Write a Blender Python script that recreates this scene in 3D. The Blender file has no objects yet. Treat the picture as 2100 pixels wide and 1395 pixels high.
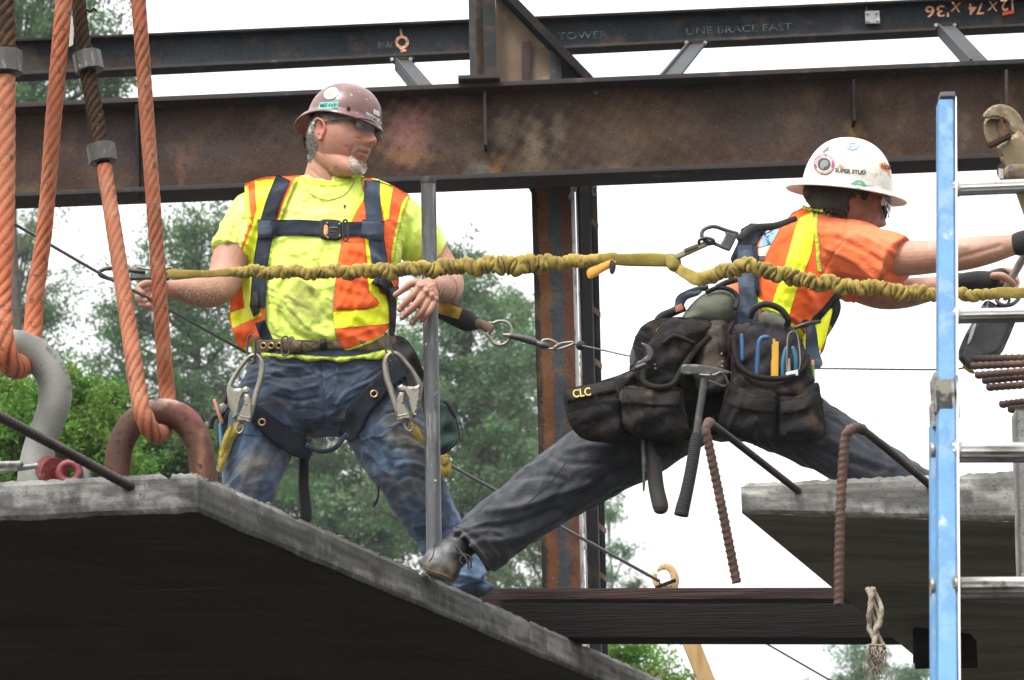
import bpy, bmesh, math, random
import numpy as np
from mathutils import Vector, Matrix
from mathutils.bvhtree import BVHTree
from mathutils.geometry import delaunay_2d_cdt
R = math.radians
random.seed(7); rng = np.random.default_rng(7)
scene = bpy.context.scene
COL = scene.collection

# ------------------------------------------------------------------ camera
F_PX, CX, CY = 7200.0, 1050.0, 697.5
PITCH, ROLL = R(15.0), R(1.5)
f_ = np.array([0, math.cos(PITCH), math.sin(PITCH)])
r0 = np.array([1.0, 0, 0]); u0 = np.array([0, -math.sin(PITCH), math.cos(PITCH)])
u_ = math.cos(ROLL)*u0 + math.sin(ROLL)*r0
r_ = math.cos(ROLL)*r0 - math.sin(ROLL)*u0
cam = bpy.data.cameras.new('camera'); camo = bpy.data.objects.new('camera', cam); COL.objects.link(camo)
cam.sensor_width = 36; cam.lens = 36*F_PX/2100; cam.clip_start = .1; cam.clip_end = 3000
camo.matrix_world = Matrix(((r_[0], u_[0], -f_[0], 0), (r_[1], u_[1], -f_[1], 0), (r_[2], u_[2], -f_[2], 0), (0, 0, 0, 1)))
scene.camera = camo
cam.dof.use_dof = True; cam.dof.focus_distance = 11.35; cam.dof.aperture_fstop = 12

# ------------------------------------------------------------------ light
SUN_EL, SUN_AZ = R(58), R(205)
world = bpy.data.worlds.new('World'); scene.world = world; world.use_nodes = True
wn = world.node_tree.nodes; wl = world.node_tree.links; wn.clear()
sky = wn.new('ShaderNodeTexSky'); sky.sky_type = 'NISHITA'; sky.sun_disc = False
sky.sun_elevation = SUN_EL; sky.sun_rotation = SUN_AZ; sky.dust_density = 6; sky.air_density = 1.2
hs = wn.new('ShaderNodeHueSaturation'); hs.inputs['Saturation'].default_value = .12
gm = wn.new('ShaderNodeGamma'); gm.inputs['Gamma'].default_value = .35     # overcast: an even bright cloud deck
bg = wn.new('ShaderNodeBackground'); bg.inputs['Strength'].default_value = .80
wo = wn.new('ShaderNodeOutputWorld')
wl.new(sky.outputs[0], hs.inputs['Color']); wl.new(hs.outputs[0], gm.inputs['Color'])
# an overcast dome is brighter overhead than near the horizon
tcw = wn.new('ShaderNodeTexCoord'); sx_ = wn.new('ShaderNodeSeparateXYZ'); wl.new(tcw.outputs['Generated'], sx_.inputs[0])
mrw = wn.new('ShaderNodeMapRange'); mrw.inputs['From Min'].default_value = .15; mrw.inputs['From Max'].default_value = 1; mrw.inputs['To Min'].default_value = .9; mrw.inputs['To Max'].default_value = 2.0
wl.new(sx_.outputs['Z'], mrw.inputs['Value']); vm = wn.new('ShaderNodeVectorMath'); vm.operation = 'SCALE'; wl.new(gm.outputs[0], vm.inputs[0]); wl.new(mrw.outputs[0], vm.inputs['Scale'])
wl.new(vm.outputs[0], bg.inputs['Color']); wl.new(bg.outputs[0], wo.inputs['Surface'])
sun = bpy.data.lights.new('sun', 'SUN'); sun.energy = 2.7; sun.angle = R(11); sun.color = (1, .97, .92)
suno = bpy.data.objects.new('sun', sun); COL.objects.link(suno)
# from behind the camera's left, high
sd = Vector((-.62*math.cos(SUN_EL), -.78*math.cos(SUN_EL), math.sin(SUN_EL))).normalized()
suno.rotation_euler = sd.to_track_quat('Z', 'Y').to_euler()
sky.sun_rotation = math.atan2(sd.x, sd.y)
vs = scene.view_settings; vs.view_transform = 'Standard'; vs.look = 'None'; vs.exposure = .2; vs.gamma = 1
scene.cycles.max_bounces = 6; scene.cycles.volume_bounces = 0; scene.cycles.transparent_max_bounces = 12
scene.cycles.use_denoising = True

# ------------------------------------------------------------------ picture -> place
def ray(px, py):
    return f_ + (px-CX)/F_PX*r_ - (py-CY)/F_PX*u_
def W(px, py, Y):                      # the point seen at a pixel whose distance north is Y
    d = ray(px, py); return d*(Y/d[1])
def WZ(px, py, z):                     # the point seen at a pixel at height z
    d = ray(px, py); return d*(z/d[2])
def dep(p): return float(np.dot(p, f_))
def mpp(p): return dep(p)/F_PX        # metres per photo pixel there
def proj(V):
    V = np.asarray(V, float); d = V@f_
    return CX+F_PX*(V@r_)/d, CY-F_PX*(V@u_)/d
def nrm(v): v = np.asarray(v, float); return v/(np.linalg.norm(v)+1e-12)

# ------------------------------------------------------------------ materials
def _rgba(c): return (c[0], c[1], c[2], 1)
def M(name, col, rough=.7, metal=0., var=(), bump=None, attr=None, spec=.5, coat=0, sheen=0, trans=0, alpha=1, coord='Object', rvar=None):
    """var: (colour, scale, lo, hi[, stretch xyz[, detail]]) layers mixed over col; bump: (scale, distance[, stretch]) or list"""
    m = bpy.data.materials.new(name); m.use_nodes = True; nt = m.node_tree; n = nt.nodes; l = nt.links; n.clear()
    out = n.new('ShaderNodeOutputMaterial'); b = n.new('ShaderNodeBsdfPrincipled'); l.new(b.outputs[0], out.inputs[0])
    tc = n.new('ShaderNodeTexCoord')
    def noise(scale, stretch=None, detail=5, rough_=.6):
        t = n.new('ShaderNodeTexNoise'); t.inputs['Scale'].default_value = scale; t.inputs['Detail'].default_value = detail
        t.inputs['Roughness'].default_value = rough_
        mp = n.new('ShaderNodeMapping'); mp.inputs['Scale'].default_value = stretch or (1, 1, 1)
        mp.inputs['Location'].default_value = (random.random()*9, random.random()*9, random.random()*9)
        l.new(tc.outputs[coord], mp.inputs[0]); l.new(mp.outputs[0], t.inputs['Vector']); return t
    cur = None
    if attr:
        a = n.new('ShaderNodeAttribute'); a.attribute_name = attr; cur = a.outputs['Color']
    else:
        rgb = n.new('ShaderNodeRGB'); rgb.outputs[0].default_value = _rgba(col); cur = rgb.outputs[0]
    for v in var:
        c2, sc, lo, hi = v[:4]; st = v[4] if len(v) > 4 else None; dt = v[5] if len(v) > 5 else 5; amt = v[6] if len(v) > 6 else 1
        t = noise(sc, st, dt); mr = n.new('ShaderNodeMapRange'); mr.inputs['From Min'].default_value = lo; mr.inputs['From Max'].default_value = hi
        mr.inputs['To Max'].default_value = amt
        l.new(t.outputs['Fac'], mr.inputs['Value']); mx = n.new('ShaderNodeMix'); mx.data_type = 'RGBA'
        if c2 == 'dark': mx.blend_type = 'MULTIPLY'; mx.inputs[7].default_value = (.35, .33, .3, 1)
        elif c2 == 'light': mx.blend_type = 'SCREEN'; mx.inputs[7].default_value = (.25, .24, .22, 1)
        else: mx.inputs[7].default_value = _rgba(c2)
        l.new(mr.outputs[0], mx.inputs[0]); l.new(cur, mx.inputs[6]); cur = mx.outputs[2]
    l.new(cur, b.inputs['Base Color'])
    b.inputs['Roughness'].default_value = rough; b.inputs['Metallic'].default_value = metal
    if rvar:
        t = noise(rvar[0]); mr = n.new('ShaderNodeMapRange'); mr.inputs['From Min'].default_value = .35; mr.inputs['From Max'].default_value = .65
        mr.inputs['To Min'].default_value = rvar[1]; mr.inputs['To Max'].default_value = rvar[2]
        l.new(t.outputs['Fac'], mr.inputs['Value']); l.new(mr.outputs[0], b.inputs['Roughness'])
    b.inputs['Specular IOR Level'].default_value = spec; b.inputs['Coat Weight'].default_value = coat
    b.inputs['Sheen Weight'].default_value = sheen; b.inputs['Transmission Weight'].default_value = trans; b.inputs['Alpha'].default_value = alpha
    if bump:
        prev = None
        for bp in (bump if isinstance(bump, list) else [bump]):
            t = noise(bp[0], bp[2] if len(bp) > 2 else None, 6); bn = n.new('ShaderNodeBump'); bn.inputs['Distance'].default_value = bp[1]
            l.new(t.outputs['Fac'], bn.inputs['Height'])
            if prev: l.new(prev, bn.inputs['Normal'])
            prev = bn.outputs[0]
        l.new(prev, b.inputs['Normal'])
    return m

# ------------------------------------------------------------------ mesh helpers: a shape is (V Nx3, F list)
class MB:
    def __init__(s): s.V = []; s.F = []; s.C = []; s.n = 0; s.hasc = False
    def add(s, sh, col=None):
        V, F = sh[0], sh[1]; V = np.asarray(V, float)
        s.V.append(V); s.F += [tuple(i+s.n for i in f) for f in F]; s.n += len(V)
        if len(sh) > 2 and col is None: col = sh[2]
        if col is None: c = np.ones((len(V), 3))*.5
        else:
            s.hasc = True; c = np.broadcast_to(np.asarray(col, float), (len(V), 3)) if np.ndim(col) == 1 else np.asarray(col)
        s.C.append(c); return s
    def shape(s):
        return (np.vstack(s.V), s.F) + ((np.vstack(s.C),) if s.hasc else ())
def join(*shapes):
    b = MB()
    for s in shapes: b.add(s)
    return b.shape()
def mesh_from(name, sh, origin=(0, 0, 0), smooth=True):
    V = np.asarray(sh[0], float)-np.asarray(origin, float)
    me = bpy.data.meshes.new(name); me.from_pydata(V.tolist(), [], sh[1] if isinstance(sh[1], list) else sh[1].tolist()); me.update()
    if smooth == 'auto':
        me.polygons.foreach_set('use_smooth', [True]*len(me.polygons)); me.set_sharp_from_angle(angle=R(38))
    elif smooth: me.polygons.foreach_set('use_smooth', [True]*len(me.polygons))
    if len(sh) > 2:
        a = me.color_attributes.new('tint', 'FLOAT_COLOR', 'POINT')
        c = np.ones((len(V), 4)); c[:, :3] = sh[2]; a.data.foreach_set('color', c.ravel())
    return me
def tag(o, label=None, cat=None, group=None, kind=None):
    if label: o['label'] = label
    if cat: o['category'] = cat
    if group: o['group'] = group
    if kind: o['kind'] = kind
    return o
def thing(name, loc, label, cat, group=None):
    o = bpy.data.objects.new(name, None); COL.objects.link(o); o.location = tuple(loc); o.empty_display_size = .1
    return tag(o, label, cat, group)
def wloc(o):
    L = np.zeros(3)
    while o is not None: L += np.array(o.location); o = o.parent
    return L
def obj(name, sh, m, parent=None, smooth=True, label=None, cat=None, group=None, kind=None):
    V = np.asarray(sh[0], float)
    if parent is None: org = np.array([V[:, 0].mean(), V[:, 1].mean(), V[:, 2].min()])
    else: org = wloc(parent)
    me = mesh_from(name, sh, org, smooth)
    for mm in (m if isinstance(m, (list, tuple)) else [m]): me.materials.append(mm)
    o = bpy.data.objects.new(name, me); COL.objects.link(o)
    if parent is None: o.location = tuple(org)
    else: o.parent = parent
    return tag(o, label, cat, group, kind)

def catmull(P, n):
    P = np.asarray(P, float)
    if len(P) < 2: return P
    Q = np.vstack([2*P[0]-P[1], P, 2*P[-1]-P[-2]]); out = []
    for i in range(1, len(Q)-2):
        for k in range(n):
            t = k/n; a, b, c, d = Q[i-1], Q[i], Q[i+1], Q[i+2]
            out.append(.5*((2*b)+(-a+c)*t+(2*a-5*b+4*c-d)*t*t+(-a+3*b-3*c+d)*t**3))
    out.append(P[-1]); return np.array(out)
def tube(P, a, b=None, n=16, caps=True, up=None, rad=None, closed=False):
    """tube along world points P; a across the picture, b in depth (metres); rad(i, theta array) multiplies the radius"""
    P = np.asarray(P, float); N = len(P); a = np.broadcast_to(np.asarray(a, float), (N,)); b = a if b is None else np.broadcast_to(np.asarray(b, float), (N,))
    if closed: T = np.roll(P, -1, 0)-np.roll(P, 1, 0)
    else: T = np.gradient(P, axis=0)
    th = np.linspace(0, 2*math.pi, n, endpoint=False); V = []
    ref = f_ if up is None else np.asarray(up, float); prev = None
    for i in range(N):
        t = nrm(T[i]); s = np.cross(t, ref)
        if np.linalg.norm(s) < .2 and prev is not None: s = prev-np.dot(prev, t)*t
        s = nrm(s)
        if prev is not None and np.dot(s, prev) < 0: s = -s
        prev = s; d = nrm(np.cross(s, t)); k = rad(i, th) if rad else np.ones(n)
        V.append(P[i]+np.outer(np.cos(th)*k*a[i], s)+np.outer(np.sin(th)*k*b[i], d))
    V = np.vstack(V); F = []
    for i in range(N if closed else N-1):
        j = (i+1) % N
        for k in range(n):
            k2 = (k+1) % n; F.append((i*n+k, i*n+k2, j*n+k2, j*n+k))
    if caps and not closed:
        F.append(tuple(range(n))[::-1]); F.append(tuple((N-1)*n+k for k in range(n)))
    return V, F
def limb(pts, n=20, seg=6, round_ends=True):
    """pts: (px, py, Y, a_px[, b_px]) - a rounded tapering tube"""
    pts = [tuple(p)+((p[3],) if len(p) == 4 else ()) for p in pts]
    C = catmull([[*W(p[0], p[1], p[2]), p[3]*mpp(W(p[0], p[1], p[2])), p[4]*mpp(W(p[0], p[1], p[2]))] for p in pts], seg)
    P, a, b = C[:, :3], np.maximum(C[:, 3], 1e-4), np.maximum(C[:, 4], 1e-4)
    if round_ends:
        def cap(P0, T, a0, b0):
            q = []; r = min(a0, b0)
            for k in (.35, .65, .85, .97): q.append((P0+T*r*k, a0*math.sqrt(1-k*k), b0*math.sqrt(1-k*k)))
            return q
        e = cap(P[-1], nrm(P[-1]-P[-2]), a[-1], b[-1]); s = cap(P[0], nrm(P[0]-P[1]), a[0], b[0])[::-1]
        P = np.vstack([[x[0] for x in s], P, [x[0] for x in e]]); a = np.r_[[x[1] for x in s], a, [x[1] for x in e]]; b = np.r_[[x[2] for x in s], b, [x[2] for x in e]]
    return tube(P, a, b, n)
def line(p, q, r, n=12, r2=None):      # straight round bar between world points
    return tube([p, q], [r, r2 if r2 else r], n=n)
def path(pts, n=6): return catmull([W(*p) for p in pts], n)
def box(c, ax, ay, az):                # centre and three half-axis vectors
    c, ax, ay, az = map(lambda v: np.asarray(v, float), (c, ax, ay, az))
    V = [c+i*ax+j*ay+k*az for i in (-1, 1) for j in (-1, 1) for k in (-1, 1)]
    return np.array(V), [(0, 1, 3, 2), (4, 6, 7, 5), (0, 4, 5, 1), (2, 3, 7, 6), (0, 2, 6, 4), (1, 5, 7, 3)]
def bar(p, q, w, h, up=(0, 0, 1)):     # rectangular bar p->q, w across, h along up
    p, q = np.asarray(p, float), np.asarray(q, float); t = nrm(q-p); s = nrm(np.cross(t, up)); u = np.cross(s, t)
    return box((p+q)/2, (q-p)/2, s*w/2, u*h/2)
def bevel(sh, w=.003, seg=2):
    bm = bmesh.new(); vs_ = [bm.verts.new(v) for v in sh[0]]
    for f in sh[1]:
        try: bm.faces.new([vs_[i] for i in f])
        except ValueError: pass
    bmesh.ops.recalc_face_normals(bm, faces=bm.faces)
    bmesh.ops.bevel(bm, geom=[e for e in bm.edges if len(e.link_faces) == 2 and e.calc_face_angle(0) > .5], offset=w, segments=seg, affect='EDGES', profile=.7)
    bm.verts.index_update(); out = (np.array([v.co[:] for v in bm.verts]), [tuple(v.index for v in f.verts) for f in bm.faces]); bm.free(); return out
def sphere(c, r, n=12, m=18):
    r = np.broadcast_to(np.asarray(r, float), (3,)); V = []; F = []
    for i in range(n+1):
        a = math.pi*i/n
        for j in range(m): b = 2*math.pi*j/m; V.append((c[0]+r[0]*math.sin(a)*math.cos(b), c[1]+r[1]*math.sin(a)*math.sin(b), c[2]+r[2]*math.cos(a)))
    for i in range(n):
        for j in range(m): j2 = (j+1) % m; F.append((i*m+j, (i+1)*m+j, (i+1)*m+j2, i*m+j2))
    return np.array(V), F
def ring(pts, r, n=10, seg=8, sx=1):   # closed ring through (px,py,Y), r px
    P = [W(*p) for p in pts]; k = len(P); Q = catmull(P+P[:3], seg)[seg:seg*(k+1)]
    return tube(Q, r*mpp(P[0]), r*mpp(P[0])*sx, n=n, closed=True)
def circle_px(cx, cy, rx, ry, Y, n=14, rot=0):
    o = []
    for i in range(n):
        t = 2*math.pi*i/n; x, y = rx*math.cos(t), ry*math.sin(t); o.append((cx+x*math.cos(rot)-y*math.sin(rot), cy+x*math.sin(rot)+y*math.cos(rot), Y))
    return o

def resample(poly, step, closed=True):
    P = [np.array(p[:2], float) for p in poly]; out = []
    for i in range(len(P) if closed else len(P)-1):
        a, b = P[i], P[(i+1) % len(P)]; k = max(1, int(round(np.linalg.norm(b-a)/step)))
        out += [a+(b-a)*j/k for j in range(k)]
    if not closed: out.append(P[-1])
    return np.array(out)
def smooth_poly(poly, n=5):            # closed smooth outline through the points
    P = [list(p[:2]) for p in poly]; k = len(P); return catmull(P+P[:3], n)[n:n*(k+1)]
def seg_dist(Q, poly, closed=True):
    Q = np.asarray(Q, float); A = np.asarray(poly, float)[:, :2]; B = np.roll(A, -1, 0) if closed else A[1:]; A = A if closed else A[:-1]
    D = np.full(len(Q), 1e9)
    for a, b in zip(A, B):
        ab = b-a; L = ab@ab+1e-9; t = np.clip(((Q-a)@ab)/L, 0, 1); D = np.minimum(D, np.linalg.norm(Q-(a+t[:, None]*ab), axis=1))
    return D
def fill2d(poly, s, step=None):
    """triangulate a pixel polygon with inner points every s px -> pts, tris, boundary flags"""
    B = resample(poly, step or s); x0, y0 = B.min(0); x1, y1 = B.max(0)
    gx, gy = np.meshgrid(np.arange(x0+s/2, x1, s), np.arange(y0+s/2, y1, s*.866)); gx[1::2] += s/2
    G = np.c_[gx.ravel(), gy.ravel()]
    ins = np.zeros(len(G), bool); x, y = G[:, 0], G[:, 1]
    for i in range(len(B)):
        a, b = B[i-1], B[i]; c = ((a[1] > y) != (b[1] > y)); xx = (b[0]-a[0])*(y-a[1])/(b[1]-a[1]+1e-12)+a[0]; ins ^= (c & (x < xx))
    G = G[ins]
    if len(G): G = G[seg_dist(G, B) > s*.45]
    P = np.vstack([B, G]) if len(G) else B; nb = len(B)
    r = delaunay_2d_cdt([Vector(p) for p in P], [(i, (i+1) % nb) for i in range(nb)], [list(range(nb))], 2, 1e-4)
    V = np.array([v[:] for v in r[0]]); T = [tuple(t) for t in r[2]]
    return V, T
def bedges(T):
    from collections import Counter
    c = Counter(); 
    for t in T:
        for i in range(len(t)): c[(t[i], t[(i+1) % len(t)])] += 1
    return [(a, b) for (a, b) in c if (b, a) not in c]
def pillow(poly, Y, front, back=None, s=4, edge=None, tilt=(0, 0), smooth=True, power=.5, min_t=.12, lump=0):
    """an inflated solid from a traced outline: front/back thickness in metres, edge = px over which it rounds off.
    tilt: change of Y per px in x and y about the outline's centre."""
    poly = smooth_poly(poly) if smooth else np.array([p[:2] for p in poly], float)
    V2, T = fill2d(poly, s); d = seg_dist(V2, resample(poly, s)); e = edge or max(d.max(), 1e-3)
    h = np.clip(d/e, 0, 1); h = min_t+(1-min_t)*np.sqrt(np.clip(1-(1-h)**2, 0, 1)) if power == .5 else min_t+(1-min_t)*h**power
    back = front if back is None else back; c = V2.mean(0)
    if lump: h = h*(1+lump*(np.sin(V2[:, 0]*.11+1)+np.sin(V2[:, 1]*.13+V2[:, 0]*.05))/2)
    Y0 = Y+(V2[:, 0]-c[0])*tilt[0]+(V2[:, 1]-c[1])*tilt[1]
    P = np.array([W(x, y, yy) for (x, y), yy in zip(V2, Y0)]); D = np.array([nrm(p) for p in P])
    A = P-D*(front*h)[:, None]; B = P+D*(back*h)[:, None]; n = len(V2)
    F = [t if True else t for t in T]; F = [tuple(t) for t in T]+[tuple(i+n for i in t[::-1]) for t in T]+[(a, a+n, b+n, b)[::-1] for a, b in bedges(T)]
    return np.vstack([A, B]), F
def plate(poly, Y, th, s=6, smooth=False, tilt=(0, 0), bev=1.2): return pillow(poly, Y, th/2, th/2, s=s, edge=bev, tilt=tilt, smooth=smooth, min_t=.5)

def bvh_of(*shapes):
    V = []; F = []; n = 0
    for sh in shapes:
        V += [Vector(v) for v in np.asarray(sh[0])]; F += [tuple(i+n for i in f) for f in sh[1]]; n = len(V)
    return BVHTree.FromPolygons(V, F)
def cast(bvh, px, py):
    d = nrm(ray(px, py)); h = bvh.ray_cast(Vector((0, 0, 0))+Vector(d)*1.0, Vector(d)); return None if h[0] is None else h[3]+1.0
def drape(poly, bvh, out=.004, th=.004, s=4, edge=3, smooth=False, relax=3, puff=0, jit=0, wrap=0, stiff=0, folds=None):
    """cloth patch lying on a body: outline in px, laid on whatever the bvh holds"""
    poly = smooth_poly(poly) if smooth else np.array([p[:2] for p in poly], float)
    V2, T = fill2d(poly, s); d = seg_dist(V2, resample(poly, s)); t = np.full(len(V2), np.nan)
    for i, (x, y) in enumerate(V2):
        h = cast(bvh, x, y); t[i] = h if h else np.nan
    nb = [set() for _ in V2]
    for q in T:
        for i in range(3): nb[q[i]].add(q[(i+1) % 3]); nb[q[(i+1) % 3]].add(q[i])
    ok = ~np.isnan(t)
    if not ok.any(): return np.zeros((0, 3)), []
    for _ in range(400):
        miss = np.where(np.isnan(t))[0]
        if not len(miss): break
        new = t.copy(); ch = False
        for i in miss:
            v = [t[j] for j in nb[i] if not np.isnan(t[j])]
            if v: new[i] = np.mean(v)+wrap; ch = True
        t = new
        if not ch: t[np.isnan(t)] = np.nanmean(t)
    hit = t.copy()
    for _ in range(relax):
        m = np.array([np.mean([t[j] for j in nb[i]]) if nb[i] else t[i] for i in range(len(t))])
        t = np.where(ok, np.minimum(t*.4+m*.6, hit), t*.4+m*.6) if not stiff else t*.3+m*.7
    e = np.clip(d/edge, 0, 1); e = np.sqrt(1-(1-e)**2)
    k = out+th*e+puff*np.clip(d/(d.max()+1e-6), 0, 1)**.6
    if folds: k = k+sum(h*np.exp(-(seg_dist(V2, pl, False)/w)**2) for pl, w, h in folds)
    if jit: k = k+jit*(np.sin(V2[:, 0]*.31+V2[:, 1]*.17)+np.sin(V2[:, 1]*.23-V2[:, 0]*.09))
    D = np.array([nrm(ray(x, y)) for x, y in V2]); A = D*(t-k)[:, None]; B = D*(t+.006+0*k)[:, None]; n = len(V2)
    return np.vstack([A, B]), [tuple(q) for q in T]+[tuple(i+n for i in q[::-1]) for q in T]+[(a, a+n, b+n, b)[::-1] for a, b in bedges(T)]
def strip(pts, w):
    """outline polygon of a band along px points with width w (number or list)"""
    C = catmull([list(p[:2])+[w if np.isscalar(w) else w[i]] for i, p in enumerate(pts)], 5); T = np.gradient(C[:, :2], axis=0); T /= np.linalg.norm(T, axis=1)[:, None]+1e-9
    Nn = np.c_[-T[:, 1], T[:, 0]]*C[:, 2:]/2; return np.vstack([C[:, :2]+Nn, (C[:, :2]-Nn)[::-1]])

def eval_mods(me, mods):
    o = bpy.data.objects.new('tmp', me); COL.objects.link(o)
    for typ, kw in mods:
        m = o.modifiers.new(typ, typ)
        for k, v in kw.items(): setattr(m, k, v)
    dg = bpy.context.evaluated_depsgraph_get(); dg.update(); r = bpy.data.meshes.new_from_object(o.evaluated_get(dg))
    bpy.data.objects.remove(o); return r
def mesh_arrays(me):
    V = np.empty(len(me.vertices)*3); me.vertices.foreach_get('co', V); V = V.reshape(-1, 3)
    return V, [tuple(p.vertices) for p in me.polygons]
def fuse(shapes, voxel=.004, it=4, fac=.5):
    """union of overlapping solids as one continuous skin"""
    me = mesh_from('tmp', join(*[s[:2] for s in shapes])); m = eval_mods(me, [('REMESH', dict(mode='VOXEL', voxel_size=voxel)), ('SMOOTH', dict(iterations=it, factor=fac))])
    return mesh_arrays(m)
def normals(V, F):
    me = mesh_from('tmp', (V, F)); N = np.empty(len(V)*3); me.vertex_normals.foreach_get('vector', N); bpy.data.meshes.remove(me); return N.reshape(-1, 3)
def ridges(sh, lst, side=True, noise=None):
    """raise (or sink) folds along px polylines: (polyline, width px, height m)"""
    V, F = np.array(sh[0], float), sh[1]; N = normals(V, F); px, py = proj(V); Q = np.c_[px, py]
    face = np.clip(-(N@f_)*1.6+.25, 0, 1) if side else np.ones(len(V)); h = np.zeros(len(V))
    for pl, w, k in lst:
        pl = catmull(pl, 4) if len(pl) > 2 else np.array(pl, float); mn, mx = pl.min(0)-3*w, pl.max(0)+3*w
        s = (Q[:, 0] > mn[0]) & (Q[:, 0] < mx[0]) & (Q[:, 1] > mn[1]) & (Q[:, 1] < mx[1])
        if s.any(): h[s] += k*np.exp(-(seg_dist(Q[s], pl, False)/w)**2)
    V = V+N*(h*face)[:, None]
    return (V, F)+tuple(sh[2:])
from mathutils import noise as mnoise
def crumple(sh, amp, sc=9., st=(1, 1, 1), seed=0., rot=0.):
    """soft cloth folds: ridged noise pushed along the normals"""
    V, F = np.array(sh[0], float), sh[1]; N = normals(V, F); c, s_ = math.cos(rot), math.sin(rot); h = np.empty(len(V))
    for i, (x, y, z) in enumerate(V):
        u, v = x*c+z*s_, -x*s_+z*c; w = mnoise.noise((x*4+seed, y*4, z*4))*.35
        p = ((u*st[0]+w)*sc+seed, y*st[1]*sc, (v*st[2]+w)*sc); h[i] = 1-2*abs(mnoise.noise(p))+.45*(1-2*abs(mnoise.noise((p[0]*2.1+3, p[1]*2.1, p[2]*2.1))))
    return (V+N*((h-.9)*amp)[:, None], F)+tuple(sh[2:])
def blobs(sh, base, lst, side=True):
    """colour a mesh: base colour, then stains, painted light and shade (px, py, rx, ry, colour, strength[, rot]) seen from the front"""
    V = np.asarray(sh[0]); px, py = proj(V); C = np.ones((len(V), 3))*np.asarray(base)
    wob = .25*np.sin(px*.21+py*.13)+.25*np.sin(px*.09-py*.17+2)+.15*np.sin(px*.5+1)*np.sin(py*.43)
    for b in lst:
        x, y, rx, ry, c, k = b[:6]; a = b[6] if len(b) > 6 else 0; dx, dy = px-x, py-y
        u, v = (dx*math.cos(a)+dy*math.sin(a))/rx, (-dx*math.sin(a)+dy*math.cos(a))/ry
        w = k*np.clip(1.3-np.sqrt(u*u+v*v)+wob*.6, 0, 1); w = np.clip(w, 0, 1)[:, None]; C = C*(1-w)+np.asarray(c)*w
    return (V, sh[1], C)
def text_shape(txt, cx, cy, h, rot=0, sx=1, bold=0, mirror=False):
    """letters as px-space triangles centred at a pixel: returns (V2, tris)"""
    cu = bpy.data.curves.new('t', 'FONT'); cu.body = txt; cu.align_x = 'CENTER'; cu.align_y = 'CENTER'; cu.size = 1; cu.offset = bold; cu.resolution_u = 3
    o = bpy.data.objects.new('t', cu); COL.objects.link(o); dg = bpy.context.evaluated_depsgraph_get(); dg.update()
    me = bpy.data.meshes.new_from_object(o.evaluated_get(dg)); V, F = mesh_arrays(me); bpy.data.objects.remove(o)
    x, y = V[:, 0]*h*1.38*sx*(-1 if mirror else 1), -V[:, 1]*h*1.38*(1); c, s = math.cos(rot), math.sin(rot)
    V = [tuple(v) for v in np.c_[cx+x*c-y*s, cy+x*s+y*c]]; F = [(f[0], f[i], f[i+1]) for f in F for i in range(1, len(f)-1)]; mid = {}
    def m_(a, b):
        k = (min(a, b), max(a, b))
        if k not in mid: mid[k] = len(V); V.append(((V[a][0]+V[b][0])/2, (V[a][1]+V[b][1])/2))
        return mid[k]
    for _ in range(2): F = [t for a, b, d in F for ab, bd, da in [(m_(a, b), m_(b, d), m_(d, a))] for t in ((a, ab, da), (ab, b, bd), (bd, d, da), (ab, bd, da))]
    return np.array(V), F
def text_on(bvh, txt, cx, cy, h, out=.002, **kw):
    V2, F = text_shape(txt, cx, cy, h, **kw); V = []
    for x, y in V2:
        t = cast(bvh, x, y); t = t if t else 11.0; V.append(nrm(ray(x, y))*(t-out-.002))
    return np.array(V), F
def patch_on(bvh, poly, out=.001, s=4):
    out = out+.0012
    V2, T = fill2d(np.array([p[:2] for p in poly], float), s); t = np.array([cast(bvh, x, y) or np.nan for x, y in V2]); t[np.isnan(t)] = np.nanmean(t)
    return np.array([nrm(ray(x, y))*(tt-out) for (x, y), tt in zip(V2, t)]), T
def rows(lst, n=40, seg=5, p=2.3):
    """upright solid from rows (py, xl, xr, Y, depth_m[, depth_back])"""
    L = catmull([[r[0], r[1], r[2], r[3], r[4], r[5] if len(r) > 5 else r[4]] for r in lst], seg); V = []; F = []; th = np.linspace(0, 2*math.pi, n, endpoint=False)
    ex = 2/p; c = np.sign(np.cos(th))*np.abs(np.cos(th))**ex; s = np.sign(np.sin(th))*np.abs(np.sin(th))**ex
    for y, xl, xr, Y, d, db in L:
        a = W(xl, y, Y); b = W(xr, y, Y); m = (a+b)/2; hx = (b-a)/2
        V.append(m+np.outer(c, hx)+np.outer(s*np.where(s < 0, d, db), [0, 1, 0]))
    V = np.vstack(V); N = len(L)
    for i in range(N-1):
        for k in range(n): k2 = (k+1) % n; F.append((i*n+k, (i+1)*n+k, (i+1)*n+k2, i*n+k2))
    F.append(tuple(range(n))); F.append(tuple((N-1)*n+k for k in range(n))[::-1]); return V, F
# ================================================================== SETTING
ZS = float(W(975, 1208, 11.4)[2])      # top of the deck slabs
GZ = -1.6
m_ground = M('ground', (.022, .02, .018), .95, var=[((.03, .028, .022), .4, .4, .6), ((.035, .03, .025), 2, .5, .65)], bump=(6, .03))
g = 600.0
obj('ground', (np.array([(-g, -60, GZ), (g, -60, GZ), (g, 2*g, GZ), (-g, 2*g, GZ)]), [(0, 1, 2, 3)]), m_ground, kind='structure')

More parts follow.
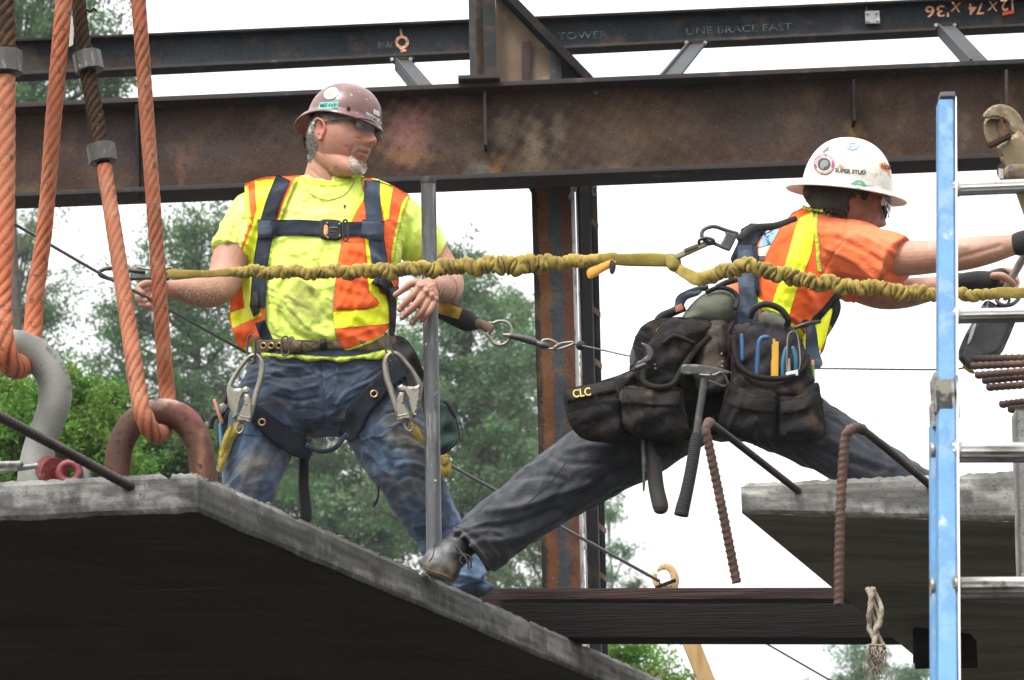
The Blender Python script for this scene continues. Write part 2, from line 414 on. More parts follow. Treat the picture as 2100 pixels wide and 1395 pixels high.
m_conc = M('concrete', (.3, .29, .27), .9, attr='tint', var=[('dark', 9, .45, .68, None, 6, .6), ('light', 16, .55, .72, None, 6, .35), ((.03, .028, .025), 120, .60, .70)],
           bump=[(60, .003), (200, .0015)])
def hnoise(x, y, s=1.0):
    return (math.sin(x*3.1*s+y*1.7*s)+math.sin(x*7.3*s-y*5.1*s+1)+.6*math.sin(x*17.9*s+y*13.3*s+2)+.4*math.sin(x*41*s+3*y))/3
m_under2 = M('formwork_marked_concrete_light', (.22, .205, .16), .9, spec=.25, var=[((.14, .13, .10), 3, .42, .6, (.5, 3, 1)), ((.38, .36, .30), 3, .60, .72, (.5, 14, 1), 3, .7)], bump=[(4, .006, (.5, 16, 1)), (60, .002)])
m_under_shade = M('shade_tinted_formwork_concrete', (.034, .032, .025), .9, spec=.25, var=[((.028, .026, .02), 3, .42, .6, (.5, 3, 1)), ((.09, .085, .065), 3, .60, .72, (.5, 14, 1), 3, .7), ((.02, .018, .014), 2, .5, .7)], bump=[(4, .006, (.5, 16, 1)), (60, .002)])  # left slab's underside shade painted into the colour, over the board marks
def slab(edge, back, thick, name, label, pale_=1.):
    """edge: world XY points along the visible rim (dense); back: XY points closing it; thick(i) in metres"""
    E = np.array(edge); n = len(E); Bk = np.array(back); A = np.vstack([E, Bk]); N = len(A)
    T = np.gradient(E, axis=0); T /= np.linalg.norm(T, axis=1)[:, None]; out = np.c_[T[:, 1], -T[:, 0]]
    rws = 9; V = []; C = []; r = np.random.default_rng(3); ph = r.random(n)
    from_top = np.linspace(0, 1, rws)
    k = np.convolve(r.random(n+8), np.ones(5)/5, 'same')[4:-4]; k2 = np.convolve(r.random(n+30), np.ones(15)/15, 'same')[15:-15]
    for j, t in enumerate(from_top):
        for i in range(N):
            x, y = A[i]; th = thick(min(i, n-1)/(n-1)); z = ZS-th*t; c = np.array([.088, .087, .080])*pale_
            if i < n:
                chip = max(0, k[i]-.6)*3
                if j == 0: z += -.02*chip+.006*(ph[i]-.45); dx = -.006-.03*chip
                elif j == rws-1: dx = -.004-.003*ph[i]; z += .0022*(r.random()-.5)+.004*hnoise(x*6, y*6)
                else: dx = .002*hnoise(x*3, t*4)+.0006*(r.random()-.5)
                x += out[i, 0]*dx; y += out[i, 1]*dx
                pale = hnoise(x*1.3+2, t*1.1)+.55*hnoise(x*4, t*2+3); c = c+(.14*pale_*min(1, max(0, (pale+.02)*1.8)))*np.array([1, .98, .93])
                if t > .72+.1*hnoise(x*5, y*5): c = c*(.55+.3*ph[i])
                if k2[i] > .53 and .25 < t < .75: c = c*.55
            if j == rws-1: c = np.array([.045, .043, .034])  # bottom row darkened: underside shade put into the tint
            V.append((x, y, z)); C.append(np.clip(c, .03, .8))
    F = []
    for j in range(rws-1):
        for i in range(N): i2 = (i+1) % N; F.append((j*N+i, (j+1)*N+i, (j+1)*N+i2, j*N+i2))
    F.append(tuple(range(N))); F.append(tuple((rws-1)*N+i for i in range(N))[::-1])
    slab.bvh = bvh_of((np.array(V), F))
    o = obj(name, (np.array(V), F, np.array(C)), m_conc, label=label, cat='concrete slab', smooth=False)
    o.data.materials.append(m_under_shade if pale_ == 1 else m_under2); o.data.polygons[len(o.data.polygons)-1].material_index = 1
    return o
def dense(pts, step=.012):
    o = [np.array(pts[0], float)]
    for a, b in zip(pts[:-1], pts[1:]):
        a, b = np.array(a, float), np.array(b, float); k = max(1, int(np.linalg.norm(b-a)/step)); o += [a+(b-a)*j/k for j in range(1, k+1)]
    return np.array(o)
EA, EB, EC = WZ(-260, 1001, ZS)[:2], WZ(405, 969, ZS)[:2], WZ(1475, 1445, ZS)[:2]
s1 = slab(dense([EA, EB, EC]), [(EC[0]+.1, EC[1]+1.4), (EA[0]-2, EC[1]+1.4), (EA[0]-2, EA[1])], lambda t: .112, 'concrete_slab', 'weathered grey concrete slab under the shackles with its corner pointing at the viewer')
BV1 = slab.bvh
R0, R1, R2 = WZ(1519, 991, ZS)[:2], WZ(2092, 966, ZS)[:2], WZ(2105, 1465, ZS)[:2]
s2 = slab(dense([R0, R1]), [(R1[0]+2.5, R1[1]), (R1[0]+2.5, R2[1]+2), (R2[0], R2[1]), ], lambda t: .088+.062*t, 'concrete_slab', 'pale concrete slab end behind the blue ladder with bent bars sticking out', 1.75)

BV2 = slab.bvh
# ---- rusty steel
RU, RUD, SCALE_, TAN = (.042, .025, .018), (.022, .018, .018), (.045, .055, .062), (.15, .105, .065)
m_rust = M('rusty_steel', RU, .8, var=[((.028, .022, .022), 1.6, .4, .6), ((.10, .055, .03), 3.5, .52, .7), ((.15, .12, .085), 1.3, .62, .78, None, 6, .7), ((.02, .016, .015), 60, .5, .7, None, 3, .6)], bump=(40, .002), rvar=(5, .55, .9), spec=.35)
m_rusta = M('rusty_steel_stained', RU, .85, attr='tint', var=[('dark', 2.2, .42, .66, None, 7, .75), ((.13, .075, .04), 5, .54, .74, None, 7, .6), ((.14, .11, .075), 2.6, .60, .78, None, 7, .5), ('dark', 70, .5, .7, None, 3, .6), ('light', 110, .66, .74, None, 3, .3)], bump=(40, .002), rvar=(5, .65, .95), spec=.2)
m_scale = M('mill_scale_steel', (.022, .027, .032), .65, .1, var=[((.02, .018, .018), 2, .45, .6), ((.075, .045, .03), 4, .56, .72, (1, 1, 3)), ((.09, .09, .09), 50, .62, .75)], bump=(50, .0015), spec=.4)
m_dark = M('dark_steel', (.009, .009, .010), .75, .1, var=[((.05, .03, .02), 6, .5, .7)], bump=(60, .001), spec=.2)
m_edge = M('rusty_flange', (.026, .017, .014), .8, var=[((.02, .016, .016), 3, .4, .6), ((.12, .075, .05), 9, .6, .75)], bump=(60, .001))
m_tan = M('tan_primer_steel', TAN, .8, var=[((.11, .075, .05), 2.5, .45, .62), ((.27, .2, .13), 5, .55, .7), ((.05, .03, .02), 9, .62, .72)], bump=(40, .001))
m_galv = M('galvanised_steel', (.3, .3, .3), .45, .5, var=[((.14, .13, .12), 9, .5, .7), ((.5, .5, .5), 30, .55, .7)], bump=(40, .001))

def grid_face(p00, p10, p01, p11, nx, ny, colf=None, th=.01):
    V = []; 
    for j in range(ny+1):
        for i in range(nx+1):
            a = p00*(1-i/nx)+p10*i/nx; b = p01*(1-i/nx)+p11*i/nx; V.append(a*(1-j/ny)+b*j/ny)
    F = [(j*(nx+1)+i, (j+1)*(nx+1)+i, (j+1)*(nx+1)+i+1, j*(nx+1)+i+1) for j in range(ny) for i in range(nx)]
    V = np.array(V); n = nrm(np.cross(p10-p00, p01-p00)); n = n if n[1] > 0 else -n; m = len(V)
    B = V+n*th; bt = bedges(F); return np.vstack([V, B]), F+[tuple(k+m for k in f[::-1]) for f in F]+[(a, a+m, b+m, b)[::-1] for a, b in bt]

# ---- the big girder
gr = thing('steel_girder', W(1060, 300, 13.6), 'deep rusty brown steel girder crossing behind both workers', 'girder')
YG = 13.5
TL, TR = W(-220, 221.5, YG), W(2330, 110, YG); BL, BR = W(-220, 413, YG), W(2330, 312, YG)
zt = (TL[2]+TR[2])/2
def along(px, pl, pr):
    t = (W(px, 300, YG)[0]-pl[0])/(pr[0]-pl[0]); return pl+(pr-pl)*t
fw, ft = .17, .02
bk = np.array([0, fw, 0]); dn = np.array([0, 0, -1.0])
web_off = bk/2
wb = grid_face(TL+web_off+dn*ft, TR+web_off+dn*ft, BL+web_off-dn*ft, BR+web_off-dn*ft, 700, 56, th=.012)
wb = blobs(wb, (.050, .030, .021), [(840, 265, 62, 60, (0.233, 0.117, 0.099), .9), (835, 320, 55, 22, (0.180, 0.094, 0.054), .9), (1095, 300, 22, 60, (0.216, 0.171, 0.117), .8), (1035, 270, 45, 40, (0.152, 0.126, 0.090), .75),
    (1090, 340, 70, 30, (0.152, 0.112, 0.072), .7), (985, 350, 30, 20, (0.135, 0.126, 0.099), .8), (1017, 350, 14, 30, (0.270, 0.152, 0.054), .8), (1290, 270, 130, 70, (0.117, 0.077, 0.045), .6), (1145, 270, 16, 40, (0.152, 0.126, 0.090), .7),
    (1500, 360, 200, 30, (0.126, 0.067, 0.041), .55), (400, 300, 160, 60, (0.054, 0.041, 0.041), .7), (200, 300, 120, 50, (0.045, 0.036, 0.041), .7), (610, 260, 80, 40, (0.090, 0.077, 0.062), .5), (1840, 345, 180, 25, (0.107, 0.062, 0.041), .6),
    (1752, 270, 22, 26, (0.171, 0.099, 0.028), .8), (1663, 200, 26, 30, (0.117, 0.067, 0.028), .6), (2065, 250, 22, 90, (0.180, 0.099, 0.049), .8), (1975, 270, 16, 40, (0.126, 0.090, 0.062), .5), (60, 390, 30, 15, (0.107, 0.081, 0.036), .7),
    (370, 350, 9, 40, (0.144, 0.072, 0.045), .6), (1250, 350, 60, 15, (0.152, 0.107, 0.081), .6), (1600, 240, 150, 60, (0.045, 0.036, 0.033), .5), (920, 280, 50, 60, (0.054, 0.041, 0.036), .7)])
obj('web', wb, m_rusta, gr)
def flange(l, r, w, t, sag=0): return bar((l+r)/2*0+l+np.array([0, w/2, -t/2]), r+np.array([0, w/2, -t/2]), w, t)
obj('top_flange', bevel(flange(TL, TR, fw, ft), .003), m_edge, gr, smooth='auto')
obj('bottom_flange', bevel(flange(BL+[0, 0, ft], BR+[0, 0, ft], fw, ft), .003), m_edge, gr, smooth='auto')
for px, y0, y1, c in ((281, 215, 400, m_dark), (994, 190, 300, m_edge), (1750, 165, 250, m_dark), (2063, 145, 240, m_edge)):
    p = W(px, y0, YG+.02); q = W(px+2, y1, YG+.02); obj('stiffener', bevel(box((p+q)/2+np.array([0, .03, 0]), [.006, 0, 0], [0, .045, 0], (q-p)/2), .001, 1), c, gr, smooth='auto')
def bolt(px, py, Y, r=.012, L=.012):
    p = W(px, py, Y); return tube([p+[0, .01, 0], p-[0, L, 0]], r, n=6)
obj('bolt', bolt(1222, 192, YG+.03), m_dark, gr, smooth=False)

# ---- slim beam above it
ub = thing('roof_beam', W(1060, 80, 15.5), 'slim dark steel beam running above the deep girder with chalk writing', 'beam')
YU = 15.5; UL, UR = W(-220, 91, YU), W(2330, -21, YU); VL, VR = W(-220, 166, YU), W(2330, 42, YU); fw2, ft2 = .1, .012
off = np.array([0, fw2/2, 0])
wb2 = grid_face(UL+off+dn*ft2, UR+off+dn*ft2, VL+off-dn*ft2*1.5, VR+off-dn*ft2*1.5, 240, 8, th=.008)
wb2 = blobs(wb2, (.022, .028, .034), [(180, 130, 200, 12, (.06, .035, .025), .6), (1900, 60, 150, 14, (.028, .025, .024), .8), (820, 95, 60, 22, (.05, .04, .04), .5)])
obj('web', wb2, m_rusta, ub)
obj('top_flange', bevel(bar(UL+[0, fw2/2, -ft2/2], UR+[0, fw2/2, -ft2/2], fw2, ft2), .002), m_dark, ub, smooth='auto')
obj('bottom_flange', bevel(bar(VL+[0, fw2/2, ft2/2], VR+[0, fw2/2, ft2/2], fw2, ft2), .002), m_edge, ub, smooth='auto')
bvu = bvh_of(wb2[:2])
sp = bevel(box(W(1789, 36, YU+.035), [.034, 0, 0], [0, .006, 0], [0, 0, .032]), .002)
o = obj('splice_plate', sp, m_galv, ub, smooth='auto')
obj('bolt', join(*[bolt(x, y, YU+.03, .007) for x, y in ((1779, 28), (1799, 27), (1780, 44), (1800, 43))]), m_galv, o, smooth=False)
m_chalk = M('orange_crayon', (.75, .36, .2), .9, var=[((.3, .2, .15), 60, .5, .62)])
m_chalk2 = M('pale_chalk', (.10, .12, .13), .9, var=[((.025, .032, .04), 34, .42, .58)])
m_red = M('red_tape', (.6, .06, .03), .6)
def cv(b, txt, x, y, h, **k):
    return text_on(b, txt, x, y, h, out=.006, **k)
for t, x, y, h, rt, kw in (("'36", 1922, 22, 24, math.pi-.06, {}), ('X', 1960, 16, 20, .1, {}), ('74', 2002, 17, 24, math.pi-.06, {}), ('X', 2036, 14, 20, .1, {}), ('12', 2068, 9, 24, math.pi-.06, {})):
    if t == "'36": kw = dict(sx=1.3)
    obj('crayon_writing', cv(bvu, t, x, y, h, rot=rt, bold=.012, **kw), m_chalk, ub, smooth=False)
obj('crayon_mark', join(cv(bvu, 'Q', 824, 88, 26, rot=.25, bold=.03), patch_on(bvu, strip([(821, 60), (824, 74)], 4), .006), patch_on(bvu, strip([(826, 98), (823, 107)], 5), .006)), m_chalk, ub, smooth=False)
obj('chalk_writing', cv(bvu, 'TOWER', 1195, 73, 15, rot=-.04, sx=1.4), m_chalk2, ub, smooth=False)
obj('chalk_writing', cv(bvu, 'BRACE', 796, 93, 13, rot=-.04, sx=.8), m_chalk2, ub, smooth=False)
obj('chalk_writing', cv(bvu, 'LINE BRACE EAST', 1515, 60, 15, rot=-.045, sx=1.35), m_chalk2, ub, smooth=False)
obj('red_mark', patch_on(bvu, [(2056, 25), (2079, 21), (2080, 27), (2056, 32)], .006), m_red, ub, smooth=False)
obj('scratch', patch_on(bvu, [(1776, 0), (1777.5, 0), (1778, 20), (1776.5, 20)], .006), m_galv, ub, smooth=False)

# ---- diagonal braces between the two
for (x0, y0, x1, y1, Y1), lb in zip(((826, 126, 882, 192, 13.8), (1430, 92, 1368, 168, 13.8), (1941, 56, 2010, 130, 13.8)), ('short dark steel brace above the brown hard hat', 'short dark steel brace leaning left in the middle of the roof beam', 'short dark steel brace at the upper right above the ladder top')):
    p, q = W(x0, y0, YU-.05), W(x1, y1, Y1+.2); br = thing('brace', p, lb, 'brace', 'short braces between the two beams')
    obj('angle_bar', bevel(bar(p, q, .078, .012), .002), m_scale, br, smooth='auto'); obj('angle_leg', bar(p+[-.034, .03, 0], q+[-.034, .03, 0], .01, .06), m_scale, br, smooth=False)
    k = W(x0+2, y0-2, YU-.02); obj('bolted_clip', bevel(box(k, [.05, 0, 0], [0, .03, 0], [0, 0, .008]), .002), m_dark, br, smooth='auto')
    obj('bolt', join(*[bolt(x0+d, y0-3, YU-.04, .009) for d in (-22, 16)]), m_galv, br, smooth=False)

# ---- stub post standing on the girder
pt = thing('steel_post', W(1040, 176, 13.6), 'tan and blue grey steel post with a slanting beam standing on the girder', 'post')
YP = 13.55
def vplate(xa, xb, ya, yb, Y0, Y1, th=.01):      # vertical plate between two (px, Y) posts
    a0, b0 = W(xa, ya, Y0), W(xb, ya, Y1); a1, b1 = W(xa, yb, Y0), W(xb, yb, Y1); a0[0] = a1[0]+(a0[0]-a1[0])*.2; b0[0] = b1[0]+(b0[0]-b1[0])*.2
    n = nrm(np.cross(b0-a0, a1-a0))*th/2; V = [a0-n, b0-n, b1-n, a1-n, a0+n, b0+n, b1+n, a1+n]
    return np.array(V), [(0, 1, 2, 3), (7, 6, 5, 4), (0, 4, 5, 1), (1, 5, 6, 2), (2, 6, 7, 3), (3, 7, 4, 0)]
obj('flange', vplate(964, 977, -40, 172, YP, YP, .03), m_scale, pt, smooth=False)
obj('tan_web', vplate(977, 994, -40, 172, YP+.03, YP+.06, .008), m_tan, pt, smooth=False)
obj('side_flange', vplate(994, 1018, -40, 174, YP, YP+.02, .012), m_scale, pt, smooth=False)
obj('gusset_plate', plate([(1016, -30), (1060, 5), (1150, 95), (1150, 182), (1016, 184)], YP+.08, .014, s=12), m_tan, pt, smooth='auto')
obj('slot', plate([(1070, 86), (1089, 86), (1087, 160), (1084, 166), (1073, 166), (1070, 160)], YP+.055, .01, s=10), M('dark_rust_bar', (.03, .012, .01), .8, bump=(40, .002)), pt, smooth='auto')
a, b = W(1004, -30, YP-.02), W(1222, 168, YP+.02); a2, b2 = a+[0, .12, 0], b+[0, .12, 0]
obj('slanting_beam', bevel(bar(W(1012, -30, YP+.05), W(1208, 172, YP+.05), .14, .034), .004), m_dark, pt, smooth='auto')
obj('slanting_edge', bevel(bar(W(1030, -20, YP), W(1219, 166, YP), .02, .012), .002), m_edge, pt, smooth='auto')
obj('web_plate', plate([(1128, 92), (1152, 112), (1152, 178), (1128, 179)], YP+.045, .012, s=10), m_scale, pt, smooth='auto')
obj('dark_stiffener', plate([(1152, 108), (1212, 170), (1212, 176), (1152, 178)], YP+.06, .02, s=10), m_dark, pt, smooth='auto')
obj('base_plate', bevel(box(W(983, 172, YP-.005), [.085, 0, 0], [0, .09, 0], [0, 0, .008]), .002), m_edge, pt, smooth='auto')

# ---- column under the girder
YC = 13.75
cl = thing('steel_column', W(1150, 1400, YC), 'rust and blue grey striped steel column under the girder', 'column')
def vstrip(xt, xb, wt, wb_, Y, d, y0=372, y1=1430, n=1, col=None, th=.012, nx=24, ny=160):
    a, b, c, e = W(xt, y0, Y), W(xt+wt, y0, Y+d), W(xb, y1, Y), W(xb+wb_, y1, Y+d); return grid_face(a, b, c, e, nx, ny, th=th)
sh = vstrip(1089, 1119, 81, 78, YC, 0)
px, py = proj(sh[0]); t = (px-(1089+(py-372)/1058*30))/80; wv = t+.02*np.sin(py*.07)+.015*np.sin(py*.31)
C = np.where((wv < .14)[:, None], (.018, .014, .013), np.where((wv < .42)[:, None], (.11, .042, .014), np.where((wv < .74)[:, None], (.034, .042, .05), (.075, .03, .016))))
obj('front_flange', (sh[0], sh[1], C), m_rusta, cl)
obj('web', vstrip(1128, 1155, 6, 6, YC+.01, .25), m_rust, cl)
obj('rear_flange', vstrip(1092, 1121, 78, 76, YC+.27, 0, nx=2, ny=2), m_rust, cl, smooth=False)
obj('angle_clip', plate([(1083, 385), (1092, 378), (1092, 400)], YC-.01, .02, s=10), m_scale, cl, smooth='auto')
l2 = thing('steel_channel_mast', W(1210, 1400, YC+.1), 'dark channel mast with rungs and a white painted edge beside the column', 'mast')
m_wp = M('worn_white_paint', (.55, .54, .52), .7, var=[((.2, .18, .16), 14, .52, .66, (6, 6, 1)), ((.4, .3, .2), 7, .6, .75)])
obj('white_edge', vstrip(1167, 1196, 11, 10, YC+.02, 0, nx=4, ny=60, th=.03), m_wp, l2, smooth=False)
obj('white_edge', vstrip(1180, 1208, 9, 8, YC+.035, 0, nx=4, ny=60, th=.03), m_wp, l2, smooth=False)
obj('channel', vstrip(1188, 1217, 21, 19, YC+.02, .06, nx=3, ny=30), m_dark, l2, smooth=False)
obj('channel_lip', vstrip(1208, 1235, 3, 3, YC+.01, 0, nx=1, ny=10), m_scale, l2, smooth=False)
obj('rear_rail', vstrip(1214, 1240, 10, 9, YC+.22, .02, nx=1, ny=10), m_dark, l2, smooth=False)
for y in (455, 636, 742, 842, 960, 1080, 1180, 1290):
    x = 1209+(y-372)*.026; obj('rung', plate([(x, y-9), (x+16, y+4), (x+16, y+16), (x, y+3)], YC+.11, .02, s=10), m_tan, l2, smooth='auto')
obj('bolted_joint', join(bolt(1172, 405, YC-.01, .012, .03), bolt(1178, 388, YC-.01, .01, .03)), m_galv, l2, smooth=False)
obj('hanging_clip', ring(circle_px(1219, 392, 4, 9, YC+.05), 1.4, 6), m_galv, l2)

# ---- timbers between the slabs
m_wood = M('wet_dark_timber', (.009, .007, .007), .75, var=[((.012, .009, .009), 3, .4, .6, (1, 1, 14)), ((.018, .012, .010), 7, .5, .68, (1, 10, 22)), ((.12, .08, .045), 4, .7, .8, (1, 6, 40))], bump=[(9, .006, (.6, 8, 20)), (60, .002, (.3, 8, 8))], spec=.15)
m_wood2 = M('wet_reddish_plank', (.065, .028, .022), .5, var=[((.02, .012, .012), 3, .4, .6, (1, 8, 14)), ((.05, .045, .045), 4, .55, .7)], bump=[(9, .005, (.6, 8, 20))], spec=.2)
YT = 12.35
a, b = W(1027, 1279, YT+.07), W(1960, 1281, YT+.07)
obj('timber_beam', bevel(bar(a, b, .14, .125), .006), m_wood, smooth='auto', label='thick wet dark timber spanning the gap between the two slabs', cat='timber beam')
a, b = W(960, 1229, YT+.12), W(1900, 1227, YT+.12)
obj('plank', bevel(bar(a, b, .2, .042), .004), m_wood2, smooth='auto', label='thin reddish brown plank lying on top of the dark timber', cat='plank')
bk_ = thing('steel_bracket', W(1940, 1370, 11.7), 'dark steel bracket with a rounded corner below the right slab', 'bracket')
obj('plate', plate([(1874, 1286), (1960, 1296), (1990, 1300), (2003, 1315), (2005, 1370), (1876, 1372)], 11.6, .05, s=12, bev=2), m_dark, bk_, smooth='auto')
obj('web', plate([(1872, 1290), (1900, 1300), (1900, 1368), (1872, 1360)], 11.75, .12, s=12), m_dark, bk_, smooth='auto')

# ================================================================== TREES
def fast_mesh(name, V, nf, tint, mat):
    me = bpy.data.meshes.new(name); me.vertices.add(len(V)); me.vertices.foreach_set('co', V.ravel()); me.loops.add(nf*4); me.loops.foreach_set('vertex_index', np.arange(nf*4)); me.polygons.add(nf)
    me.polygons.foreach_set('loop_start', np.arange(0, nf*4, 4)); me.update(calc_edges=True); me.polygons.foreach_set('use_smooth', [False]*nf)
    a = me.color_attributes.new('tint', 'FLOAT_COLOR', 'POINT'); c = np.ones((len(V), 4)); c[:, :3] = tint; a.data.foreach_set('color', c.ravel()); me.materials.append(mat); return me
def leafmat(name):
    m = M(name, (.06, .1, .03), .65, attr='tint', spec=.3); nt = m.node_tree; b = next(x for x in nt.nodes if x.type == 'BSDF_PRINCIPLED'); out = next(x for x in nt.nodes if x.type == 'OUTPUT_MATERIAL')
    tr = nt.nodes.new('ShaderNodeBsdfTranslucent'); mx = nt.nodes.new('ShaderNodeMixShader'); mx.inputs[0].default_value = .45
    src = b.inputs['Base Color'].links[0].from_socket; nt.links.new(src, tr.inputs[0]); nt.links.new(b.outputs[0], mx.inputs[1]); nt.links.new(tr.outputs[0], mx.inputs[2]); nt.links.new(mx.outputs[0], out.inputs[0]); return m
m_leaf = leafmat('leaves'); m_bark = M('bark', (.07, .06, .05), .9, var=[((.03, .025, .02), 5, .4, .6, (3, 3, 1))], bump=(12, .02))
def tree(Y, ell, trunk, label, col, dens=1., leaf=.042, clump=.5, seed=1, group='trees behind the site', lpc=130, name='tree'):
    if Y >= 36: Y *= 2.3; leaf *= 2.1; clump *= 2.1; trunk = (trunk[0], trunk[1], trunk[2]*1.7)
    r = np.random.default_rng(seed); cs = []; col = np.array(col)
    for (cx, cy, rx, ry) in ell:
        c0 = W(cx, cy, Y); s = mpp(c0); A = rx*s; B = ry*s
        n = int(dens*A*B*math.pi/(clump*clump)*2.6)+3
        for _ in range(n):
            v = r.normal(size=3); v /= np.linalg.norm(v); k = r.random()**.38; cs.append(c0+v*[A*k, A*.8*k, B*k])
    cs = np.array(cs); nl = int(lpc*3.6); N = len(cs)*nl
    cr = clump*(.5+.8*r.random(len(cs)))
    # each clump: drooping sprays - leaves strung along short random twigs
    tw = 7; d = r.normal(size=(len(cs), tw, 3)); d /= np.linalg.norm(d, axis=2)[:, :, None]; d[:, :, 2] = d[:, :, 2]*.55+.12
    t = r.random((len(cs), nl)); ti = r.integers(0, tw, (len(cs), nl)); dd = np.take_along_axis(d, ti[:, :, None].repeat(3, 2), 1)
    P = cs[:, None]+dd*(t**.7*cr[:, None]*1.25)[:, :, None]+r.normal(size=(len(cs), nl, 3))*.085*(cr[:, None, None]*1.6)
    P[:, :, 2] -= .12*t*t; P = P.reshape(-1, 3)
    u = r.normal(size=(N, 3)); u /= np.linalg.norm(u, axis=1)[:, None]; w = np.cross(u, r.normal(size=(N, 3))); w /= np.linalg.norm(w, axis=1)[:, None]
    sz = leaf*.5*(.6+.8*r.random(N))[:, None]; V = np.stack([P-u*sz, P+w*sz*.45, P+u*sz, P-w*sz*.45], 1).reshape(-1, 3)
    cc = col*(.75+.5*r.random((len(cs), 1)))*(1+.15*r.normal(size=(len(cs), 3))*[1, .5, .8]); C = np.repeat(np.clip(cc, .005, .4), nl*4, 0)*np.repeat(.75+.5*r.random((N, 1)), 4, 0)
    tx, ty, tr_ = trunk; base = W(tx, ty, Y); base[2] = GZ
    root = thing(name, base, label, 'tree', group)
    me = fast_mesh('crown', V-base, N, C, m_leaf); o = bpy.data.objects.new('crown', me); COL.objects.link(o); o.parent = root
    top = W(tx, min(e[1] for e in ell)+20, Y+.1); cen = cs.mean(0); k = 14
    TP = [base+(top-base)*i/k+np.array([.12*math.sin(i*1.3+seed), 0, 0]) for i in range(k+1)]; b = [tube(TP, np.linspace(tr_, .03, k+1), n=9)]
    for i in r.choice(len(cs), min(len(cs), 46), replace=False):
        p = cs[i]; h = np.clip((p[2]-base[2]-1.2)/(top[2]-base[2]), .25, .93); q = base+(top-base)*h; mid = (p+q)/2+[0, 0, -.15]; b.append(tube(catmull([q, mid, p], 4), np.linspace(tr_*.3, .012, 9), n=5))
    obj('trunk', join(*b), m_bark, root)
    return root
G1, G2, G3 = (.075, .15, .055), (.12, .24, .03), (.105, .19, .08)
tree(36, [(70, 70, 95, 110), (170, 150, 90, 50), (60, 190, 50, 60), (120, -60, 120, 80), (230, 180, 50, 30), (190, 60, 60, 40)], (40, 300, .2), 'tall tree at the upper left with its crown above the roof beam', G1, .5, .06, .5, 2, lpc=150)
tree(40, [(40, 480, 60, 60), (75, 590, 60, 90), (40, 700, 60, 50), (110, 640, 40, 40)], (30, 800, .16), 'thin pale tree behind the left orange slings', G3, .38, .055, .45, 3, lpc=120)
tree(44, [(430, 490, 75, 60), (350, 570, 75, 70), (450, 620, 110, 80), (260, 680, 85, 60), (400, 770, 170, 100), (360, 890, 190, 110), (500, 1000, 160, 100), (480, 440, 50, 30), (210, 780, 60, 60)], (400, 1100, .28), 'big hazy green tree left of the worker in the yellow shirt', G1, .8, .07, .55, 4)
tree(46, [(640, 800, 130, 120), (560, 900, 120, 110), (680, 980, 190, 130), (620, 1130, 200, 120), (800, 1050, 120, 120)], (640, 1300, .3), 'dark green tree seen between the legs of the worker in jeans', G1, 1.15, .07, .55, 5)
tree(43, [(945, 545, 45, 50), (905, 610, 60, 40), (985, 630, 105, 65), (910, 720, 120, 80), (1010, 770, 120, 90), (940, 870, 170, 90), (1050, 900, 90, 80), (930, 1010, 200, 110), (1000, 1130, 190, 120), (1060, 1020, 90, 80)], (960, 1300, .26), 'tall pale green tree between the steel pole and the column', G3, .8, .068, .5, 6)
tree(48, [(1070, 640, 50, 60), (1060, 1000, 90, 110), (1170, 1030, 70, 60), (1110, 860, 60, 70), (1090, 740, 50, 60), (1150, 1120, 70, 60)], (1120, 1200, .2), 'thin tree directly behind the striped steel column', G3, .6, .068, .5, 7)
tree(27, [(30, 840, 80, 70), (110, 880, 90, 90), (180, 840, 50, 50), (205, 920, 70, 70), (60, 960, 120, 70), (10, 900, 80, 110), (150, 800, 30, 20)], (80, 1100, .14), 'bright green leafy tree low at the left behind the grey shackle', G2, .85, .042, .33, 8, lpc=300)
tree(30, [(320, 950, 90, 45), (370, 935, 55, 40), (290, 900, 50, 40), (250, 960, 60, 50)], (320, 1100, .12), 'small bright green tree seen through the rust coloured shackle', (.07, .14, .04), .8, .042, .35, 9, lpc=260)
tree(34, [(1290, 1380, 70, 50), (1330, 1420, 60, 40), (1260, 1340, 30, 20)], (1290, 1500, .12), 'green treetop low behind the timber beside the column', G2, .8, .06, .4, 10, lpc=150)
tree(50, [(1250, 1060, 14, 26), (1262, 1130, 22, 12), (1255, 1180, 20, 20), (1300, 1200, 20, 9), (1250, 1000, 8, 8)], (1246, 1400, .03), 'wispy thin treetop just right of the mast', G3, .45, .05, .3, 11, lpc=70)
tree(60, [(1730, 1410, 50, 30), (1780, 1380, 25, 25), (1850, 1405, 60, 30), (1760, 1350, 9, 12)], (1780, 1500, .1), 'pale distant treetop at the bottom behind the frayed rope', G3, .7, .07, .45, 12, lpc=110)
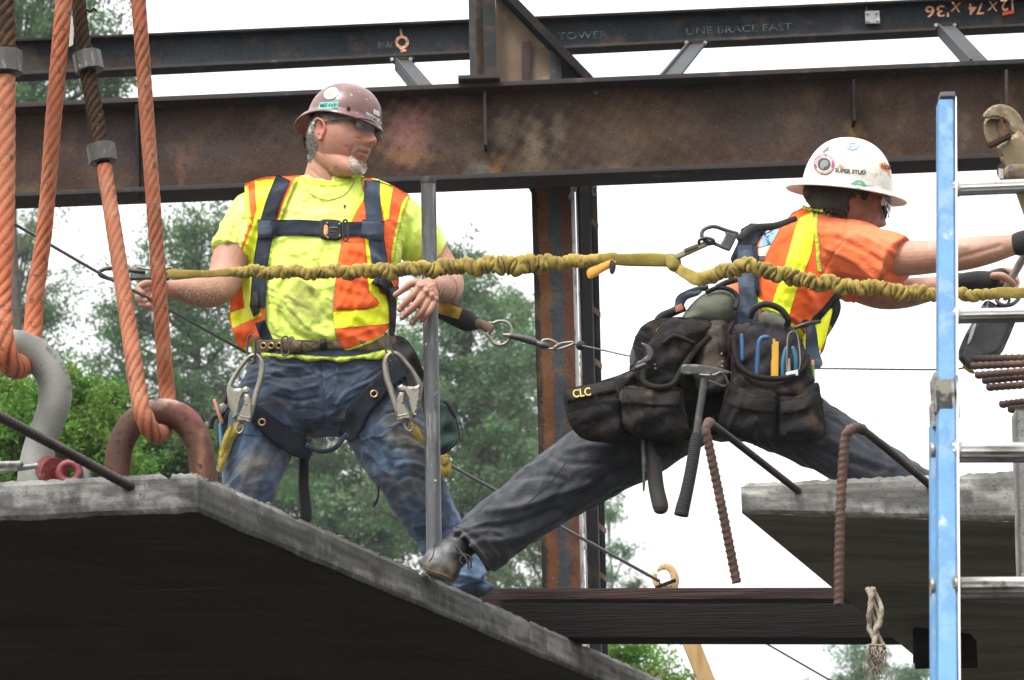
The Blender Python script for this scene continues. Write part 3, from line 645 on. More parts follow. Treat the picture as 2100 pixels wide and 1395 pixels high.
# ================================================================== RIGGING, BARS, LADDER
def arclen(P): return np.r_[0, np.cumsum(np.linalg.norm(np.diff(P, axis=0), axis=1))]
def resamp3(P, A, step):
    s = arclen(P[:, :3]); n = max(8, int(s[-1]/step)); t = np.linspace(0, s[-1], n)
    return np.c_[[np.interp(t, s, P[:, k]) for k in range(P.shape[1])]].T, t
def wire_rope(pts, base, groove, nstr=6, pitch=9., depth=.13, step=.006, n=42, stain=None, seedk=0.):
    """pts (px,py,Y,a_px); twisted strands; tint shows paint on the crowns and dirt in the grooves"""
    P = np.array([[*W(p[0], p[1], p[2]), p[3]*mpp(W(p[0], p[1], p[2]))] for p in pts]); C = catmull(P, 14); C, t = resamp3(C, None, step)
    th = np.linspace(0, 2*math.pi, n, endpoint=False); r0_ = C[:, 3].mean(); ph = t/(pitch*r0_)*2*math.pi
    def rad(i, th): c = np.abs(np.cos((nstr*th+ph[i]*nstr)/2)); return 1-depth+depth*c**.55
    V, F = tube(C[:, :3], C[:, 3], None, n, rad=rad)
    cols = []
    for i in range(len(C)):
        c = np.abs(np.cos((nstr*th+ph[i]*nstr)/2)); fine = .5+.5*np.sin((th*nstr-ph[i]*7)*5)
        dirt = .5+.5*math.sin(t[i]*5.3+seedk)*math.sin(t[i]*2.1+1+seedk); g = np.clip((.42+.25*dirt-c)*5, 0, 1)
        w = (g*(.55+.45*dirt))[:, None]; cc = np.array(base)*(1-w)+np.array(groove)*w; cc = cc*(.86+.14*fine)[:, None]
        if stain is not None: cc = stain(cc, t[i]/t[-1], th)
        cols.append(cc)
    return V, F, np.clip(np.vstack(cols), 0, 1)
m_paint = M('orange_painted_rope', (.7, .2, .1), .8, spec=.3, attr='tint', var=[((.36, .10, .05), 14, .46, .64, None, 6, .6), ((.52, .27, .17), 7, .5, .7, None, 6, .4), ((.08, .045, .03), 38, .58, .70)], bump=[(120, .0015), (300, .001)])
m_wire = M('greasy_wire_rope', (.05, .03, .02), .85, attr='tint', var=[((.03, .02, .015), 20, .5, .65), ((.14, .09, .06), 60, .6, .7)], bump=[(160, .0015)], spec=.1)
m_ferr = M('scuffed_steel_collar', (.09, .088, .08), .5, .4, var=[((.06, .055, .05), 14, .4, .62, (1, 1, .35)), ((.3, .3, .27), 30, .55, .72, (1, 1, .2)), ((.3, .29, .22), 60, .63, .7)], bump=(50, .0015))
OR, ORD, GRV = (.52, .15, .065), (.37, .12, .055), (.03, .016, .01)
def aged(c, u, th):
    k = np.clip(.55*math.sin(u*19)+.55*math.sin(u*7.3+1), 0, 1)*.55; return c*(1-k)+np.array([.30, .13, .07])*k
def ferrule(px0, py0, px1, py1, Y, r, name='ferrule', parent=None):
    a, b = W(px0, py0, Y), W(px1, py1, Y); T = np.linspace(0, 1, 8)[:, None]; R_ = r*mpp(a); k = np.array([.93, 1, 1, 1, 1, 1, 1, .93])*R_
    P = a+(b-a)*T; P[0] = P[1]-(b-a)*.01; P[-1] = P[-2]+(b-a)*.01
    th = np.linspace(0, 2*math.pi, 40, endpoint=False)
    def rad(i, th): return 1+.03*np.cos(th*8)
    obj(name, tube(P, k, k, 40, rad=rad), m_ferr, parent, smooth='auto')
# sling through the grey shackle
sl = thing('wire_rope_sling', W(20, 760, 10.15), 'orange coated rope sling at the far left edge looped through the grey shackle', 'rope sling', 'slings holding the slab')
loopA = [(9, 160, 10.16, 23), (9, 330, 10.14, 23), (7, 480, 10.12, 23), (2, 600, 10.1, 23), (4, 680, 10.06, 24), (14, 735, 10.08, 26), (36, 752, 10.2, 27), (52, 735, 10.36, 24), (66, 690, 10.44, 20), (73, 600, 10.45, 18.5), (92, 465, 10.42, 16.5), (111, 230, 10.36, 17), (131, 0, 10.3, 17.5), (138, -90, 10.3, 17.5)]
obj('coated_rope', wire_rope(loopA, OR, GRV, stain=aged, seedk=1.), m_paint, sl)
obj('bare_rope', wire_rope([(14, 104, 10.16, 21), (8, 0, 10.18, 22), (4, -90, 10.2, 22)], (.075, .04, .02), (.008, .006, .005), depth=.28, pitch=7), m_wire, sl)
ferrule(12, 98, 13, 160, 10.16, 33, parent=sl)
s2_ = thing('wire_rope_sling', W(318, 905, 10.15), 'orange coated rope sling with two steel collars looped through the rust coloured shackle', 'rope sling', 'slings holding the slab')
loopC = [(214, 342, 10.3, 16), (233, 465, 10.25, 16.5), (254, 600, 10.2, 17), (268, 700, 10.15, 17.5), (283, 800, 10.1, 18.5), (297, 858, 10.08, 20), (315, 888, 10.13, 20), (336, 882, 10.3, 19), (346, 845, 10.43, 18), (342, 800, 10.46, 17), (334, 700, 10.42, 16), (318, 465, 10.38, 15.5), (302, 250, 10.34, 15.5), (284, 0, 10.3, 15.5), (277, -90, 10.3, 15.5)]
obj('coated_rope', wire_rope(loopC, ORD, GRV, stain=aged, seedk=4.), m_paint, s2_)
obj('bare_rope', wire_rope([(212, 335, 10.3, 14), (203, 285, 10.32, 18.5), (190, 200, 10.34, 17.5), (178, 130, 10.36, 17.5), (167, 60, 10.38, 16), (160, -20, 10.4, 15), (155, -90, 10.4, 15)], (.05, .028, .015), (.008, .006, .005), depth=.28, pitch=7), m_wire, s2_)
ferrule(176, 102, 186, 153, 10.35, 28.5, parent=s2_); ferrule(205, 291, 213, 340, 10.31, 28.5, parent=s2_)
obj('paper_tag', plate([(146, 30), (152, 40), (150, 92), (141, 97)], 10.4, .003, s=8), M('white_tag', (.6, .6, .56), .8), s2_, smooth=False)
obj('wire_end', tube(path([(176, 20, 10.4), (186, 24, 10.38), (192, 18, 10.38), (197, 23, 10.37)]), .0035, n=6), m_dark, s2_)

# shackles
m_grey = M('galvanised_shackle', (.21, .21, .19), .6, .15, var=[((.17, .17, .15), 8, .48, .66), ((.3, .3, .275), 5, .52, .7), ((.12, .09, .06), 70, .62, .72)], bump=(60, .0015), spec=.4)
m_rsh = M('rust_shackle', (.16, .075, .045), .72, .0, attr='tint', var=[((.09, .045, .03), 6, .45, .65, None, 6, .8), ((.13, .065, .038), 13, .58, .75, None, 6, .5), ((.03, .015, .01), 40, .56, .68)], bump=(55, .0015), spec=.22)
m_redp = M('red_painted_steel', (.15, .018, .018), .5, .0, var=[((.2, .1, .08), 30, .55, .68), ((.3, .2, .18), 12, .56, .68)], bump=(80, .001))
ga = thing('shackle', W(80, 985, 10.25), 'large galvanised grey shackle with a red pin at the left edge', 'shackle')
bow = limb([(-80, 900, 10.3, 34), (-74, 800, 10.28, 33), (-40, 735, 10.26, 33), (15, 709, 10.25, 33), (66, 722, 10.25, 33), (104, 765, 10.25, 34), (113, 815, 10.25, 34), (100, 865, 10.25, 32), (82, 912, 10.25, 32), (76, 960, 10.25, 38), (76, 1010, 10.25, 42)], 30, 10)
obj('bow', bow, m_grey, ga)
gp = obj('pin', join(tube([W(88, 968, 10.25), W(112, 970, 10.2)], [.052, .046], n=24), tube([W(80, 968, 10.25), W(92, 968, 10.25)], [.058, .058], n=24)), m_redp, ga, smooth='auto')
obj('pin_eye', ring(circle_px(142, 970, 20, 19, 10.18), 9, 12), m_redp, ga)
obj('pin_end', limb([(158, 940, 10.22, 10), (172, 950, 10.22, 11), (176, 985, 10.22, 11)]), m_grey, ga)
sb = thing('shackle', W(330, 1000, 10.25), 'rust brown shackle with raised lettering standing on the slab corner', 'shackle')
bb = limb([(240, 1040, 10.25, 27), (240, 975, 10.25, 27), (247, 915, 10.25, 27), (276, 865, 10.25, 27), (328, 846, 10.25, 29), (378, 862, 10.25, 29), (407, 910, 10.25, 28), (417, 968, 10.25, 28), (420, 1040, 10.25, 28)], 30, 10)
obj('bow', blobs(bb, (.085, .038, .024), [(395, 840, 30, 60, (.24, .06, .055), .6, -.8), (300, 830, 50, 10, (.35, .22, .17), .7), (340, 822, 50, 7, (.5, .38, .33), .6), (235, 900, 15, 70, (.06, .035, .03), .8), (412, 930, 8, 60, (.3, .14, .09), .6), (270, 880, 30, 20, (.06, .035, .03), .5)]), m_rsh, sb)
# raised forging letters along the bow's back
m_let = M('worn_raised_letters', (.05, .025, .022), .6)
def bowletters(txt, pts, h, bvh, out=.003):
    C = catmull(pts, 12); s = np.r_[0, np.cumsum(np.linalg.norm(np.diff(C, axis=0), axis=1))]; b = []
    for i, ch in enumerate(txt):
        if ch == ' ': continue
        t = (i+.5)/len(txt)*s[-1]; x, y = np.interp(t, s, C[:, 0]), np.interp(t, s, C[:, 1]); x2, y2 = np.interp(t+2, s, C[:, 0]), np.interp(t+2, s, C[:, 1])
        b.append(text_on(bvh, ch, x, y, h, out=out, rot=math.atan2(y2-y, x2-x), bold=.02))
    return join(*b)
obj('raised_letters', bowletters('WLL 55T  150  USA', [(372, 843), (405, 868), (428, 905), (438, 950)], 8, bvh_of(bb)), m_let, sb, smooth=False)
obj('raised_letters', bowletters('WLL 55T  7', [(95, 712), (120, 735), (136, 765), (141, 800)], 8, bvh_of(bow)), M('worn_dark_letters', (.09, .085, .08), .6), ga, smooth=False)

# reinforcing bars
m_reb = M('rusty_rebar', (.055, .027, .018), .75, attr='tint', var=[((.05, .028, .022), 6, .42, .6), ((.13, .06, .032), 12, .55, .72)], bump=(90, .001))
m_rebd = M('dark_wet_rebar', (.028, .02, .018), .5, .2, var=[((.06, .035, .028), 9, .5, .66)], bump=(90, .001))
def rebar(P3, r, step=.004, rib=1.22, pitch=1.5, n=18, name='rebar', mat=None, bare=2., **kw):
    P, t = resamp3(np.asarray(P3, float), None, step)
    def rad(i, th): 
        w = np.sin(t[i]/(r*pitch)*2*math.pi+1.2*np.cos(th)); lo = np.abs(np.sin(th)) ; k = 0 if i/len(P) > bare else 1; return 1-.12*(1-k)+k*(rib-1)*np.clip(w*2.2-.9, 0, 1)*np.clip(1.3*np.abs(np.cos(th+.5)), .25, 1)
    V, F = tube(P, r, r, n, rad=rad); u = np.repeat(np.arange(len(P))/len(P), n); wt = np.clip((u-bare+.05)*14, 0, 1)[:, None]
    return obj(name, (V, F, np.array([.06, .027, .016])*(1-wt)+np.array([.016, .013, .014])*wt), mat or m_reb, smooth=True, **kw)
rebar(np.array([W(-70, 818, 8.9), W(100, 907, 9.35), ray(282, 1006)*((cast(BV1, 282, 1006) or 10.4)/np.linalg.norm(ray(282, 1006))+.03)]), 10.5*mpp(W(100, 900, 9.3)), rib=1.08, mat=m_rebd, label='thick dark ribbed bar slanting down into the left slab face', cat='reinforcing bar')
rebar(path([(1511, 1196, 9.25), (1478, 1030, 9.22), (1452, 905, 9.2), (1447, 882, 9.2), (1453, 870, 9.22), (1466, 874, 9.3), (1560, 947, 9.6), (1656, 1022, 9.97)], 8), 9*mpp(W(1480, 1000, 9.2)), bare=.40, label='bent rusty bar hanging furthest left from the right slab', cat='reinforcing bar', group='hooked bars of the right slab')
rebar(path([(1720, 1242, 9.2), (1722, 1100, 9.2), (1727, 980, 9.2), (1733, 905, 9.2), (1741, 884, 9.2), (1758, 878, 9.24), (1778, 888, 9.3), (1850, 947, 9.6), (1915, 1002, 9.9)], 8), 9.5*mpp(W(1725, 1000, 9.2)), bare=.46, label='bent rusty bar hanging beside the blue ladder over the right slab', cat='reinforcing bar', group='hooked bars of the right slab')
for i, (x, y, x2, y2, Y) in enumerate(((1996, 736, 2150, 733, 10.9), (1994, 751, 2150, 744, 10.75), (2003, 770, 2150, 757, 10.7), (2018, 781, 2150, 768, 10.8), (2027, 795, 2150, 786, 10.75), (2054, 830, 2150, 818, 10.9), (2072, 840, 2150, 834, 10.8))):
    w = ('topmost', 'second from the top', 'third from the top', 'fourth from the top', 'fifth from the top', 'sixth from the top', 'lowest')[i]
    rebar(np.array([W(x, y, Y), W(x2, y2, Y-.2)]), 6.8*mpp(W(x, y, Y)), mat=m_reb, pitch=2.4, label=w+' of the rusty bar ends at the right edge', cat='reinforcing bar', group='straight bar ends at the right edge')
for i, (x, y, x2, y2) in enumerate(((-40, 953, 44, 951), (-40, 972, 78, 955))):
    rebar(np.array([W(x, y, 10.15), W(x2, y2, 10.05)]), 5.5*mpp(W(0, 960, 10.1)), mat=m_galv, label=('upper short' if i == 0 else 'lower longer')+' grey bar lying on the slab before the grey shackle', cat='reinforcing bar', group='short bars on the left slab')
# post of concrete at the right edge
cp = grid_face(W(2084, 838, 9.75), W(2140, 836, 9.75), W(2094, 1182, 9.75), W(2150, 1182, 9.75), 10, 50, th=.1)
C = np.ones((len(cp[0]), 3))*[.2, .2, .185]; obj('concrete_post', (cp[0], cp[1], C), m_conc, label='narrow grey concrete upright cut by the right edge of the view', cat='post')

# wire rope lifeline
m_cable = M('grey_wire_cable', (.13, .13, .125), .5, .5, var=[((.05, .05, .05), 60, .5, .6)], bump=(300, .001))
def CY_(x): return 11.2+.002*(x-310)
cab = []
for x in (-120, 30, 215, 310, 500, 700, 920, 1150, 1352): cab.append((x, 460+(x-30)*.5536+(4 if 100 < x < 250 else 0), CY_(x), 3.4))
obj('steel_cable', wire_rope(cab, (.15, .15, .145), (.03, .03, .03), nstr=6, n=18, step=.01, pitch=9), M('cable_strands', (.1, .1, .1), .5, .4, attr='tint'), label='grey steel cable slanting down behind the worker in jeans', cat='cable')
obj('steel_cable', tube([W(1352, 1196, 13.28), W(1568, 1318, 13.7), W(1780, 1440, 14.1)], 1.9*mpp(W(1600, 1320, 13.7)), n=8), m_cable, label='thin steel cable running down to the right below the timber', cat='cable')
# loose stones lying on the slab rim
m_stone = M('pale_grit', (.13, .125, .115), .9, bump=(30, .004))
st = []
for i in range(60):
    u = random.random()**.7; x = 330+u*560; y0 = 969+(x-405)*.4455 if x > 405 else 969
    p = WZ(x, y0-1, ZS) + np.array([0, .03+.05*random.random(), 0]); p[2] = ZS+.003; s = .002+.006*random.random()**2
    V, F = sphere(p, (s*1.3, s, s*.9), 5, 7); V = V+rng.normal(size=V.shape)*s*.18; st.append((V, F))
obj('grit', join(*st), m_stone, kind='stuff', smooth=False)

# upright steel pipe
m_pipe = M('worn_steel_pipe', (.10, .105, .11), .45, .4, var=[((.05, .048, .045), 5, .42, .62, (4, 4, .6)), ((.2, .21, .21), 9, .55, .7, (6, 6, .7)), ((.16, .09, .05), 5, .62, .74), ((.5, .5, .5), 60, .68, .74)], bump=(60, .001))
pp = thing('steel_pipe', W(890, 1176, 11.38), 'upright grey steel pipe the worker in jeans rests his hand on', 'pipe')
YPI = 11.38
pl, ph_ = W(891, 1172, YPI), W(878.5, 378, YPI)
obj('tube', join(tube([pl, pl*.5+ph_*.5, ph_], 15.5*mpp(ph_), n=40, caps=False), tube([ph_, pl], 13*mpp(ph_), n=24, caps=False)), m_pipe, pp)
u = nrm(ph_-pl); obj('socket_end', join(tube([ph_-u*.002, ph_+u*.016, ph_+u*.02], np.array([16.2, 16.2, 15])*mpp(ph_), n=40), ), M('dark_pipe_end', (.012, .011, .012), .6, .3, bump=(80, .001)), pp, smooth='auto')

# fibreglass ladder
m_blue = M('weathered_blue_fibreglass', (.065, .18, .33), .6, var=[((.14, .25, .38), 24, .48, .62, (1, 1, .55)), ((.08, .22, .42), 5, .45, .6), ((.25, .33, .36), 22, .62, .72, (1, 1, .5)), ((.1, .12, .12), 80, .68, .74)], bump=(90, .0008))
m_alu = M('dirty_aluminium', (.42, .41, .39), .4, .7, var=[((.13, .12, .10), 5, .46, .62, (.8, 5, 5)), ((.06, .055, .05), 26, .6, .7)], bump=(70, .001))
ld = thing('ladder', W(1945, 1500, 7.6), 'blue fibreglass ladder with aluminium rungs standing at the right', 'ladder')
def LY(py): return 8.25-(py-200)/1195*.75
def rail(px_top, px_bot, y0, y1, w0, w1, d, Yo, name):
    V = []; F = []; ks = 30
    for i in range(ks+1):
        t = i/ks; y = y0+(y1-y0)*t; x = px_top+(px_bot-px_top)*t; w = (w0+(w1-w0)*t)/2; Y = LY(y)+Yo
        a, b = W(x-w, y, Y), W(x+w, y, Y); D = np.array([0, d, 0]); e = (b-a)*.1
        V += [a+[0, .004, 0], a+e, b-e, b+[0, .004, 0], b+D, b-(b-a)*.12+D, b-(b-a)*.12+[0, .006, 0], a+(b-a)*.12+[0, .006, 0], a+(b-a)*.12+D, a+D]
    m = 10
    for i in range(ks):
        for k in range(m): k2 = (k+1) % m; F.append((i*m+k, (i+1)*m+k, (i+1)*m+k2, i*m+k2))
    F.append(tuple(range(m))); F.append(tuple(ks*m+k for k in range(m))[::-1]); return obj(name, (np.array(V), F), m_blue, ld, smooth='auto')
rail(1941, 1945, 204, 1480, 31, 40, .06, 0, 'rail'); rail(1917.5, 1921, 868, 1480, 16, 18, .05, .09, 'rail'); rail(2236, 2250, 204, 1480, 31, 40, .06, 0, 'rail')
obj('rail_cap', bevel(box(W(1941.5, 199, LY(200)+.02), [.0185, 0, 0], [0, .024, 0], [0, 0, .006]), .002), M('grey_cap', (.1, .1, .11), .5), ld, smooth='auto')
obj('rail_edge', bar(W(1958, 212, LY(210)+.03), W(1966, 1480, LY(1480)+.03), .003, .05, up=(0, 1, 0)), M('pale_edge', (.62, .62, .6), .6), ld, smooth=False)
def rung(y, hpx, slope, Yo=.02, x0=1952, name='rung'):
    a, b = W(x0, y, LY(y)+Yo), W(2240, y-slope*288, LY(y)+Yo); r = hpx/2*mpp(a); th = np.linspace(0, 2*math.pi, 48, endpoint=False)
    def rad(i, th): return 1+.045*np.sign(np.sin(th*12))*(np.abs(np.sin(th*12)) > .3)
    rg = obj(name, tube(a+(b-a)*np.linspace(0, 1, 12)[:, None], r, r*.95, 48, rad=rad), m_alu, ld, smooth='auto'); d = nrm(b-a)
    q = W(1958, y, LY(y)+Yo); obj('swaged_collar', join(tube([q-d*.002, q+d*.004, q+d*.009, q+d*.012], np.array([1.25, 1.3, 1.12, 1.05])*r, n=32)), m_alu, rg, smooth='auto')
rung(388, 29, .04); rung(649, 30, .02); rung(928, 41, .0); rung(1206, 42, .01)
obj('guide_bracket', join(bevel(box(W(1939, 818, LY(818)-.004), [.0215, 0, 0], [0, .004, 0], [0, 0, .047]), .002), bevel(box(W(1961, 818, LY(818)+.02), [.003, 0, 0], [0, .03, 0], [0, 0, .05]), .001), bevel(box(W(1917, 812, LY(818)+.05), [.004, 0, 0], [0, .05, 0], [0, 0, .045]), .001)), m_alu, ld, smooth='auto')
obj('bracket_tape', bevel(box(W(1936, 814, LY(818)-.011), [.018, 0, 0], [0, .002, 0], [0, 0, .04]), .001), M('black_tape', (.03, .03, .03), .6, var=[((.2, .19, .15), 22, .52, .6)]), ld, smooth='auto')
obj('lower_bracket', bevel(box(W(1914, 855, LY(850)+.09), [.006, 0, 0], [0, .03, 0], [0, 0, .03]), .002), m_alu, ld, smooth='auto')
obj('rung_end', join(*[tube([W(1914, y, LY(y)+.1), W(1908, y, LY(y)+.1)], 20*mpp(W(1914, y, 7.8)), n=24) for y in (928, 1206)][:1]), m_alu, ld, smooth='auto')
obj('rung_end', tube([W(1914, 1206, LY(1206)+.1), W(1908, 1206, LY(1206)+.1)], 20*mpp(W(1914, 1206, 7.7)), n=24), m_alu, ld, smooth='auto')

# frayed rope
m_fray = M('frayed_rope_fibre', (.36, .31, .24), .95, var=[((.18, .15, .11), 30, .45, .6)], bump=(200, .002))
fr = []
for k in range(4):
    x0 = 1778+k*6; pts = []
    for i in range(13):
        t = i/12; pts.append((x0+18*t+5.5*math.sin(t*9+k*1.6)-(6 if t > .6 else 0), 1206+t*125, 9.95+.01*math.cos(t*9+k*1.6), 5.5))
    fr.append(wire_rope(pts, (.4, .35, .27), (.12, .1, .08), nstr=3, n=14, step=.004, pitch=8, depth=.25)[:2])
for k in range(70):
    x0 = 1796+random.uniform(-16, 16); L = random.uniform(35, 80); s = random.uniform(-.25, .35); w = random.uniform(2, 9); f = random.uniform(5, 11)
    P = path([(x0+s*L*t+w*math.sin(t*f+k)*t, 1322+L*t, 9.95+random.uniform(-.02, .02)) for t in np.linspace(0, 1, 7)], 3); fr.append(tube(P, np.linspace(1.6, .5, len(P))*mpp(P[0]), n=5))
obj('frayed_rope', join(*fr), m_fray, label='pale frayed rope end hanging under the right slab', cat='rope')

# brass coloured hook stanchions
m_brass = M('yellow_zinc_steel', (.20, .15, .08), .5, .45, var=[((.12, .085, .05), 6, .45, .65), ((.27, .225, .14), 14, .55, .7), ((.06, .05, .04), 40, .66, .74)], bump=(70, .001))
m_brass2 = M('yellow_wood_arm', (.46, .30, .13), .6, var=[((.34, .2, .08), 4, .45, .65, (5, 5, 1)), ((.2, .12, .06), 40, .64, .74)], bump=(60, .001))
h1 = thing('hook_stanchion', W(1440, 1400, 13.35), 'tan steel arm with a hook end rising behind the timber', 'stanchion')
hk = strip([(1348, 1172), (1358, 1163), (1372, 1164), (1382, 1178), (1384, 1196), (1376, 1206)], [4, 12, 14, 16, 17, 16]); hk2 = strip([(1343, 1176), (1344, 1192), (1354, 1205), (1368, 1208)], [8, 12, 13, 14])
obj('hook', plate(hk, 13.3, .02, s=3), m_brass2, h1, smooth='auto'); obj('hook_keeper', plate(hk2, 13.33, .015, s=3), m_brass2, h1, smooth='auto')
obj('lip', bevel(bar(W(1344, 1206, 13.27), W(1386, 1190, 13.27), .02, .012), .002), m_dark, h1, smooth='auto')
obj('arm', bevel(bar(W(1368, 1195, 13.35), W(1458, 1420, 13.35), .04, .062, up=(1, 0, 0)), .003), m_brass2, h1, smooth='auto')
h2 = thing('hook_tool', W(2080, 372, 10.6), 'yellow zinc plated hook tool at the upper right beside the ladder top', 'hook tool')
obj('hook', plate(smooth_poly([(2015, 237), (2030, 220), (2050, 214), (2072, 219), (2090, 234), (2102, 258), (2108, 275), (2076, 275), (2068, 256), (2056, 244), (2040, 241), (2022, 243)], 3), 10.58, .03, s=4), m_brass, h2, smooth='auto')
obj('hook_keeper', plate(smooth_poly([(2021, 244), (2052, 243), (2047, 256), (2047, 268), (2052, 281), (2040, 293), (2027, 294), (2018, 272)], 3), 10.61, .018, s=4), m_brass, h2, smooth='auto')
obj('lip', bevel(bar(W(2027, 300, 10.53), W(2072, 279, 10.53), .03, .014), .003), m_dark, h2, smooth='auto')
hb = obj('body', plate([(2044, 302), (2088, 268), (2130, 300), (2138, 352), (2090, 366), (2064, 366), (2062, 345), (2052, 330)], 10.57, .06, s=8, bev=2), m_brass, h2, smooth='auto')
obj('foot_plate', plate([(2060, 345), (2072, 337), (2140, 336), (2140, 372), (2068, 370), (2058, 360)], 10.53, .02, s=6), m_brass, h2, smooth='auto')
obj('bolt', join(tube([W(2073, 345, 10.51), W(2073, 345, 10.48)], 7*mpp(W(2073, 345, 10.5)), n=6)), m_galv, h2, smooth=False)
obj('bolt', join(tube([W(2100, 331, 10.51), W(2100, 331, 10.48)], 6*mpp(W(2073, 345, 10.5)), n=6)), m_galv, h2, smooth=False)
wl_ = obj('grey_wheel', tube([W(2066, 352, 10.66), W(2066, 352, 10.72)], 22*mpp(W(2066, 352, 10.6)), n=32), M('grey_plastic', (.12, .12, .12), .5), h2, smooth='auto')
obj('wheel_label', plate([(2048, 346), (2058, 346), (2058, 366), (2048, 366)], 10.64, .004, s=6), M('label_white', (.6, .6, .6), .5), wl_, smooth=False)
obj('arm', bevel(bar(W(2080, 352, 10.63), W(2112, 440, 10.63), .02, .035, up=(1, 0, 0)), .003), m_brass, h2, smooth='auto')
# ================================================================== PEOPLE: shared builders
def skinmat(name, base, dark, red):
    m = M(name, base, .55, attr='tint', var=[(red, 22, .5, .68, None, 6, .55), (dark, 60, .56, .72, None, 4, .5), ((.42, .28, .21), 90, .6, .74, None, 4, .4)], bump=[(90, .0012), (260, .0006)], spec=.4)
    b = next(x for x in m.node_tree.nodes if x.type == 'BSDF_PRINCIPLED'); b.inputs['Subsurface Weight'].default_value = .08; b.inputs['Subsurface Radius'].default_value = (.02, .008, .004); b.inputs['Subsurface Scale'].default_value = .3; return m
m_skin = skinmat('weathered_skin', (.36, .17, .11), (.26, .12, .08), (.42, .16, .12))
m_skin2 = skinmat('tanned_skin', (.36, .19, .125), (.2, .1, .07), (.36, .15, .11))
def cloth(name, col, var=(), bump=None, rough=.9, attr='tint', sheen=.15): return M(name, col, rough, attr=attr, var=var, bump=bump or [(45, .003), (320, .0008)], sheen=sheen, spec=.25)
m_lime = cloth('lime_shirt_cloth', (.62, .80, .10), var=[((.44, .56, .07), 7, .5, .68, None, 6, .2), ((.68, .85, .22), 14, .55, .7, (1, 1, .4), 5, .3), ((.2, .2, .06), 26, .64, .76, None, 5, .6)], bump=[(11, .010), (30, .002), (400, .0004)])
m_orange = cloth('orange_vest_cloth', (.85, .13, .025), var=[((.66, .085, .02), 9, .48, .66, None, 6, .6), ((.25, .06, .02), 30, .64, .75, None, 5, .5)], attr=None, bump=[(16, .006), (350, .0005)])
m_yel = cloth('yellow_reflective_tape', (.82, .90, .02), var=[((.66, .66, .03), 12, .5, .68, None, 6, .5), ((.3, .28, .04), 30, .62, .75, None, 5, .5)], attr=None, bump=[(30, .004), (500, .0004)], rough=.5)
m_trim = cloth('lime_trim', (.58, .72, .06), var=[((.4, .45, .06), 20, .5, .68)], attr=None)
m_navy = cloth('navy_webbing', (.010, .016, .028), var=[((.03, .042, .065), 16, .5, .66, None, 6, .8), ((.01, .012, .02), 8, .45, .6)], attr=None, bump=[(30, .002), (500, .0006)])
m_navyl = cloth('faded_navy_webbing', (.04, .058, .085), var=[((.10, .13, .17), 18, .5, .66, None, 6, .8), ((.03, .04, .06), 9, .48, .62)], attr=None, bump=[(30, .002), (500, .0006)])
m_black = M('black_webbing', (.012, .012, .014), .8, var=[((.035, .03, .028), 18, .5, .68)], bump=(60, .002))
m_jean = cloth('denim', (.10, .17, .30), var=[((.022, .034, .058), 8, .46, .64, None, 6, .8), ((.11, .145, .20), 13, .56, .72, None, 6, .5), ((.045, .036, .028), 14, .52, .70, None, 6, .8)], bump=[(14, .010), (420, .0012, (1, 1, .5))])
m_yw = cloth('yellow_lanyard_webbing', (.30, .235, .04), var=[((.15, .115, .03), 14, .46, .64, None, 6, .7), ((.42, .34, .075), 24, .58, .74, None, 5, .6), ((.06, .05, .025), 40, .62, .74)], bump=[(40, .003), (500, .0006)])
m_ywf = cloth('yellow_flat_webbing', (.27, .215, .04), var=[((.15, .115, .03), 14, .46, .64, None, 6, .7), ((.36, .3, .07), 24, .58, .74, None, 5, .6)], attr=None, bump=[(40, .003), (500, .0006)])
m_tanw = cloth('tan_webbing', (.16, .115, .07), var=[((.08, .06, .04), 20, .48, .66), ((.24, .18, .11), 30, .56, .7)], attr=None, bump=[(50, .002), (600, .0006)])
m_zinc = M('zinc_hook_steel', (.25, .235, .19), .42, .6, var=[((.2, .18, .14), 14, .48, .64), ((.12, .1, .07), 40, .6, .72)], bump=(60, .0008))
m_zincd = M('dark_worn_steel', (.055, .055, .054), .45, .5, var=[((.13, .13, .12), 24, .54, .7)], bump=(60, .0008))
m_brassg = M('brass_grommet', (.5, .36, .16), .35, .9)
m_glove = M('black_fabric', (.016, .016, .018), .85, bump=(90, .002))
def cw(v, *a): return [x*v for x in a]

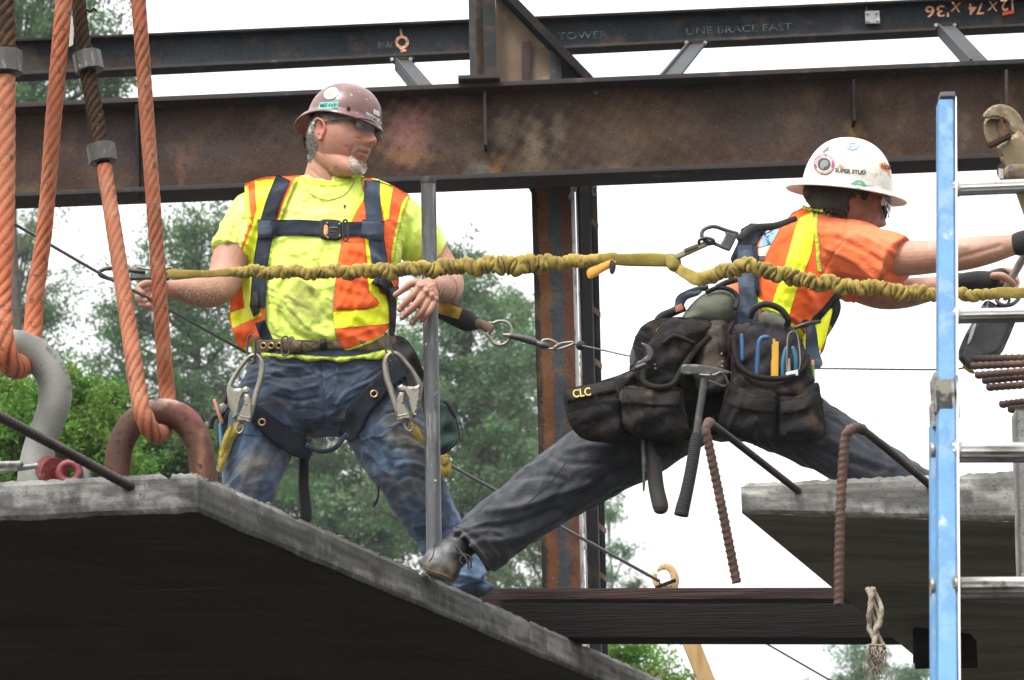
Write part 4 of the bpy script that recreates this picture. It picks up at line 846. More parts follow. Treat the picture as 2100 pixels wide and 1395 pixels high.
def head_shape(k, pos, psi, roll, pitch=0, jaw=1.0, nose=1.0, n=110):
    """a head with face, in metres: returns V,F and a local->world function; psi turns the face from the camera to the right"""
    th = np.linspace(.02, math.pi-.02, n); ph = np.linspace(0, 2*math.pi, n*2, endpoint=False); TH, PH = np.meshgrid(th, ph, indexing='ij')
    X = np.sin(TH)*np.cos(PH); Yy = np.sin(TH)*np.sin(PH); Z = np.cos(TH)      # Y<0 is the face
    sg = lambda v, p: np.sign(v)*np.abs(v)**p
    x = .077*sg(X, .92); y = .098*sg(Yy, .95); z = .118*Z
    low = np.clip(-z/.118, 0, 1)
    x = x*(1-.26*jaw*low**1.6); back = np.clip(Yy, 0, 1); y = np.where(Yy > 0, y*(1-.42*low**1.1), y*(1-.06*low**2))
    fr = np.clip(-Yy*1.25, 0, 1)
    G = lambda x0, z0, sx, sz: np.exp(-((x-x0)/sx)**2-((z-z0)/sz)**2)
    dy = np.zeros_like(x)
    fl = np.exp(-(x/.05)**2)*np.exp(-((z+.01)/.05)**2); dy += .006*fl                       # flatten mid face a little
    prof = np.interp(z, [-.045, -.034, -.027, -.018, .0, .028, .045], [0, .15, .85, 1, .62, .22, 0])
    wid = np.interp(z, [-.04, -.022, .0, .03], [.015, .0145, .0105, .0095]); dy -= .030*nose*prof*np.exp(-(x/wid)**2)
    dy -= .011*(G(.0145, -.025, .0075, .009)+G(-.0145, -.025, .0075, .009))
    for s in (-1, 1): dy += .013*G(s*.031, .022, .015, .0115); dy -= .0085*G(s*.031, .020, .0105, .0075); dy -= .005*G(s*.034, .044, .024, .009); dy -= .004*G(s*.043, -.012, .018, .02); dy += .003*G(s*.024, -.036, .007, .016)
    dy -= .006*G(0, -.046, .026, .0065)+.0065*G(0, -.061, .022, .0075); dy += .008*G(0, -.053, .024, .0026); dy += .004*G(0, -.074, .02, .006)
    dy -= .010*G(0, -.092, .025, .016)
    y = y+dy*fr
    V = np.stack([x, y, z], -1).reshape(-1, 3); m = n*2; F = []
    for i in range(n-1):
        for j in range(m): j2 = (j+1) % m; F.append((i*m+j, (i+1)*m+j, (i+1)*m+j2, i*m+j2))
    F.append(tuple(range(m))[::-1]); F.append(tuple((n-1)*m+j for j in range(m)))
    f = np.array([math.sin(psi), -math.cos(psi), 0]); up = np.array([0, 0, 1.0]); ls = np.cross(f, up)*-1   # ls: the person's left
    # pitch about the side axis, then lean in the picture plane
    f2 = f*math.cos(pitch)-up*math.sin(pitch); up2 = up*math.cos(pitch)+f*math.sin(pitch)
    Rr = np.array(Matrix.Rotation(roll, 3, Vector((0, 1, 0))))
    f2, up2, ls = Rr@f2, Rr@up2, Rr@ls
    def T(P): P = np.atleast_2d(np.asarray(P, float)); return pos+k*(np.outer(P[:, 0], ls)-np.outer(P[:, 1], f2)+np.outer(P[:, 2], up2))
    return T(V), F, T
def ear_shapes(T, side, k):
    """side -1 = the person's right; a cupped ear with rim, anti-rim and lobe"""
    def loc(u, v, w): return (side*(.074+w), .012+u, .008+v)
    rim = [loc(.006, -.022, .004), loc(-.006, -.012, .006), loc(-.010, .004, .008), loc(-.004, .022, .011), loc(.010, .030, .014), loc(.022, .022, .016), loc(.024, .006, .015), loc(.018, -.010, .012), loc(.012, -.022, .010), loc(.006, -.030, .008), loc(.001, -.024, .005)]
    R_ = catmull(T(np.array(rim)), 6); inn = catmull(T(np.array([loc(.012, .020, .010), loc(.016, .010, .011), loc(.013, -.004, .010), loc(.006, -.014, .008)])), 6)
    body = catmull(T(np.array([loc(.008, .026, .004), loc(.010, .010, .003), loc(.008, -.008, .002), loc(.006, -.022, .003)])), 6)
    return [tube(R_, .0038*k, n=10), tube(inn, .003*k, n=8), tube(body, np.linspace(.011, .006, len(body))*k, .006*k, n=12), tube(catmull(T(np.array([loc(-.002, -.004, .004), loc(-.002, -.02, .005)])), 4), .0045*k, n=8)]
def hand_fingers(fs):
    return [limb(f, 14, 5) for f in fs]

# ================================================================== WORKER IN JEANS
w1 = thing('person', WZ(700, 1215, ZS)*np.array([1, 1, 1]), 'man in lime shirt, orange vest, jeans and brown hard hat beside the steel pipe', 'person', None)
HK = 1.22; hp = W(697, 286, 11.57)
hV, hF, hT = head_shape(HK, hp, R(63), R(2), 0)
neck = limb([(682, 285, 11.62, 40, 44), (676, 325, 11.62, 42, 46), (672, 360, 11.62, 47, 50), (668, 410, 11.63, 62, 60)], 28)
jawfill = limb([(668, 318, 11.56, 26), (700, 338, 11.53, 26), (722, 345, 11.5, 17)], 20)
torso_core = rows([(385, 570, 790, 11.63, .07), (430, 540, 810, 11.63, .09), (560, 540, 780, 11.62, .10), (700, 545, 780, 11.62, .1), (760, 540, 800, 11.62, .1)])
shl = [limb([(560, 430, 11.62, 40), (505, 460, 11.6, 38), (472, 530, 11.54, 37), (462, 572, 11.5, 37), (440, 596, 11.42, 34), (405, 600, 11.36, 31), (372, 596, 11.31, 23), (350, 594, 11.28, 19)], 24),
       limb([(790, 430, 11.64, 40), (850, 480, 11.68, 38), (893, 530, 11.72, 34), (918, 575, 11.68, 33), (915, 592, 11.55, 32), (898, 590, 11.42, 26), (884, 588, 11.34, 20)], 24)]
lh = [limb([(892, 588, 11.36, 19, 15), (876, 592, 11.32, 21, 12), (866, 596, 11.30, 20, 11)], 20), limb([(880, 594, 11.31, 16, 11), (889, 606, 11.31, 12, 10)], 16)]
lhf = hand_fingers([[(862, 588, 11.30, 8.5), (846, 605, 11.285, 8), (833, 620, 11.285, 7.2), (820, 635, 11.3, 6.3)],
    [(872, 598, 11.30, 8.5), (857, 619, 11.275, 8), (842, 636, 11.275, 7.2), (825, 651, 11.29, 6.4)],
    [(883, 606, 11.305, 8), (870, 630, 11.285, 7.6), (858, 647, 11.285, 7), (845, 662, 11.3, 6.2)],
    [(893, 612, 11.31, 7), (883, 634, 11.29, 6.4), (875, 646, 11.29, 6), (865, 657, 11.305, 5.3)],
    [(856, 580, 11.31, 9), (842, 583, 11.31, 8), (828, 593, 11.31, 7), (811, 605, 11.31, 6)]])
knk = [sphere(W(x, y, Yk), r*mpp(W(x, y, Yk))) for x, y, Yk, r in ((861, 588, 11.292, 8.5), (873, 599, 11.29, 8.5), (884, 608, 11.296, 8), (893, 614, 11.302, 7))]
rh = [limb([(352, 594, 11.27, 18, 15), (330, 594, 11.25, 21, 13), (312, 592, 11.24, 20, 12)], 20)]
rhf = hand_fingers([[(310, 580, 11.24, 8), (293, 584, 11.20, 7.8), (283, 594, 11.19, 7.2), (292, 603, 11.175, 7)],
    [(308, 592, 11.24, 8), (290, 600, 11.20, 8), (284, 612, 11.18, 7.4), (298, 618, 11.17, 7)],
    [(312, 603, 11.24, 8), (294, 613, 11.2, 7.6), (290, 624, 11.18, 7), (306, 627, 11.17, 6.6)],
    [(320, 610, 11.24, 7), (304, 621, 11.2, 6.8), (304, 631, 11.18, 6.4), (320, 634, 11.18, 6)],
    [(335, 582, 11.23, 9), (326, 598, 11.18, 8), (314, 610, 11.16, 7.4)]])
body = fuse([(hV, hF), neck, jawfill, torso_core]+ear_shapes(hT, -1, HK)+ear_shapes(hT, 1, HK)+shl+lh+lhf+knk+rh+rhf, .0024, 3, .5)
body = ridges(body, [([(708, 300), (717, 310), (722, 320)], 2.5, -.0015), ([(702, 276), (712, 280)], 1.5, -.0004), ([(728, 283), (742, 286)], 2, -.0015), ([(680, 350), (700, 370)], 4, .003), ([(690, 345), (708, 366)], 3, -.0025), ([(648, 310), (664, 345), (680, 372)], 5, .004), ([(716, 300), (726, 315)], 2, -.0006), ([(640, 350), (670, 375)], 4, -.002),
    ([(845, 603), (850, 592)], 2, -.001), ([(868, 606), (866, 596), (872, 584)], 2.2, -.0022), ([(879, 612), (877, 600), (884, 590)], 2.2, -.002), ([(888, 618), (888, 608)], 2, -.002),
    ([(862, 588), (878, 582), (892, 583)], 2, .0016), ([(873, 598), (886, 592)], 2, .0014)])
SK = (.33, .168, .108)
bc = blobs(body, SK, [(700, 300, 60, 50, (.40, .17, .115), .5), (735, 262, 30, 16, (.2, .09, .06), .7), (730, 275, 14, 4, (.22, .10, .07), .6, .3), (722, 300, 4, 16, (.24, .1, .07), .6, .5), (735, 285, 20, 14, (.52, .2, .15), .6), (768, 285, 9, 9, (.5, .17, .13), .8), (660, 262, 14, 24, (.52, .18, .14), .8), (672, 350, 45, 30, (.42, .2, .13), .5),  # dark eye patch paints the brim's shade; redness is skin colour
    (745, 313, 17, 3.2, (.22, .075, .06), .9, .5), (745, 320, 14, 4, (.36, .14, .11), .8, .4), (690, 300, 10, 30, (.32, .14, .1), .5, .7), (742, 262, 9, 4, (.2, .12, .1), .7),
    (440, 590, 50, 14, (.50, .3, .22), .4), (420, 610, 60, 12, (.24, .12, .07), .6), (470, 545, 30, 30, (.42, .2, .15), .5), (860, 640, 40, 30, (.40, .20, .13), .6), (838, 645, 16, 20, (.36, .17, .12), .6), (300, 610, 30, 26, (.30, .15, .1), .7),  # pale top and dark underside of the forearm paint light and shade
    (925, 585, 25, 30, (.44, .25, .18), .5), (870, 585, 14, 10, (.52, .26, .2), .6)])
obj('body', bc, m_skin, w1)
m_nail = M('nails', (.5, .32, .25), .35)
for i, (x, y, a) in enumerate(((820, 634, .9), (825, 650, .8), (845, 660, 1.0), (865, 655, .9))):
    obj('fingernail', patch_on(bvh_of(bc[:2]), [(p, q) for p, q, _ in circle_px(x, y, 3.8, 2.9, 0, 10, a)], .0002, 2), m_nail, w1)
# eyes behind the glasses
eyel = []
for s in (-1, 1): eyel.append(sphere(hT([(s*.031, -.079, .021)])[0], .0118*HK, 10, 14))
obj('eyes', join(*eyel), M('eye_white', (.35, .3, .27), .25), w1)
obj('pupils', join(*[sphere(hT([(s*.034, -.0895, .020)])[0], .0042*HK, 8, 10) for s in (-1, 1)]), M('pupil', (.02, .015, .012), .15), w1)
obj('eyebrow', join(*[tube(catmull(hT([(s*.014, -.1035, .040), (s*.030, -.100, .046), (s*.048, -.086, .042)]), 5), .0028*HK, n=7) for s in (-1, 1)]), M('grey_brow', (.25, .2, .16), .9, bump=(200, .003)), w1)
bvh1 = bvh_of(bc[:2])
# short grey hair, goatee, moustache: a felt of fine tufts rooted on the skin
def tufts(poly, bvh, n, L, dirpx, col, mat, name, parent, w=.0009, base_out=.002, spread=.6):
    mn, mx = np.array(poly).min(0), np.array(poly).max(0); B = resample(poly, 3); V = []; F = []; C = []; i = 0; tries = 0
    while i < n and tries < n*6:
        tries += 1; x, y = mn+(mx-mn)*rng.random(2); c = False
        for k in range(len(B)):
            a, b = B[k-1], B[k]
            if (a[1] > y) != (b[1] > y) and x < (b[0]-a[0])*(y-a[1])/(b[1]-a[1]+1e-9)+a[0]: c = not c
        if not c: continue
        t = cast(bvh, x, y)
        if not t or t > 13.2: continue
        p = nrm(ray(x, y))*(t-base_out*.2); d = nrm(dirpx[0]*r_-dirpx[1]*u_-f_*(.35+.5*rng.random())+rng.normal(size=3)*spread); l = L*(.5+rng.random())
        s = nrm(np.cross(d, f_))*w*(.7+.8*rng.random()); q = p+d*l*.6; e = p+d*l-u_*l*.25
        m = len(V); V += [p-s, p+s, q+s*.8, q-s*.8, e]; F += [(m, m+1, m+2, m+3), (m+3, m+2, m+4)]; cc = np.array(col)*(.6+.8*rng.random()); C += [cc]*5; i += 1
    return obj(name, (np.array(V), F, np.array(C)), mat, parent, smooth=False)
m_hair = M('hair', (.4, .38, .35), .6, attr='tint', spec=.3)
hp1 = [(634, 250), (644, 246), (640, 264), (645, 284), (652, 296), (645, 318), (637, 332), (630, 326), (627, 300), (629, 270)]
obj('hair_base', drape(hp1, bvh1, out=.001, th=.004, s=3, edge=4, jit=.0005), M('short_grey_hair', (.13, .12, .105), .9, var=[((.14, .13, .12), 60, .45, .62), ((.4, .38, .35), 90, .56, .7)], bump=(140, .006)), w1)
tufts(hp1, bvh1, 1800, .008, (-.2, .9), (.20, .185, .165), m_hair, 'hair', w1)
obj('hair_side', drape([(640, 240), (655, 234), (680, 236), (698, 240), (696, 247), (682, 250), (672, 244), (655, 240), (645, 250)], bvh1, out=.001, th=.003, s=3, edge=4), M('short_grey_hair_b', (.2, .17, .145), .9, var=[((.1, .085, .075), 60, .45, .62)], bump=(140, .006)), w1)
tufts([(676, 232), (690, 236), (700, 244), (694, 250), (680, 250)], bvh1, 500, .005, (.2, .9), (.32, .26, .22), m_hair, 'hair', w1)
gp1 = [(715, 322), (722, 317), (729, 324), (736, 333), (746, 336), (751, 333), (754, 345), (748, 356), (738, 359), (724, 352), (716, 340), (713, 330)]
obj('goatee_base', drape(gp1, bvh1, out=.001, th=.005, s=3, edge=5, jit=.0006), M('grey_goatee', (.36, .28, .22), .95, var=[((.25, .19, .14), 70, .45, .62), ((.62, .58, .52), 110, .55, .7)], bump=(150, .006)), w1)
tufts(gp1, bvh1, 2200, .0065, (.1, .9), (.42, .36, .30), m_hair, 'goatee', w1, w=.0005, spread=.35)
tufts([(728, 302), (745, 303), (757, 309), (756, 313), (742, 308), (728, 309), (722, 318), (720, 314)], bvh1, 420, .005, (.1, .8), (.30, .2, .14), m_hair, 'moustache', w1, w=.0004, spread=.4)

for pl in ([(352, 590), (380, 582), (430, 572), (470, 566), (468, 600), (430, 618), (390, 618)], [(885, 545), (915, 540), (940, 570), (938, 600), (905, 605)]): tufts(pl, bvh1, 700, .011, (-.3, .5), (.42, .30, .2), m_hair, 'arm_hair', w1, w=.00028, spread=.5)
# ---- hard hat
def hard_hat(centre, f, side, up, a, b, h, lip, n=64):
    """a along f, b along side, h height; lip(phi) = (out, down) of the brim at angle phi from the front"""
    V = []; F = []; ph = np.linspace(0, 2*math.pi, n, endpoint=False); prof = [(math.cos(t), math.sin(t)) for t in np.linspace(math.pi/2-.03, 0, 22)]
    def P(u, v, w): return centre+f*u+side*v+up*w
    for c, s in prof:
        c2 = c**.86
        for p in ph:
            rg = 1+.0*math.cos(p); V.append(P(a*c2*math.cos(p)*rg, b*c2*math.sin(p)*rg, h*s**.95))
    lo = [lip(p) for p in ph]
    for k in (.25, .6, .92, 1.0):
        for p, (o, d) in zip(ph, lo): q = 1+o*k/a; V.append(P(a*q*math.cos(p), (b+o*k)*math.sin(p), -d*k*k-.002*k))
    th = .006
    for k in (1.0, .9, .5, .1):
        for p, (o, d) in zip(ph, lo): q = 1+o*k/a; V.append(P(a*q*math.cos(p)*.995, (b+o*k)*math.sin(p)*.995, -d*k*k-.002*k-th*(1 if k < 1 else .7)))
    for c, s in prof[::-1]:
        for p in ph: V.append(P((a-.006)*c**.86*math.cos(p), (b-.006)*c**.86*math.sin(p), (h-.006)*s**.95))
    m = len(V)//n
    for i in range(m-1):
        for j in range(n): j2 = (j+1) % n; F.append((i*n+j, (i+1)*n+j, (i+1)*n+j2, i*n+j2))
    F.append(tuple(range(n))[::-1]); F.append(tuple((m-1)*n+j for j in range(n)))
    return np.array(V), F
def frame(psi, roll, pitch=0):
    f = np.array([math.sin(psi), -math.cos(psi), 0]); up = np.array([0, 0, 1.0]); f, up = f*math.cos(pitch)-up*math.sin(pitch), up*math.cos(pitch)+f*math.sin(pitch); s = np.cross(f, up)
    Rr = np.array(Matrix.Rotation(roll, 3, Vector((0, 1, 0)))); return Rr@f, Rr@s, Rr@up
m_hatb = M('brown_hard_hat_shell', (.10, .032, .028), .32, var=[((.17, .075, .062), 9, .48, .66, None, 6, .7), ((.09, .035, .03), 14, .52, .68), ((.42, .33, .28), 60, .64, .72)], bump=(60, .0006), coat=.3, rvar=(12, .25, .5))
hf, hsd, hu = frame(R(60), R(14), R(0))
def lip1(p):
    b = max(0, -math.cos(p)); fr = max(0, math.cos(p)); return (.006+.038*b**1.5+.012*fr**2, .008+.040*b**1.8+.012*fr)
hc = W(706, 249, 11.58)
h1s = hard_hat(hc, hf, hsd, hu, .135, .122, .132, lip1)
hat1 = obj('hard_hat', h1s, m_hatb, w1); bh1 = bvh_of(h1s)
m_stw = M('white_sticker', (.6, .6, .58), .5, var=[((.35, .33, .3), 60, .5, .65)]); m_stt = M('teal_sticker', (.12, .52, .42), .5); m_ink = M('black_ink', (.03, .03, .03), .6); m_stb = M('blue_ink', (.12, .2, .5), .5); m_sto = M('orange_ink', (.7, .3, .08), .5)
obj('sticker', patch_on(bh1, [(652, 224), (656, 210), (694, 209), (692, 222)], .0008, 3), m_stt, hat1)
obj('sticker_text', text_on(bh1, 'MEWP', 673, 216, 9, out=.004, rot=-.04, sx=1.0, bold=.01), m_ink, hat1, smooth=False)
cp_ = [(x, y) for x, y, _ in circle_px(679, 192, 16, 11.5, 0, 20, -.45)]; obj('sticker', patch_on(bh1, cp_, .0008, 3), m_stw, hat1)
cpi = [(x, y) for x, y, _ in circle_px(679, 192, 14, 9.6, 0, 20, -.45)]; cpo = [(x, y) for x, y, _ in circle_px(679, 192, 15, 10.5, 0, 20, -.45)]
obj('sticker_ring', patch_on(bh1, strip(cpo[2:12], 1.6), .0016, 2), m_stb, hat1, smooth=False); obj('sticker_mark', patch_on(bh1, [(x, y) for x, y, _ in circle_px(678, 194, 6, 3.5, 0, 10, -.45)], .0016, 2), m_sto, hat1, smooth=False)
obj('sticker', patch_on(bh1, [(751, 229), (781, 246), (783, 256), (750, 238)], .0008, 3), m_stw, hat1); obj('sticker_text', text_on(bh1, 'LOCAL 7', 766, 243, 6, out=.004, rot=.5, bold=.02), m_ink, hat1, smooth=False)
obj('sticker', patch_on(bh1, [(766, 223), (778, 229), (779, 239), (766, 233)], .0008, 3), m_stw, hat1)
obj('rivet', tube([nrm(ray(715, 223))*((cast(bh1, 715, 223) or 12)-.004), nrm(ray(715, 223))*((cast(bh1, 715, 223) or 12)+.004)], 4*mpp(hc), n=16), m_black, hat1, smooth='auto')
# headband under the rim
hb_ = []
ph = np.linspace(0, 2*math.pi, 48, endpoint=False); Pb = np.array([hc+hf*.108*math.cos(p)+hsd*.094*math.sin(p)-hu*.012 for p in ph]); obj('headband', tube(Pb, .004, .017, n=10, closed=True, up=np.cross(hf, hsd)), m_black, hat1)
obj('nape_strap', drape([(631, 262), (640, 250), (648, 250), (641, 268), (634, 280)], bvh1, out=.004, th=.004, s=3), M('pale_nape_strap', (.5, .48, .42), .8), hat1)
obj('ratchet_knob', limb([(624, 285, 11.66, 5), (627, 300, 11.66, 5)], 12), m_black, hat1)

# ---- glasses
m_lens = M('clear_lens', (.06, .06, .06), .08, spec=.4, alpha=.2, coat=0); m_frame = M('dark_frame', (.02, .02, .022), .3)
gl = obj('safety_glasses', join(tube(catmull(np.vstack([hT([(-.079, .012, .027)]), hT([(-.080, -.03, .030)]), hT([(-.072, -.072, .030)]), hT([(-.058, -.098, .031)]), hT([(-.03, -.115, .031)]), hT([(0, -.121, .026)]), hT([(.03, -.115, .031)]), hT([(.058, -.098, .031)])]), 5), .0022*HK, n=8),
    tube(catmull(hT([(-.012, -.119, .022), (0, -.122, .014), (.012, -.119, .022)]), 5), .0025*HK, n=8)), m_frame, w1)
for s in (-1, 1):
    V = []; nu, nv = 14, 7
    for j in range(nv+1):
        for i in range(nu+1):
            a = i/nu; x = s*(.008+.056*a); y = -.1185+.030*a**2.2; wv = (j/nv); lo_ = .004+.008*(1-a)**2+.010*a**3; z = .030-(.036-lo_+.010)*wv; V.append((x, y-.002*math.sin(wv*3.1), z))
    V = np.array(V); F = [(j*(nu+1)+i, (j+1)*(nu+1)+i, (j+1)*(nu+1)+i+1, j*(nu+1)+i+1) for j in range(nv) for i in range(nu)]; Vw = hT(V); B = Vw+hT([(0, .0015, 0)])[0]-hT([(0, 0, 0)])[0]; m = len(Vw)
    obj('lens', (np.vstack([Vw, B]), F+[tuple(k+m for k in f[::-1]) for f in F]+[(a, a+m, b+m, b)[::-1] for a, b in bedges(F)]), m_lens, gl)

# ---- jeans
J = [rows([(712, 522, 818, 11.62, .125), (745, 514, 838, 11.62, .14), (790, 505, 855, 11.63, .15), (840, 500, 862, 11.64, .15), (880, 530, 830, 11.65, .13)], 48),
     limb([(582, 790, 11.62, 80), (552, 850, 11.61, 80), (532, 905, 11.6, 72), (516, 975, 11.58, 62), (500, 1060, 11.58, 54), (484, 1140, 11.6, 50), (470, 1215, 11.6, 52)], 36, round_ends=False),
     limb([(770, 790, 11.64, 82), (785, 860, 11.63, 84), (812, 925, 11.62, 76), (850, 1000, 11.62, 64), (890, 1075, 11.66, 54), (930, 1140, 11.7, 50), (962, 1198, 11.72, 50)], 36, round_ends=False),
     limb([(962, 1190, 11.72, 46), (985, 1204, 11.7, 22), (1004, 1204, 11.7, 8)], 20)]
jn = fuse(J, .0048, 5, .5)
jr = [([(560, 745), (600, 752), (640, 748)], 3.5, .006), ([(540, 765), (590, 775), (640, 768)], 3.5, -.006), ([(545, 785), (600, 800), (650, 790)], 4, .006), ([(560, 810), (610, 822), (650, 815)], 4, -.006),
      ([(820, 765), (770, 780), (720, 800), (690, 830)], 4, .006), ([(815, 785), (765, 800), (720, 822), (690, 855)], 4, -.006), ([(660, 745), (664, 800), (668, 850), (665, 900)], 2.5, -.006), ([(672, 745), (690, 760), (685, 800), (670, 820)], 2, .004),
      ([(665, 860), (620, 880), (570, 880)], 5, -.007), ([(664, 875), (615, 900), (575, 905)], 5, .007), ([(670, 860), (710, 870), (750, 860)], 5, -.006), ([(668, 880), (700, 890)], 4, .005),
      ([(540, 880), (520, 930), (500, 990)], 7, .008), ([(585, 900), (560, 950), (540, 1000)], 6, -.007), ([(500, 880), (480, 930)], 5, -.006), ([(795, 890), (820, 940), (840, 990), (870, 1040)], 8, .010), ([(770, 900), (800, 960), (830, 1010)], 7, -.008),
      ([(870, 960), (845, 950), (815, 955)], 5, .007), ([(872, 985), (840, 975), (815, 985)], 5, -.006), ([(850, 1080), (880, 1075), (905, 1060)], 5, .006), ([(860, 1110), (890, 1100), (925, 1085)], 5, -.006), ([(880, 1140), (910, 1135), (945, 1120)], 5, .007),
      ([(900, 1165), (935, 1160), (965, 1150)], 5, -.006), ([(910, 1180), (950, 1180), (990, 1190)], 4, .008), ([(925, 1195), (960, 1198), (1000, 1198)], 3, -.005), ([(920, 1030), (945, 1080), (965, 1120)], 4, .005)]
for i in range(26): x, y = rng.uniform(520, 840), rng.uniform(750, 900); a = rng.uniform(-.5, .5)+(.5 if x < 660 else -.4); jr.append(([(x-28*math.cos(a), y-28*math.sin(a)), (x, y-4), (x+28*math.cos(a), y+28*math.sin(a))], 2.5, rng.choice([-.003, .003])))
jn = ridges(crumple(jn, .008, 7., (1, 1, 1.5), 2.), jr)
DN = (.050, .072, .108)
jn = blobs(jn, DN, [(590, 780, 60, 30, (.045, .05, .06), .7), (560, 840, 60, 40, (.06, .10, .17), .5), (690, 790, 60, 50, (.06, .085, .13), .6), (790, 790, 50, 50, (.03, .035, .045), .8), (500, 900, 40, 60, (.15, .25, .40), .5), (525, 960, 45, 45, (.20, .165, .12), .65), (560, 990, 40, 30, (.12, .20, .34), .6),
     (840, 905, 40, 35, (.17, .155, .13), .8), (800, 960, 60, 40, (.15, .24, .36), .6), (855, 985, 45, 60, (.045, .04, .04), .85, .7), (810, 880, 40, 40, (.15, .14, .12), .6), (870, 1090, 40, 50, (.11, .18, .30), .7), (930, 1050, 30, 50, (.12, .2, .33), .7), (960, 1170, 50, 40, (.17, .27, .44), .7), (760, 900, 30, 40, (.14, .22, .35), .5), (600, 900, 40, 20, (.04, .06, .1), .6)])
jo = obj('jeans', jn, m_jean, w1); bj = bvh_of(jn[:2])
m_seam = cloth('denim_seam', (.05, .085, .15), attr=None)
for pl, w in (([(662, 745), (665, 800), (668, 850), (667, 903)], 3), ([(470, 893), (510, 893), (545, 898)], 4), ([(640, 905), (590, 885), (560, 870)], 3), ([(770, 895), (800, 878), (850, 868)], 5), ([(672, 748), (690, 752), (690, 790), (676, 812)], 2.5)):
    obj('seam', drape(strip(pl, w), bj, out=.0004, th=.002, s=2.5, edge=1.5), m_seam, jo)

# ---- shirt
S = [rows([(366, 640, 728, 11.635, .075), (376, 585, 778, 11.64, .095), (392, 540, 815, 11.64, .115), (430, 512, 838, 11.64, .13), (500, 510, 832, 11.63, .145), (560, 506, 815, 11.62, .155), (620, 504, 805, 11.62, .165), (680, 512, 803, 11.62, .165), (722, 518, 812, 11.62, .15), (738, 520, 814, 11.62, .14)], 56),
     limb([(560, 425, 11.64, 46), (520, 440, 11.62, 48), (490, 480, 11.58, 44), (468, 520, 11.535, 39)], 30, round_ends=False), limb([(780, 430, 11.66, 46), (825, 455, 11.67, 52), (862, 500, 11.7, 50), (888, 524, 11.73, 44)], 30, round_ends=False)]
sh_ = fuse(S, .0045, 6, .5)
sr = [([(560, 590), (600, 560), (640, 590), (690, 585)], 6, .006), ([(560, 520), (600, 530), (640, 520)], 6, -.005), ([(570, 640), (600, 680), (640, 700)], 7, -.008), ([(590, 620), (625, 665), (670, 690)], 6, .009), ([(640, 600), (660, 640), (685, 665)], 6, -.006), ([(560, 660), (580, 700)], 5, .006),
      ([(600, 500), (620, 560), (650, 600)], 5, .004), ([(665, 505), (650, 560), (640, 610)], 5, -.005), ([(480, 440), (470, 480), (455, 510)], 5, .006), ([(500, 450), (490, 490), (480, 520)], 5, -.006), ([(840, 440), (852, 480), (840, 520)], 6, .008), ([(820, 470), (830, 520), (815, 550)], 6, -.008), ([(855, 500), (840, 540)], 5, .006),
      ([(620, 395), (660, 400), (710, 390)], 4, .003), ([(600, 430), (650, 440), (700, 430)], 8, .004)]
for i in range(30): x, y = rng.uniform(555, 690), rng.uniform(500, 720); a = rng.uniform(.2, 1.4); sr.append(([(x-22*math.cos(a), y-22*math.sin(a)), (x+3, y), (x+22*math.cos(a), y+22*math.sin(a))], 3, rng.choice([-.003, .0035])))
sh_ = ridges(crumple(sh_, .007, 7., (1.2, 1, .9), 5., .5), sr)
LM = (.66, .84, .14)
DST = (.24, .22, .07)
sh_ = blobs(sh_, LM, [(620, 440, 70, 45, (.74, .86, .32), .5), (625, 425, 25, 20, (.5, .52, .16), .5), (620, 600, 30, 60, (.42, .46, .09), .55), (615, 620, 45, 45, DST, .75), (650, 640, 30, 30, DST, .6), (600, 525, 45, 20, (.5, .56, .12), .6), (680, 620, 12, 60, (.4, .42, .1), .6), (575, 650, 20, 50, (.44, .5, .1), .6), (640, 560, 50, 20, (.5, .6, .1), .5),
     (520, 460, 40, 60, (.74, .88, .35), .5), (845, 470, 40, 60, (.60, .80, .15), .5), (640, 700, 60, 20, (.4, .45, .08), .5), (660, 520, 8, 40, (.42, .46, .1), .6, .5)])
so = obj('shirt', sh_, m_lime, w1); bs = bvh_of(sh_[:2]); bsb = bvh_of(sh_[:2], jn[:2])
obj('neckline', drape(strip([(612, 364), (638, 374), (673, 378), (709, 373), (739, 358)], 10), bvh_of(sh_[:2], bc[:2]), out=.001, th=.004, s=2.5, edge=2.5), m_trim, so)
obj('chain_necklace', tube(catmull([nrm(ray(x, y))*((cast(bvh_of(sh_[:2], bc[:2]), x, y) or 12)-.003) for x, y in ((620, 366), (625, 385), (645, 402), (672, 410), (700, 402), (720, 384), (730, 366))], 6), .0016, n=6), m_brassg, w1)
obj('hem', drape(smooth_poly([(536, 722), (570, 726), (620, 728), (680, 732), (740, 728), (796, 716), (798, 730), (770, 738), (735, 736), (700, 744), (670, 738), (630, 742), (606, 734), (580, 738), (556, 730), (540, 732)], 3), bsb, out=.006, th=.008, s=3, edge=3, puff=.004, jit=.002), cloth('lime_hem', (.45, .55, .06), var=[((.3, .35, .05), 14, .45, .65)], attr=None), so)
obj('sleeve_hem', drape(strip([(444, 514), (458, 522), (470, 521)], 5), bs, th=.003, out=.001, s=2.5, edge=2), m_trim, so)
obj('dark_logo', patch_on(bs, [(704, 420), (710, 420), (709, 426), (705, 428)], .001, 3), m_ink, so, smooth=False)

